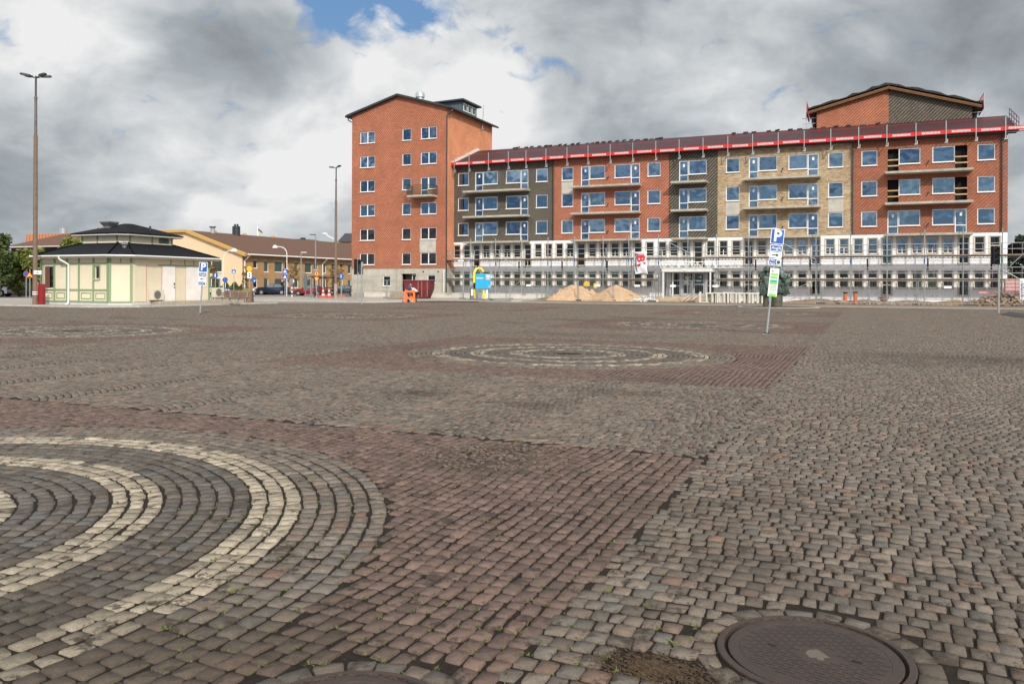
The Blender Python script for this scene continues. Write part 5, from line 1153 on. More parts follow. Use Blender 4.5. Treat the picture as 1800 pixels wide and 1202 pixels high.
def trees():
    for (px, Y, h, r, cz, c, lab) in ((-2,88,7.0,1.9,4.0,G1,'tall dark green tree cut by the left edge of the photo'),(-25,92,6.0,2.6,3.0,G1,'dark green tree partly outside the left edge'),(75,92,5.7,2.6,3.5,G2,'bright yellow-green tree behind the tall lamp post'),(34,94,5.3,2.4,2.8,G2,'yellow-green tree between the dark tree and the lamp post'),(135,96,7.3,2.1,4.6,G2,'yellow-green tree top showing over the kiosk roof')):
        x, y, _ = at(px, 500, Y); tree('leafy_tree', lab, x, y, h, r, cz, c, int(px+100), 3800, leaf=.20, group='trees beyond the kiosk')
    for (px, Y, h, r, lab) in ((515,105,4.5,.95,'slim young tree with thin yellowing leaves before the brown brick wall'),(588,100,4.5,1.15,'young bare-branched tree beside the second lamp post'),(433,112,4.2,.6,'thin autumn tree at the corner of the cream gable'),(375,100,4.1,.55,'thin young tree with brown leaves right of the kiosk')):
        x, y, _ = at(px, 515, Y); tree('young_tree', lab, x, y, h, r, 2.7, G3, int(px), 420, leaf=.13, trunk=.05, group='young street trees')
    x, y, _ = at(1803, 500, 84); tree('conifer', 'dark conifer at the right edge of the photo', x, y, 7.2, 1.6, 4.2, G4, 77, 3600, leaf=.2)
    x, y, _ = at(1789, 500, 96); tree('leafy_bush', 'green bush seen through the scaffold at the right end', x, y, 3.9, 2.6, 2.2, mat('leaf_fresh', (.09,.15,.025), .7, var=.5, vscale=1.5), 78, 3000, 'bush', leaf=.18)
    x, y, _ = at(1812, 500, 100); tree('leafy_tree', 'dark tree behind the block at the right edge', x, y, 6.3, 3.0, 3.2, G4, 79, 3000, leaf=.2)
trees()
def hedge():
    mb = MB(); r = random.Random(5)
    for i in range(5200):
        px = r.uniform(372, 425); X, Y, Z = at(px, 508, 110+r.uniform(-1,1)); z = .5+r.uniform(0,1.25)*(.75+.25*math.sin(px*.4)); a = r.uniform(0,PI); s = .12
        mb.face([(X-s*math.cos(a),Y-s*math.sin(a),z),(X,Y,z+s),(X+s*math.cos(a),Y+s*math.sin(a),z),(X,Y+.02,z-s)])
    tag(mb.build('hedge', G1), 'dark green hedge along the foot of the cream gable', 'hedge')
    g = MB(); 
    a = [gp(362,513), gp(447,513.5), gp(640,512), gp(640,509.5), gp(362,508.5)]; g.face([(*p, .015) for p in a]); struct(g.build('grass_verge', M_grass))
    g = MB(); a = [gp(-120,519), gp(66,519), gp(66,513.2), gp(-120,511)]; g.face([(*p, .02) for p in a]); struct(g.build('grass_verge', M_grass))
hedge()
def leftrail():
    t = thing('timber_rail', 'low wooden rail fence on the grass at the far left', 'fence', (0,0,0)); a = gp(-60, 517); b = gp(64, 517)
    q = MB(); q.bar((*a,.78),(*b,.78),.12,.2); q.build('top_rail', mat('rail_wood', (.34,.22,.11), .85, var=.3), t)
    for p in (-40,16,43,62): x, y = gp(p, 517); q = MB(); q.box(x-.08,x+.08,y-.06,y+.06,0,.8); q.build('post', MATS['rail_wood'], t)
leftrail()
# ------------------------------------------------------------------ lamps, signs, signals
M_post = mat('post_grey', (.34,.37,.37), .5, .4, var=.15, vscale=8); M_rust = mat('post_rust', (.115,.065,.042), .75, var=.45, vscale=6, stains=(.20,.15,.11)); M_lw = mat('lamp_white', (.66,.68,.68), .4)
M_blue = mat('sign_blue', (.005,.085,.42), .45); M_swh = mat('sign_white', (.78,.80,.80), .5); M_red = mat('sign_red', (.62,.015,.012), .5); M_yel = mat('sign_yellow', (.90,.50,.01), .5); M_blk = mat('sign_black', (.012,.012,.012), .5); M_back = mat('sign_back', (.20,.22,.22), .5, .4)
def bigmast(px, py, ptop, label, joints, heads, r0):
    X, Y = gp(px, py); ht = H-ab(px, ptop)[1]*Y/F
    t = thing('lamp_mast', label, 'lamp post', (X, Y, 0), 0, 'tall brown lamp masts on the square')
    z1 = H-ab(px, joints[0])[1]*Y/F; z2 = H-ab(px, joints[1])[1]*Y/F
    q = MB(); q.cyl((0,0,0),(0,0,z2),r0,r0*.80,n=12); q.build('lower_mast', M_rust, t)
    q = MB(); q.cyl((0,0,z2),(0,0,z1),r0*.62,r0*.55,n=12); q.cyl((0,0,z1-.1),(0,0,z1+.05),r0*.68,n=12); q.build('middle_mast', mat('post_grey_brown', (.15,.13,.12), .6, .3, var=.3), t)
    q = MB(); q.cyl((0,0,z1),(0,0,ht),r0*.42,n=10); q.build('upper_mast', mat('post_dark', (.07,.07,.08), .5, .3), t)
    hb = MB(); l = .95; hb.loft([[(x, y*w_, z) for x, y in ((0,-1),(0,1),(0,1),(0,-1))] if False else [(x,-w_,z0_),(x,w_,z0_),(x,w_,z1_),(x,-w_,z1_)] for x, w_, z0_, z1_ in ((0,.05,0,.06),(.08,.12,-.02,.10),(.52,.14,-.02,.10),(.66,.08,0,.06))]); hm = hb.mesh('lamp_head', M_dkmetal)
    tp = MB(); tp.box(.06,.60,-.11,.11,.102,.118); tpm = tp.mesh('lamp_cover', mat('cover_cream', (.52,.47,.30), .5))
    am = MB(); am.cyl((0,0,0),(.34,0,.12),.035,n=6); amm = am.mesh('lamp_arm', M_dkmetal)
    for a, tilt in heads:
        ar = obj('lamp_arm', amm, t, (0,0,ht-.15)); ar.rotation_euler = (0,0,a)
        h = obj('lamp_head', hm, t, (.30*math.cos(a), .30*math.sin(a), ht-.05)); h.rotation_euler = (0,-tilt,a); obj('lamp_cover', tpm, h)
    return t, X, Y
T1, X1_, Y1_ = bigmast(61.5, 538, 134, 'tallest brown lamp mast with four lamp heads left of the kiosk', (172, 238), [(math.radians(a), .12) for a in (25, 160, 205, -22)], .155)
q = MB(); q.cyl((0,0,.78),(0,0,.84),.175,n=12); q.cyl((0,0,.92),(0,0,.98),.175,n=12); q.build('mast_band', M_white, T1)
T2, X2_, Y2_ = bigmast(590, 525.5, 294, 'brown lamp mast with two lamp heads near the bicycle shelter', (316, 353), [(math.radians(150), .1), (math.radians(-50), .1)], .155)
q = MB(); q.cyl((0,0,.0),(0,0,1.6),.19,.175,n=12); q.build('mast_sleeve', mat('sleeve_pale', (.36,.29,.24), .8, var=.3), T2)
q = MB(); q.bar((-.2,0,6.3),(-1.1,-.1,6.8),.09); q.ell((-1.15,-.1,6.85),.32,.12,.09,10,5); q.build('side_lamp', M_lw, T2)
q = MB(); q.box(X1_+.12,X1_+.43,Y1_+.12,Y1_+.5,.11,1.50); 
o_ = q.build('red_bin', mat('bin_red', (.25,.008,.015), .5)); tag(o_, 'narrow dark red litter bin between lamp mast and kiosk', 'bin')
def arrow(mb, L_, w, d=1, y=0):
    mb.yprism([(-L_/2*d, -w*.16),(L_*.08*d,-w*.16),(L_*.08*d,-w*.5),(L_/2*d,0),(L_*.08*d,w*.5),(L_*.08*d,w*.16),(-L_/2*d,w*.16)], y-.004, y)
def plate(t, name, w, h, z, m, x=0.0, y=-.045, border=None, parent=None, rc=.02):
    q = MB(); q.box(x-w/2, x+w/2, y, y+.012, z-h/2, z+h/2); o = q.build(name, border or m, parent or t)
    if border: f = MB(); b = .022; f.box(x-w/2+b, x+w/2-b, y-.003, y-.0005, z-h/2+b, z+h/2-b); f.build(name+'_face', m, o)
    return o
def parking(px, py, ptop, pxtop, label, left, extra):
    X, Y = gp(px, py); a = ab(pxtop, ptop); xt = a[0]*Y/F; zt = H-a[1]*Y/F; tilt = math.atan2(xt-X, zt)
    t = thing('parking_sign', label, 'parking sign', (X, Y, 0), 0, 'leaning parking sign posts on the square'); t.rotation_euler = (0, tilt, 0); hh = math.hypot(xt-X, zt)
    q = MB(); q.cyl((0,0,0),(0,0,hh-.05),.035,n=12); q.build('post', M_post, t)
    q = MB(); q.cyl((0,0,-.02),(0,0,.045),.10,.09,n=12); q.build('socket', M_black, t)
    q = MB(); q.cyl((0,0,-.02),(0,0,.012),.15,n=14); q.build('socket_ring', M_conc, t)
    z = hh-.27; w = .44
    s = plate(t, 'parking_plate', w, .50, z, M_blue, border=M_swh); obj('letter', text_me('P', .52, M_swh, .003, bold=.014), s, (0, -.052, z))
    z -= .25+.02+.115; s = plate(t, 'fee_plate', w-.03, .21, z, M_blue, border=M_swh); obj('lettering', text_me('Avgift', .135, M_swh, .003, bold=.0012), s, (0, -.052, z))
    z -= .105+.02+.10; s = plate(t, 'arrow_plate', w-.04, .19, z, M_swh); q = MB(); arrow(q, .24, .10, -1 if left else 1, -.047); o = q.build('arrow', M_blk, s, (0,0,z))
    z -= .095+.03+.105; s = plate(t, 'ticket_plate', w-.03, .22, z, M_blue, border=M_swh); obj('lettering', text_me('Park', .08, M_swh, .003, bold=.001), s, (-.075, -.052, z+.045)); obj('lettering', text_me('Biljett', .075, M_swh, .003, bold=.001), s, (-.075, -.052, z-.05))
    q = MB(); q.cyl((.115,-.056,z),(.115,-.0485,z),.085,n=20); o = q.build('coin_ring', M_swh, s); q = MB(); q.cyl((.115,-.060,z),(.115,-.0565,z),.060,n=20); q.build('coin_symbol', mat('symbol_green', (.01,.08,.03), .5), o)
    if extra:
        z -= .11+.23+.33; x = 0.03; s = plate(t, 'tariff_board', .30, .93, z, mat('board_offwhite', (.72,.74,.70), .5), x=x)
        gr = mat('stripe_green', (.14,.62,.03), .5)
        for zz, h, m in ((.27,.055,gr),(.16,.07,gr),(-.03,.06,gr),(.045,.075,mat('stripe_teal', (.02,.35,.40), .5)),(-.42,.085,gr),(-.24,.02,gr)):
            q = MB(); q.box(x-.115, x+.115, -.050, -.0465, z+zz-h/2, z+zz+h/2); q.build('stripe', m, s)
        for i in range(6): q = MB(); q.box(x-.10, x+.10, -.049, -.0465, z-.10-i*.022, z-.092-i*.022); q.build('text_line', mat('text_grey', (.35,.36,.36), .6), s)
        q = MB(); q.box(x-.10, x+.06, -.049, -.0465, z-.36, z-.27); q.build('small_panel', mat('panel_pink', (.62,.50,.60), .6), s)
        q = MB(); q.box(x-.09, x-.05, -.049, -.0465, z+.35, z+.40); q.build('red_mark', M_red, s)
parking(1347.5, 587.5, 401.5, 1367.5, 'tilted parking sign post with fee, right arrow and green tariff board, nearest on the square', False, True)
parking(351.5, 552.5, 460.5, 358.5, 'leaning parking sign post with fee plate and left arrow in front of the kiosk', True, False)
def disc(t, name, z, r, m, border=None, x=0.0, y=-.05, sq=1.0):
    q = MB(); q.cyl((x,y,z),(x,y+.012,z),r,n=24); o = q.build(name, border or m, t)
    if border: f = MB(); f.cyl((x,y-.004,z),(x,y-.0005,z),r*.86,n=24); f.build(name+'_face', m, o)
    return o
def tri(t, name, z, s, m, border, up=1, x=0.0, y=-.05):
    q = MB(); q.yprism([(x-s/2,z-up*s*.29),(x+s/2,z-up*s*.29),(x,z+up*s*.58)], y, y+.012); o = q.build(name, border, t)
    k = .72; f = MB(); f.yprism([(x-s/2*k,z-up*s*.29*k),(x+s/2*k,z-up*s*.29*k),(x,z+up*s*.58*k)], y-.004, y-.0005); f.build(name+'_face', m, o); return o
def pole(px, py, label, ztop, name='road_sign', cat='road sign', r=.035, m=None, white=False, rz=0.0, Yd=None):
    if Yd: X, Y, _ = at(px, py, Yd)
    else: X, Y = gp(px, py)
    t = thing(name, label, cat, (X, Y, 0), rz); q = MB(); q.cyl((0,0,0),(0,0,ztop),r,n=9); q.build('post', m or M_post, t); return t, Y
def zat(px, py, Y): return H-ab(px, py)[1]*Y/F
def crossing(t, z, s=.62, y=-.05, bar=True):
    q = MB(); q.box(-s/2,s/2,y,y+.012,z-s*.45,z+s*.5); o = q.build('crossing_plate', M_blue, t)
    f = MB(); f.yprism([(-s*.36,z-s*.28),(s*.36,z-s*.28),(0,z+s*.40)], y-.004, y-.0005); f.build('white_triangle', M_swh, o)
    g = MB(); g.ell((.0,y-.006,z+s*.17),.035*s/.62,.004,.035*s/.62,8,5); g.bar((0,y-.007,z+s*.13),(-.01,y-.007,z-.02*s),.05*s,.004); g.bar((0,y-.007,z-.02*s),(-.09*s,y-.007,z-.22*s),.035*s,.004); g.bar((0,y-.007,z-.02*s),(.08*s,y-.007,z-.22*s),.035*s,.004); g.bar((0,y-.007,z+.1*s),(.10*s,y-.007,z-.02*s),.03*s,.004); g.build('walking_figure', M_blk, o)
def smalls():
    t, Y = pole(52.5, 529, 'yellow speed bump warning triangle on a grey post left of the mast', zat(52, 473, 70), Yd=70)
    tri(t, 'warning_triangle', zat(52, 484.5, Y), .60, M_yel, M_red); q = MB(); q.ell((0,-.058,zat(52,486.2,Y)-.02),.13,.004,.05,10,5); q.build('bump_symbol', M_blk, t)
    t, Y = pole(46, 514, 'round blue no parking sign with red edge behind the warning triangle', zat(46,477,82), Yd=82); z = zat(46.5,481.5,Y); o = disc(t, 'no_parking_disc', z, .27, M_blue, M_red); q = MB(); q.bar((-.18,-.058,z+.18),(.18,-.058,z-.18),.05,.004); q.build('red_stroke', M_red, o)
    # arrow plate on the big mast
    z = zat(64, 479, Y1_); q = MB(); q.box(.02,.54,-.20,-.185,z-.13,z+.13); o = q.build('arrow_plate', M_swh, T1); a = MB(); arrow(a, .26, .10, -1, -.203); a.build('arrow', M_blk, o, (.30,0,z))
    t, Y = pole(378.5, 512, 'blue round cycle and foot path sign on a thin pole right of the kiosk', zat(378,478,85), Yd=85); z = zat(378.5,484.5,Y); o = disc(t, 'path_disc', z, .27, M_blue); q = MB(); q.box(-.05,.05,-.054,-.0505,z-.15,z+.10); q.ell((0,-.053,z+.15),.05,.003,.05,8,4); q.build('path_symbol', M_swh, o)
    t, Y = pole(396, 513, 'small round blue arrow sign on a white and blue post before the gable window', 1.2, Yd=84); z = zat(396.5,492,Y); q = MB(); q.cyl((0,0,1.2),(0,0,z+.2),.03); q.build('upper_post', M_swh, t); o = disc(t, 'arrow_disc', z, .27, M_blue); a = MB(); a.bar((-.1,-.056,z+.12),(.1,-.056,z-.10),.06,.004); a.build('arrow', M_swh, o)
    for px, py, lab in ((397.5,513.5,'blue and white striped marker post, left of two beside the hedge'),(401.8,513.5,'blue and white striped marker post, right of two beside the hedge')):
        X, Y, _ = at(px, py, 83.0); t = thing('marker_post', lab, 'marker post', (X, Y, 0), 0, 'blue and white marker posts')
        for k in range(6): q = MB(); q.cyl((0,0,k*.2),(0,0,k*.2+.199),.08,n=10); q.build('band', M_blue if k % 2 else M_swh, t)
    t, Y = pole(411, 514, 'blue pedestrian crossing sign seen at an angle before the cream gable', zat(411,474,86), Yd=86); crossing(t, zat(411,477.5,Y), .42)
    t, Y = pole(385.5, 512, 'pale grey street name plate near the gable corner', zat(388,486,86), 'street_sign', 'street sign', Yd=86); plate(t, 'name_plate', .75, .2, zat(388,488,Y), mat('plate_pale', (.48,.56,.60), .5), x=.1)
    # 'C' lamps
    def curved(px, py, pyt, side, reach, label, r=.055, Yd=None):
        X, Y = gp(px, py) if not Yd else at(px, py, Yd)[:2]; zt = zat(px, pyt, Y); t = thing('street_lamp', label, 'street lamp', (X, Y, 0), 0, 'white curved street lamps')
        q = MB(); R_ = .9; pts = [(0,0,0),(0,0,zt-R_)]+[(side*R_*(1-math.cos(a)), 0, zt-R_+R_*math.sin(a)) for a in (.3,.6,.9,1.2,1.5)]+[(side*reach,0,zt+.04)]; q.tube(pts, r, 8); q.build('pole', M_lw, t)
        h = MB(); hx = side*(reach+.15); h.loft([[(hx+rr*math.cos(2*PI*i/14)*1.2, rr*math.sin(2*PI*i/14), zz) for i in range(14)] for rr, zz in ((.05,zt+.22),(.16,zt+.18),(.22,zt+.02),(.30,zt-.12),(.26,zt-.16))]); h.build('lamp_shade', mat('shade_white', (.75,.76,.76), .35), t)
    curved(504, 517, 434, -1, 1.35, 'white curved street lamp leaning left beside the two crossing signs', Yd=104)
    curved(392.3, 514, 440, 1, 1.0, 'thin curved street lamp leaning right in front of the cream gable', .045, Yd=88)
    for px, pt, arm, Yd, lab in ((529,444,1,118,'grey straight lamp post with short flat head in front of the brown brick wall'),(554.5,413,-1,112,'taller grey lamp post with flat head facing left')):
        X, Y, _ = at(px, 515, Yd); zt = zat(px, pt, Y); t = thing('lamp_post', lab, 'lamp post', (X, Y, 0), 0, 'grey straight lamp posts'); q = MB(); q.cyl((0,0,0),(0,0,zt),.09,.07,n=8); q.build('pole', mat('post_dull', (.26,.31,.32), .5, .3), t); q = MB(); q.box(min(0,arm*.8),max(0,arm*.8),-.12,.12,zt-.02,zt+.08); q.build('lamp_head', M_lw if arm > 0 else M_dkmetal, t)
    X, Y, _ = at(814.5, 530, 84); zt = zat(814, 459.5, Y); t = thing('lamp_post', 'grey lamp post with flat white head in front of the scaffold', 'lamp post', (X, Y, 0), 0, 'grey straight lamp posts'); q = MB(); q.cyl((0,0,0),(0,0,1.9),.075,n=8); q.cyl((0,0,1.9),(0,0,zt),.05,n=8); q.build('pole', MATS['post_dull'], t); q = MB(); q.box(-.55,.03,-.13,.13,zt-.03,zt+.13); q.build('lamp_head', M_lw, t)
    # traffic sign cluster at the planter
    t, Y = pole(438.5, 516, 'round red and yellow sign over a white plate beside the planter', zat(438,466,86), Yd=86); z = zat(439,472.5,Y); o = disc(t, 'restriction_disc', z, .31, M_yel, M_red); q = MB(); q.bar((-.12,-.058,z+.08),(.1,-.058,z),.05,.004); q.bar((-.10,-.058,z-.08),(.12,-.058,z+.05),.05,.004); q.build('vehicle_symbol', M_blk, o)
    z = zat(439,483.5,Y); o = plate(t, 'text_plate', .42, .66, z, M_swh); q = MB(); q.cyl((0,-.054,z+.12),(0,-.0465,z+.12),.08,n=14); q.cyl((0,-.054,z-.12),(0,-.0465,z-.12),.09,n=14); q.build('plate_symbol', M_blk, o)
    t, Y = pole(445.8, 520, 'large round blue keep right sign on a blue and white striped post', 1.35, Yd=82); z = zat(446,492,Y); o = disc(t, 'arrow_disc', z, .27, M_blue); a = MB(); a.bar((-.13,-.056,z+.13),(.10,-.056,z-.09),.055,.004); a.yprism([(.16,z-.16),(.16,z+.01),(-.01,z-.16)], -.058, -.054); a.build('arrow', M_swh, o)
    for k in range(6): q = MB(); q.cyl((0,0,k*.22),(0,0,k*.22+.219),.075,n=10); q.build('band', M_blue if k % 2 else M_swh, t)
    t, Y = pole(501, 519, 'two stacked blue pedestrian crossing signs on a grey post', zat(501,473,92), Yd=92); crossing(t, zat(501,477,Y), .50); crossing(t, zat(500.5,486.5,Y)-.0, .50)
    t, Y = pole(513.2, 515.5, 'blue and white striped post with a grey round sign back', 1.4, Yd=100); disc(t, 'sign_back', zat(513,494,Y), .33, M_back); q = MB(); q.box(.15,.26,-.06,-.05,zat(513,494,Y)-.15,zat(513,494,Y)+.15); q.build('sign_edge', M_swh, t)
    for k in range(6): q = MB(); q.cyl((0,0,k*.24),(0,0,k*.24+.239),.08,n=10); q.build('band', M_blue if k % 2 else M_swh, t)
    t, Y = pole(537, 521, 'grey arrow-shaped sign back on a post beside the red car', zat(537,488,105), Yd=105); z = zat(537,489,Y); q = MB(); q.yprism([(-.42,z-.3),(.42,z-.3),(0,z+.75)], -.06, -.045); q.yprism([(-.22,z-1.6),(.22,z-1.6),(.22,z-.31),(-.22,z-.31)], -.06, -.045); q.build('arrow_back', mat('arrow_slate', (.11,.15,.16), .5, .3), t)
    t, Y = pole(556.5, 523, 'yellow give way triangle on a grey post in front of the bicycle shelter', zat(556,478,84), Yd=84); tri(t, 'give_way', zat(556.7,491,Y)+.05, .55, M_yel, M_red, -1)
    z = zat(557,481,Y); o = disc(t, 'round_sign', z, .20, M_yel, M_red); q = MB(); q.box(-.06,.06,-.058,-.0545,z-.1,z+.1); q.build('sign_symbol', M_blk, o)
    t, Y = pole(599.5, 523, 'blue round foot and cycle path sign right of the lamp mast', zat(599,481,84), Yd=84); z = zat(599.5,485.5,Y); o = disc(t, 'path_disc', z, .27, M_blue); q = MB(); q.box(-.05,.05,-.054,-.0505,z-.14,z-.02); q.box(-.05,.05,-.054,-.0505,z+.04,z+.14); q.build('path_symbol', M_swh, o)
    # traffic lights
    def signal(px, py, label, ztop, zh, h, side, Yd=None, rz=0.0, w=.34):
        X, Y = gp(px, py) if not Yd else at(px, py, Yd)[:2]; t = thing('traffic_light', label, 'traffic light', (X, Y, 0), rz, 'traffic lights'); q = MB(); q.cyl((0,0,0),(0,0,ztop),.055,n=10); q.build('post', M_post if side != 2 else mat('signal_post_dark', (.10,.12,.13), .5, .3), t)
        b = MB(); dx = .2*(1 if side > 0 else -1); b.box(dx-w/2, dx+w/2, -.14, .14, zh, zh+h); bo = b.build('signal_head', M_black, t)
        for k in range(3): v = MB(); v.cyl((dx,-.24,zh+h*(k+.5)/3+.0),(dx,-.145,zh+h*(k+.5)/3),.10,n=12,cap=False); v.build('visor', M_dkmetal, bo)
        return t
    t = signal(628.5, 526, 'slim traffic light pole with dark heads at the corner of the brick block', 4.1, 2.75, 1.2, 1, Yd=80)
    b = MB(); b.box(-.34,-.06,-.13,.13,2.5,4.0); b.build('signal_head', M_black, t); b = MB(); b.box(.12,.52,-.2,.1,2.5,3.45); b.build('signal_head', M_dkmetal, t)
    t = thing('signal_post', 'bare grey signal post in front of the corner block', 'post', (*gp(635.5, 535), 0)); q = MB(); q.cyl((0,0,0),(0,0,3.2),.055,n=10); q.build('post', M_post, t); q = MB(); q.box(-.02,.10,-.08,.08,2.9,3.3); q.build('post_head', mat('head_grey', (.3,.3,.3), .5), t)
    signal(1755.3, 550.2, 'dark traffic light with louvred black screen at the right edge of the square', 4.05, 2.92, 1.08, -1, w=.40)
smalls()
# thin dark sheet: cable cover and painted shadow patch at the right signal
q = MB(); P_ = [gp(1757,553), gp(1812,561), gp(1830,556), gp(1775,549)]; q.prism([p for p in P_], .0, .03); tag(q.build('cover_shadow_patch', mat('patch_dark', (.03,.03,.032), .9)), 'dark cable cover drawn together with its shadow patch on the setts at the foot of the right traffic light', 'mat')
# ------------------------------------------------------------------ sculpture
def sculpture():
    X, Y = gp(1370, 540.3); s = Y/F; t = thing('bronze_sculpture', 'green patinated bronze sculpture of block-like figures on a round column', 'sculpture', (X, Y, 0), 0)
    M_b = mat('bronze_patina', (.10,.15,.125), .55, .3, var=.7, vscale=3, bump=.5, bscale=12, stains=(.025,.035,.028)); M_c = mat('column_bronze', (.10,.10,.055), .6, .3, var=.6, vscale=3, stains=(.045,.05,.03))
    px = lambda p: (p-1371)*s; pz = lambda p: H-(p-HOR-1.9)*s
    q = MB(); 
    for a, b in ((1346,1356),(1357,1375.5)): q.cyl((px((a+b)/2), 0 if a > 1350 else .5, 0),(px((a+b)/2), 0 if a > 1350 else .5, pz(508)),(b-a)/2*s,n=18)
    q.build('column', M_c, t)
    blocks = [(1345,499,9,16),(1340,508,10,18),(1352,497,12,15),(1366,500,14,16),(1378,507,12,20),(1383,500,8,14),(1374,494,16,12),(1361,488,12,12),(1349,484,12,11),(1342,486,7,8),(1356,477,10,12),(1347,474,7,8),(1363,473,8,8),(1371,480,11,10),(1377,486,14,9),(1371,474,6,7),(1383,487,5,8),(1353,507,14,14),(1367,510,12,10),(1385,511,5,8),(1349,491,16,8),(1379,495,10,9)]
    r = random.Random(8)
    for i, (cx, cy, w, h) in enumerate(blocks):
        q = MB(); wx, hz, dy = w*s*.66, h*s*.60, r.uniform(.28,.5); n_ = 5 if i % 3 else 4; ph = r.uniform(0,1)
        rings = []
        for zz, k in ((-1,.70),(-.85,.98),(.0,1.08),(.88,.92),(1,.66)): rings.append([(wx*k*(1 if abs(math.cos(a)) > .5 else .85)*math.cos(a), dy*k*math.sin(a), hz*zz+.06*math.sin(a*2+i)) for a in [ph+2*PI*j/n_ for j in range(n_)]])
        q.loft(rings); o = q.build('bronze_form', M_b, t, (px(cx), r.uniform(-.45,.45), pz(cy))); o.rotation_euler = (r.uniform(-.35,.35), r.uniform(-.35,.35), 0)
    q = MB(); q.cyl((0,.3,-.02),(0,.3,.035),2.9,n=40); q.build('round_kerb', M_conc, t)
    q = MB(); q.cyl((0,.3,.0),(0,.3,.05),2.6,n=40); q.build('soil_ring', mat('soil_dark', (.10,.08,.055), .95), t)
    return t
sculpture()
# ------------------------------------------------------------------ cars
M_carglass = glassmat('car_glass', .14, (.75,.85,.9), (.015,.018,.02), .0); M_tyre = mat('tyre', (.015,.015,.015), .85); M_rim = mat('rim_alloy', (.42,.43,.44), .35, .7)
def car(px, py, Yd, rz, paint, label, suv=False, hatch=False, L_=4.35, group='parked cars'):
    X, Y, _ = at(px, py, Yd); t = thing('parked_car', label, 'car', (X, Y, 0), rz, group); hgt = 1.62 if suv else 1.43; W2 = .90
    if suv: prof = [(-L_/2,.42),(-L_/2+.02,.80),(-L_/2+.18,1.02),(-1.05,1.12),(-.25,1.54),(.35,hgt),(1.35,hgt-.06),(1.85,1.18),(L_/2-.05,1.05),(L_/2,.55),(L_/2-.08,.32),(-L_/2+.1,.28)]
    else: prof = [(-L_/2,.40),(-L_/2+.03,.66),(-L_/2+.3,.80),(-1.0,.95),(-.35,1.33),(.25,hgt),(1.0,hgt-.05),(1.62,1.02),(L_/2-.1,.94),(L_/2,.55),(L_/2-.08,.30),(-L_/2+.1,.26)]
    belt = 1.02 if suv else .90; rings = []
    def sec(y): k = abs(y)/W2; return [(x*(1-.035*k**4), y*(1 if z < belt else 1-.22*(z-belt)/(hgt-belt)), z-.03*k**3 if z > .5 else z) for x, z in prof]
    q = MB(); q.loft([sec(y) for y in (-W2, -.86, -.6, 0, .6, .86, W2)]); me = q.mesh('body', paint, True)
    o = obj('body', me, t); 
    try:
        for p in me.polygons: p.use_smooth = len(p.vertices) == 4
    except Exception: pass
    # glass: side windows and screens standing just proud of the cabin
    def side(sgn):
        zt, zb_ = hgt-.10, belt+.05; yb = lambda z: sgn*(W2*(1-.22*(z-belt)/(hgt-belt))+.006)
        pts1 = [(-.92 if suv else -.85, zb_), (-.18, zt-.02), (.30, zt), (.30, zb_)]; pts2 = [(.38, zb_), (.38, zt), (1.15 if suv else .85, zt-.04), (1.55 if suv else 1.35, zb_)]
        for p in (pts1, pts2): g = MB(); g.face([(x, yb(z), z) for x, z in p]); g.face([(x, yb(z)-sgn*.02, z) for x, z in p]); g.build('side_window', M_carglass, t)
    side(-1); side(1)
    def screen(a, b, nm):
        g = MB(); (x0, z0), (x1, z1) = a, b; n = Vector((z1-z0, 0, -(x1-x0))).normalized()*(-.012 if x1 > x0 else .012); k0, k1 = W2*.86, W2*.74
        P = [(x0,-k0,z0),(x0,k0,z0),(x1,k1,z1),(x1,-k1,z1)]; g.face([(x+n.x, y, z+n.z) for x, y, z in P]); g.face([(x+n.x*.2, y, z+n.z*.2) for x, y, z in P]); g.build(nm, M_carglass, t)
    screen((prof[3][0]+.06, prof[3][1]+.04), (prof[4][0]+.35 if suv else prof[4][0]+.25, hgt-.08), 'windscreen')
    if not hatch: screen((prof[7][0]-.03, prof[7][1]+.05), (prof[6][0]+.08, hgt-.12), 'rear_screen')
    for x in (-L_/2+.82, L_/2-.80):
        for s_ in (-1, 1):
            w = MB(); R_ = .345 if suv else .31; w.cyl((0,s_*(W2-.20),R_),(0,s_*(W2+.012),R_),R_,n=22); wo = w.build('wheel', M_tyre, t, (x,0,0))
            r = MB(); r.cyl((0,s_*(W2+.0),R_),(0,s_*(W2+.026),R_),R_*.62,n=18); r.build('rim', M_rim, wo)
            a = MB(); a.cyl((0,s_*(W2-.3),R_+.01),(0,s_*(W2+.006),R_+.01),R_+.06,n=22); a.build('wheel_arch', M_black, t, (x,0,0))
    for s_ in (-1, 1):
        h = MB(); h.ell((-L_/2+.16,s_*.66,.76 if suv else .64),.15,.17,.075,10,5); h.build('headlight', mat('headlight', (.75,.78,.80), .2, .3), t)
        h = MB(); h.box(L_/2-.07,L_/2+.005,s_*.72-.12,s_*.72+.12,.82,.98); h.build('tail_light', mat('tail_red', (.35,.01,.01), .3), t)
        m = MB(); m.ell((-.75,s_*(W2+.10),belt+.08),.09,.10,.07,8,5); m.build('door_mirror', paint, t)
    b = MB(); b.box(-L_/2-.012,-L_/2+.02,-.55,.55,.30,.46); b.build('grille', M_black, t); n = MB(); n.box(-L_/2-.03,-L_/2-.014,-.26,.26,.46,.57); n.build('number_plate', M_swh, t)
    if hatch:
        h = MB(); h.bar((1.20,0,hgt-.02),(1.9,0,hgt+.42),1.35,.10,up=(0,0,1)); h.bar((1.85,0,hgt+.42),(2.75,0,hgt+.30),1.3,.12,up=(0,0,1)); h.build('open_tailgate', paint, t)
    return t
def paint(n, c): return mat(n, c, .25, .35, spec=.7)
RZ = -TH
car(480, 517, 118, .02, paint('paint_navy', (.012,.02,.045)), 'dark navy SUV with its tailgate raised beside the brown brick wall', True, True, 4.5)
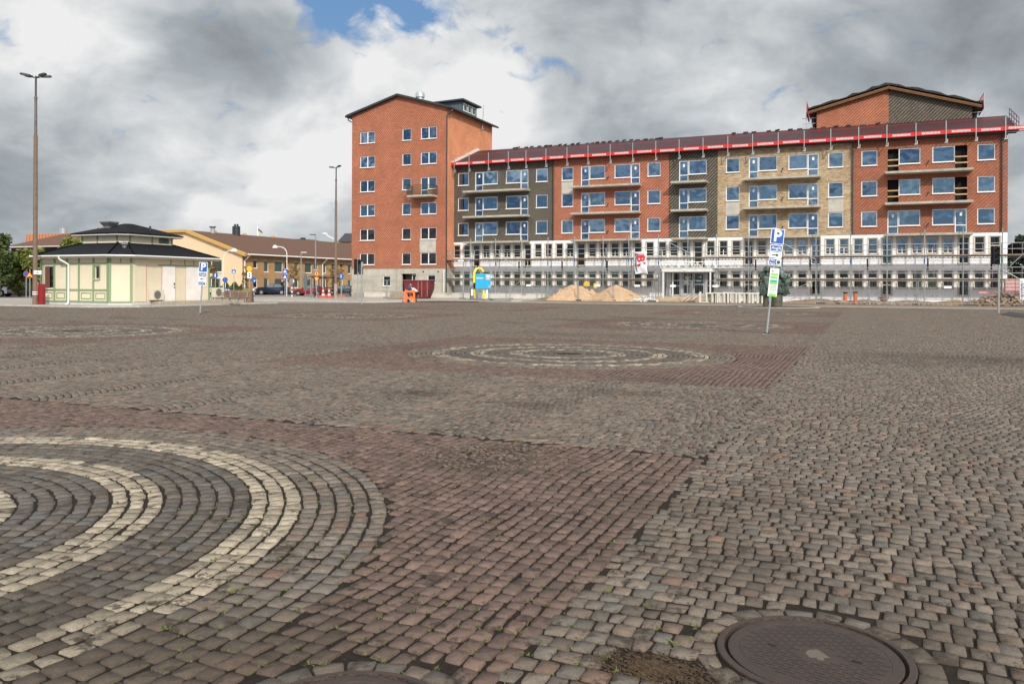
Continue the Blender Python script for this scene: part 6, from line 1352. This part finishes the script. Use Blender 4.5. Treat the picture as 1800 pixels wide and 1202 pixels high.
car(545, 518, 112, -.05, paint('paint_red', (.28,.012,.02)), 'dark red hatchback parked behind the bicycle shelter')
car(603, 516, 116, .0, paint('paint_slate', (.05,.07,.085)), 'slate grey car half hidden by the corner block and lamp mast')
car(-14, 508, 96, .1, paint('paint_white', (.62,.64,.66)), 'white car cut by the left edge of the photo', True)
# ------------------------------------------------------------------ planter, benches, shelter, cones
def planter():
    M_p = mat('planter_boards', (.20,.125,.09), .85, var=.35, vscale=3); 
    def one(pxa, pxb, py, h, label, d=1.4, soil=True):
        a = gp(pxa, py, .1); b = gp(pxb, py, .1); L_ = math.hypot(b[0]-a[0], b[1]-a[1]); rz = math.atan2(b[1]-a[1], b[0]-a[0]); t = thing('planter', label, 'planter', (a[0], a[1], .09), rz, 'brown timber planters')
        n = int(h/.17); 
        for k in range(n):
            q = MB(); z = .03+k*.17; q.box(0,L_,0,.07,z,z+.155); q.box(0,L_,d-.07,d,z,z+.155); q.box(0,.07,.072,d-.072,z,z+.155); q.box(L_-.07,L_,.072,d-.072,z,z+.155); q.build('board', M_p, t)
        q = MB(); q.box(.08,L_-.08,.08,d-.08,.0,h-.12); q.build('soil', MATS['soil_dark'] if 'soil_dark' in MATS else M_dirt, t)
        if soil:
            q = MB(); r = random.Random(2)
            for i in range(260): x, y, z = r.uniform(.3,L_-.3), r.uniform(.2,d-.2), h-.1; l = r.uniform(.1,.42)*math.exp(-((x-L_*.72)/(L_*.25))**2)+.04; a_ = r.uniform(0,2*PI); q.face([(x-.02,y,z),(x+.02,y,z),(x+l*.5*math.cos(a_),y+l*.3*math.sin(a_),z+l)])
            q.build('ornamental_grass', mat('grass_pale', (.30,.30,.10), .8, var=.4, vscale=8), t)
        return t
    one(412, 442.5, 531.5, .86, 'brown timber planter with pale grass, the larger one in front'); one(378, 431, 526, .86, 'long brown timber planter behind the benches', 1.0, False)
    M_s = mat('bench_steel', (.36,.38,.38), .45, .5); M_bw = mat('bench_wood', (.15,.10,.075), .8, var=.3)
    for pa, py, lab in ((371,532,'bench nearest the kiosk, brown slats on grey steel legs'),(386,534,'middle brown slatted bench with grey steel legs before the planter'),(400,535,'brown slatted bench with grey legs nearest the larger planter')):
        a = gp(pa, py, .1); t = thing('bench', lab, 'bench', (a[0], a[1], .10), .05, 'slatted benches by the planter')
        for x in (.05, 1.25):
            q = MB(); q.tube([(x,0,0),(x,.0,.44),(x,.42,.44),(x,.42,0)], .025, 6); q.tube([(x,.42,.44),(x,.50,.88)], .025, 6); q.build('leg', M_s, t)
        q = MB(); 
        for k in range(4): q.box(-.05,1.35,.01+k*.11,.10+k*.11,.465,.50)
        q.build('seat', M_bw, t); q = MB(); 
        for k in range(2): q.bar((-.05,.455+k*.025,.62+k*.15),(1.35,.455+k*.025,.62+k*.15),.03,.11)
        q.build('backrest', M_bw, t)
planter()
def shelter():
    a = gp(547, 524.5); b = gp(583, 525); L_ = b[0]-a[0]; t = thing('bicycle_shelter', 'dark metal bicycle shelter frame with glass roof beside the cones', 'shelter', (a[0], a[1], 0), 0)
    M_d = mat('shelter_dark', (.04,.04,.045), .5, .3); q = MB()
    for x in (0, L_*.33, L_*.55, L_): q.bar((x,0,0),(x,0,2.35),.08); q.bar((x,1.5,0),(x,1.5,2.2),.08); q.bar((x,0,2.35),(x,1.5,2.2),.07)
    q.bar((-.3,0,2.38),(L_+.3,0,2.38),.10); q.bar((-.3,1.5,2.22),(L_+.3,1.5,2.22),.10); q.build('frame', M_d, t)
    q = MB(); q.box(-.3,L_+.3,-.1,1.7,2.44,2.47); q.build('roof_sheet', mat('roof_sheet_grey', (.22,.25,.25), .3), t)
    for z in (.5,.85,1.15): q = MB(); q.bar((L_*.5,.75,z),(L_,.75,z),.05,.14); q.build('rack_bar', M_d, t)
    q = MB(); q.box(-.1,.1,-.04,-.0,0,2.3); q.build('grey_post', M_post, t)
shelter()
def cones():
    for p, l in ((568,'orange and white traffic cone, left one of two under the shelter'),(578.5,'orange and white traffic cone, right one of two under the shelter')):
        x, y = gp(p, 525.3); t = thing('traffic_cone', l, 'traffic cone', (x, y, 0), 0, 'tall orange cones'); MO = mat('cone_orange', (.80,.06,.02), .5)
        q = MB(); q.box(-.25,.25,-.25,.25,0,.06); q.build('base', MO, t)
        for z0, z1, m in ((.06,.35,MO),(.35,.55,M_swh),(.55,.78,MO),(.78,.92,M_swh),(.92,1.15,MO)):
            r = lambda z: .20-.14*z/1.15; q = MB(); q.cyl((0,0,z0),(0,0,z1-.001),r(z0),r(z1),n=14); q.build('cone_band', m, t)
    a, b = gp(556, 525), gp(607, 524.5)
    q = MB(); q.bar((*a,.28),(*b,.28),.02,.20); tag(q.build('red_net', mat('net_red', (.55,.10,.08), .8, var=.4, vscale=9)), 'low red plastic net strung along the ground at the shelter', 'net')
cones()
# ------------------------------------------------------------------ people
def person(name, label, X, Y, rz, J, jacket, trousers, skin, hair, hood=None, glove=None, Z=0.0):
    """J: joints in metres, x forward; skinned along connected edges"""
    t = thing(name, label, 'person', (X, Y, Z), rz)
    def skinned(nm, chains, m, parent, root=0, sub=1):
        vs = []; es = []; rad = []; idx = {}
        for ch in chains:
            prev = None
            for key, p, r in ch:
                if key not in idx: idx[key] = len(vs); vs.append(p); rad.append(r)
                if prev is not None and (prev, idx[key]) not in es: es.append((prev, idx[key]))
                prev = idx[key]
        me = bpy.data.meshes.new(nm); me.from_pydata([tuple(v) for v in vs], es, []); me.materials.append(m); o = obj(nm, me, parent)
        o.modifiers.new('skin', 'SKIN'); o.modifiers.new('sub', 'SUBSURF').levels = sub; o.modifiers['sub'].render_levels = sub; o.modifiers['skin'].use_smooth_shade = True
        for i, r in enumerate(rad): me.skin_vertices[0].data[i].radius = r if isinstance(r, tuple) else (r, r)
        me.skin_vertices[0].data[root].use_root = True
        return o
    V_ = lambda k: Vector(J[k]); mid = lambda a, b, f=.5: V_(a)*(1-f)+V_(b)*f
    P = V_('pelvis'); ch = V_('chest'); nk = V_('neck'); hd = V_('head')
    def hand(side):
        w = V_('wr'+side); e = V_('el'+side); d = (w-e).normalized(); up = Vector((0,1 if side == 'l' else -1,0)); sdir = d.cross(up).normalized(); pal = w+d*.08; out = []
        out.append([('w'+side, w, .026), ('p'+side, pal, (.040,.022))])
        for k, ln in enumerate((.065,.078,.072,.055)):
            b0 = pal+up*.018*(1.5-k); out.append([('p'+side, pal, (.040,.022)), ('f%d%s' % (k, side), b0+d*.03, .010), ('g%d%s' % (k, side), b0+d*(.03+ln*.5)+sdir*.012, .009), ('h%d%s' % (k, side), b0+d*(.02+ln*.8)+sdir*.04, .008)])
        out.append([('w'+side, w, .026), ('t1'+side, w+d*.03+up*.035, .012), ('t2'+side, w+d*.06+up*.055+sdir*.02, .010)]); return out
    body = [[('pel', P, (.15,.12)), ('ch', ch, (.16,.12)), ('nk', nk, .058), ('h0', nk+(hd-nk)*.45, .07), ('h1', hd, (.082,.092)), ('h2', hd+(hd-nk).normalized()*.09, (.06,.07))]]
    for s_ in 'lr':
        body += [[('ch', ch, (.16,.12)), ('sh'+s_, V_('sh'+s_), .060), ('el'+s_, V_('el'+s_), .042), ('w'+s_, V_('wr'+s_), .026)]]+hand(s_)
        body += [[('pel', P, (.15,.12)), ('hip'+s_, V_('hip'+s_), .09), ('kn'+s_, V_('kn'+s_), .058), ('an'+s_, V_('an'+s_), .038), ('to'+s_, V_('an'+s_)+Vector((.15,0,-.045)), .035)]]
    b = skinned('body', body, skin, t)
    jk = [[('pel', P, (.175,.145)), ('ch', ch, (.185,.145)), ('nk', nk*.85+ch*.15, .075)]]
    for s_ in 'lr': jk.append([('ch', ch, (.185,.145)), ('sh'+s_, V_('sh'+s_), .082), ('el'+s_, V_('el'+s_), .062), ('c'+s_, mid('el'+s_, 'wr'+s_, .88), .046)])
    skinned('jacket', jk, jacket, t)
    tr = [[('pel', P, (.165,.135)), ('hipl', V_('hipl'), .105)], [('pel', P, (.165,.135)), ('hipr', V_('hipr'), .105)]]
    for s_ in 'lr': tr.append([('hip'+s_, V_('hip'+s_), .105), ('kn'+s_, V_('kn'+s_), .080), ('c'+s_, mid('kn'+s_, 'an'+s_, .92), .062)])
    skinned('trousers', tr, trousers, t)
    for s_ in 'lr': q = MB(); a = V_('an'+s_); q.ell((a.x+.07, a.y, a.z-.03), .15, .055, .06, 10, 6); q.build('boot', M_black, t, smooth=True)
    q = MB(); up = (hd-nk).normalized()
    fw = up.cross(Vector((0,1,0))).normalized()*-1
    if fw.x < 0: fw = -fw
    c0 = hd+up*.055-fw*.018
    q.ell((0,0,0), .10, .088, .085, 14, 8); h = q.build('hood' if hood else 'hair', hood or hair, t, c0, smooth=True)
    fq = MB(); fc = hd+fw*.088; fq.ell(tuple(fc+fw*.006-up*.01), .018, .013, .024, 8, 5); fq.build('nose', skin, b, smooth=True)
    for s_ in (-1, 1):
        e_ = MB(); e_.ell(tuple(hd+fw*.083+Vector((0,s_*.032,0))+up*.018), .008, .012, .007, 8, 5); e_.build('eye', M_black, b)
        e_ = MB(); e_.ell(tuple(hd+Vector((0,s_*.086,0))), .02, .010, .030, 8, 5); e_.build('ear', skin, b)
    m_ = MB(); m_.ell(tuple(hd+fw*.084-up*.045), .006, .022, .006, 8, 4); m_.build('mouth', mat('lips', (.35,.12,.10), .6), b)
    return t
SK = mat('skin_tone', (.52,.30,.20), .55); HR = mat('hair_dark', (.03,.02,.015), .7)
def people():
    x, y = gp(716, 531); y += .55; x += .02
    J = dict(pelvis=(-.05,0,.98), chest=(.08,0,1.30), neck=(.17,0,1.48), head=(.27,0,1.60), shl=(.10,.20,1.42), shr=(.10,-.20,1.42), ell=(.12,.27,1.14), elr=(.10,-.26,1.13), wrl=(.36,.14,1.05), wrr=(.38,-.10,1.04),
             hipl=(-.05,.10,.92), hipr=(-.05,-.10,.92), knl=(.0,.12,.50), knr=(.12,-.12,.50), anl=(-.10,.12,.09), anr=(-.0,-.12,.09))
    person('person', 'person in blue work jacket bending forward behind the orange barrier', x, y, -.15, J, mat('jacket_blue', (.02,.06,.22), .8, var=.2), mat('trousers_navy', (.012,.016,.035), .85), SK, HR)
    x2, y2 = gp(729, 531); y2 += .60
    J = dict(pelvis=(-.12,0,.84), chest=(.16,0,1.10), neck=(.33,0,1.20), head=(.45,0,1.24), shl=(.24,.19,1.20), shr=(.24,-.19,1.20), ell=(.33,.25,.94), elr=(.36,-.22,.93), wrl=(.55,.12,.82), wrr=(.56,-.06,.83),
             hipl=(-.12,.10,.80), hipr=(-.12,-.10,.80), knl=(.10,.13,.47), knr=(.14,-.13,.47), anl=(-.12,.13,.09), anr=(-.02,-.13,.09))
    person('person', 'person in white hooded top crouching forward beside the worker in blue', x2+.05, y2, PI-.2, J, mat('jacket_white', (.62,.66,.68), .8, var=.1), mat('trousers_black', (.015,.015,.018), .85), SK, HR, hood=MATS['jacket_white'])
    q = MB(); q.cyl((0,0,0),(.34,0,-.22),.045,n=10); q.build('tool', mat('tool_yellow', (.85,.65,.02), .5))
    o = bpy.data.objects['tool']; o.location = (x+.25, y-.35, .98); o.name = 'power_tool'; tag(o, 'yellow tube-shaped tool held low between the two workers', 'tool')
    x3, y3, _ = at(67.5, 515, 66)
    J = dict(pelvis=(.0,0,.98), chest=(.02,0,1.30), neck=(.04,0,1.50), head=(.07,0,1.63), shl=(.02,.20,1.43), shr=(.02,-.20,1.43), ell=(.0,.26,1.15), elr=(-.0,-.26,1.15), wrl=(.12,.24,.93), wrr=(.10,-.24,.93),
             hipl=(0,.10,.92), hipr=(0,-.10,.92), knl=(.12,.1,.50), knr=(-.05,-.1,.50), anl=(.10,.1,.09), anr=(-.25,-.1,.12))
    person('person', 'person in pale grey jacket walking, half hidden between lamp mast and kiosk', x3, y3, -2.4, J, mat('jacket_grey', (.40,.41,.42), .8), mat('trousers_dark', (.02,.02,.025), .85), SK, HR)
people()
def barrier():
    x, y = gp(720.5, 531.5); t = thing('orange_barrier', 'bright orange plastic barrier with two uprights standing before the two workers', 'barrier', (x, y, 0), -.05); MO = mat('barrier_orange', (.95,.17,.01), .45)
    for s_ in (-.37, .37):
        q = MB(); q.loft([[(s_+dx*k, dy*k, z) for dx, dy in ((-.11,-.16),(.11,-.16),(.11,.16),(-.11,.16))] for z, k in ((0,1),(.5,.72),(.98,.6),(1.05,.35),(1.15,.3))]); q.build('upright', MO, t)
    for z, h in ((.86,.17),(.30,.17)): q = MB(); q.box(-.285,.285,-.05,.05,z,z+h); q.build('crossbar', MO, t)
    q = MB(); q.cyl((-.10,-.02,.13),(-.10,.02,.13),.07,n=12); tag(q.build('shoe_box', M_black, None, (x,y+.02,.02)), 'small black round object on the ground under the orange barrier', 'pot')
    bpy.data.objects['shoe_box'].name = 'small_pot'
barrier()
def skip():
    a = gp(710, 526.3); t = thing('skip', 'dark red steel skip container behind the orange barrier', 'skip', (a[0], a[1]+.3, .0), -TH*.6); M_k = mat('skip_red', (.17,.022,.026), .6, .2, var=.35, vscale=3); L_, h = 2.75, 2.0
    q = MB(); q.loft([[(x0, y, z), (x1, y, z), (x1, y+1.6, z), (x0, y+1.6, z)] for x0, x1, y, z in ((.15,L_-.45,.1,.12),(.0,L_,.0,1.15),(.0,L_,.0,h))]); q.build('body', M_k, t)
    q = MB(); q.box(-.06,L_+.06,-.07,-.002,h-.12,h); q.box(-.06,-.002,-.002,1.66,h-.12,h); q.box(L_+.002,L_+.06,-.002,1.66,h-.12,h); q.build('rim', M_k, t)
    for x in (1.55, 1.95, 2.55): q = MB(); q.bar((x,-.05,.16+(x-1.5)*.12),(x,-.05,h-.14),.09,.08); q.build('rib', mat('skip_edge', (.30,.12,.10), .6, .2), t)
    a = gp(732.4, 526.2); t = thing('steel_post', 'thick grey steel post standing on the kerb in front of the skip', 'post', (a[0], a[1]-.4, 0), 0); q = MB(); q.cyl((0,0,0),(0,0,2.0),.12,n=12); q.cyl((0,0,0),(0,0,.1),.25,.2,n=12); q.build('post', mat('post_steel', (.33,.34,.34), .5, .4), t); q = MB(); q.box(-.10,.02,-.05,.05,2.0,2.35); q.build('bracket', M_zinc, t)
    a = gp(682, 526.5); t = thing('stone_pallet', 'low stack of grey-brown paving stones on pallets left of the skip', 'stone stack', (a[0], a[1]+.25, .0), -TH*.6); r = random.Random(4); M_ps = mat('stack_stone', (.33,.27,.20), .9, var=.35, vscale=4)
    for j in range(5):
        q = MB(); x = .05+.03*j
        while x < 2.0-.05*j: w = r.uniform(.28,.45); q.box(x, x+w-.015, r.uniform(0,.04), .8, .13+j*.145, .13+j*.145+.135); x += w
        q.build('stone_course', M_ps, t)
    q = MB(); q.box(-.1,2.1,-.05,.9,.02,.12); q.build('pallet', mat('pallet_dark', (.07,.05,.035), .9), t)
skip()
def blower():
    a = gp(848, 528.8); t = thing('drying_machine', 'bright blue boxy machine on a steel frame with thick yellow hose', 'machine', (a[0], a[1], 0), .18); MBl = mat('machine_cyan', (.0,.34,.60), .45, var=.08)
    M1 = mat('hose_yellow', (.92,.74,.01), .45); s = 1/15.8
    q = MB(); z0, z1 = 1.18, 2.62; q.box(-.75,.18,-.5,.5,z0,z1); q.box(.19,.72,-.5,.5,z0,z1-.01); q.build('cabinet', MBl, t)
    q = MB(); q.box(-.70,-.02,-.512,-.502,z1-.48,z1-.36); q.build('label_strip', mat('label_pink', (.75,.42,.42), .5), t)
    q = MB(); q.box(.26,.66,-.515,-.502,z1-.55,z1-.12); lo = q.build('warning_label', M_swh, t)
    for dx in (.29, .50): q = MB(); q.box(dx, dx+.13, -.522, -.516, z1-.52, z1-.32); q.build('red_symbol', mat('symbol_red', (.75,.12,.12), .5), lo)
    q = MB(); q.box(.55,.68,-.515,-.502,z0+.12,z0+.30); q.build('orange_label', mat('label_orange', (.8,.35,.02), .5), t)
    for dx, zz in ((.05,z1-.2),(.05,z0+.2)): q = MB(); q.cyl((dx,-.53,zz),(dx,-.503,zz),.045,n=10); q.build('latch', mat('latch_red', (.3,.03,.03), .5), t)
    q = MB(); q.tube([(-.86,-.35,1.75)]+[(-.86+.48*(1-math.cos(x)), -.35+.1*x, 2.55+.62*math.sin(x)) for x in np.linspace(0, PI*.86, 9)], .105, 10); q.build('hose', M1, t)
    q = MB(); q.cyl((-.86,-.35,1.15),(-.86,-.35,1.76),.09,n=10); q.build('hose_connector', M_black, t); q = MB(); q.tube([(-.84,-.3,1.15),(-.80,-.3,.5),(-.85,-.3,.3)], .08, 8); q.build('hose', M1, t)
    q = MB(); q.tube([(.02,-.3,1.18),(.10,-.32,.6),(.22,-.35,.22)], .095, 8); q.build('hose', M1, t)
    q = MB(); q.cyl((.38,-.3,.36),(.38,-.3,1.1),.13,n=12); q.build('canister', M_swh, t)
    fr = MB()
    for x in (-.72, .68):
        for y in (-.45, .45): fr.bar((x,y,.12),(x,y,1.18),.05)
    for z in (.15, 1.14): fr.bar((-.72,-.45,z),(.68,-.45,z),.05); fr.bar((-.72,.45,z),(.68,.45,z),.05); fr.bar((-.72,-.45,z),(-.72,.45,z),.05); fr.bar((.68,-.45,z),(.68,.45,z),.05)
    fr.build('frame', mat('frame_grey', (.16,.17,.17), .5, .5), t); q = MB(); q.box(-.55,-.1,-.3,.3,.2,.75); q.cyl((-.3,-.32,.45),(-.3,-.2,.45),.2,n=12); q.build('motor', mat('motor_grey', (.22,.24,.23), .5, .3), t)
    for x in (-.6, .0, .75, .98): q = MB(); q.cyl((x,-.45,.07),(x,-.38,.07),.07,n=10); q.build('wheel', M_black, t)
    q = MB(); q.box(-1.24,-.90,-.55,-.1,0,1.28); po = q.build('control_box', mat('box_slate', (.10,.12,.14), .5), t); q = MB(); q.box(-1.18,-.98,-.558,-.551,.52,1.12); q.build('box_label', M_paper, po)
blower()
# orange plinth posts and remaining small marks
def extras():
    for px, lab in ((776.5,'thin white conduit post at the right corner of the brick block'),):
        a = fu(px, 80.0, 500); q = MB(); q.cyl((0,0,0),(0,0,2.6),.05,n=8); tag(q.build('conduit', M_white, None, (*W(a+.2, 80.1), .6)), lab, 'conduit')
    # painted marks on the road to the left
    for i, (p0, p1, w) in enumerate((((20,549.5),(55,549.3),.5),((108,548.5),(140,549.5),.5),((28,558.6),(45,558.2),.5))):
        a, b = gp(*p0), gp(*p1); q = MB(); q.face([(a[0],a[1],-.006),(b[0],b[1],-.006),(b[0],b[1]+w,-.006),(a[0],a[1]+w,-.006)]); struct(q.build('road_marking', mat('marking_white', (.55,.53,.48), .8, var=.4, vscale=5)))
extras()
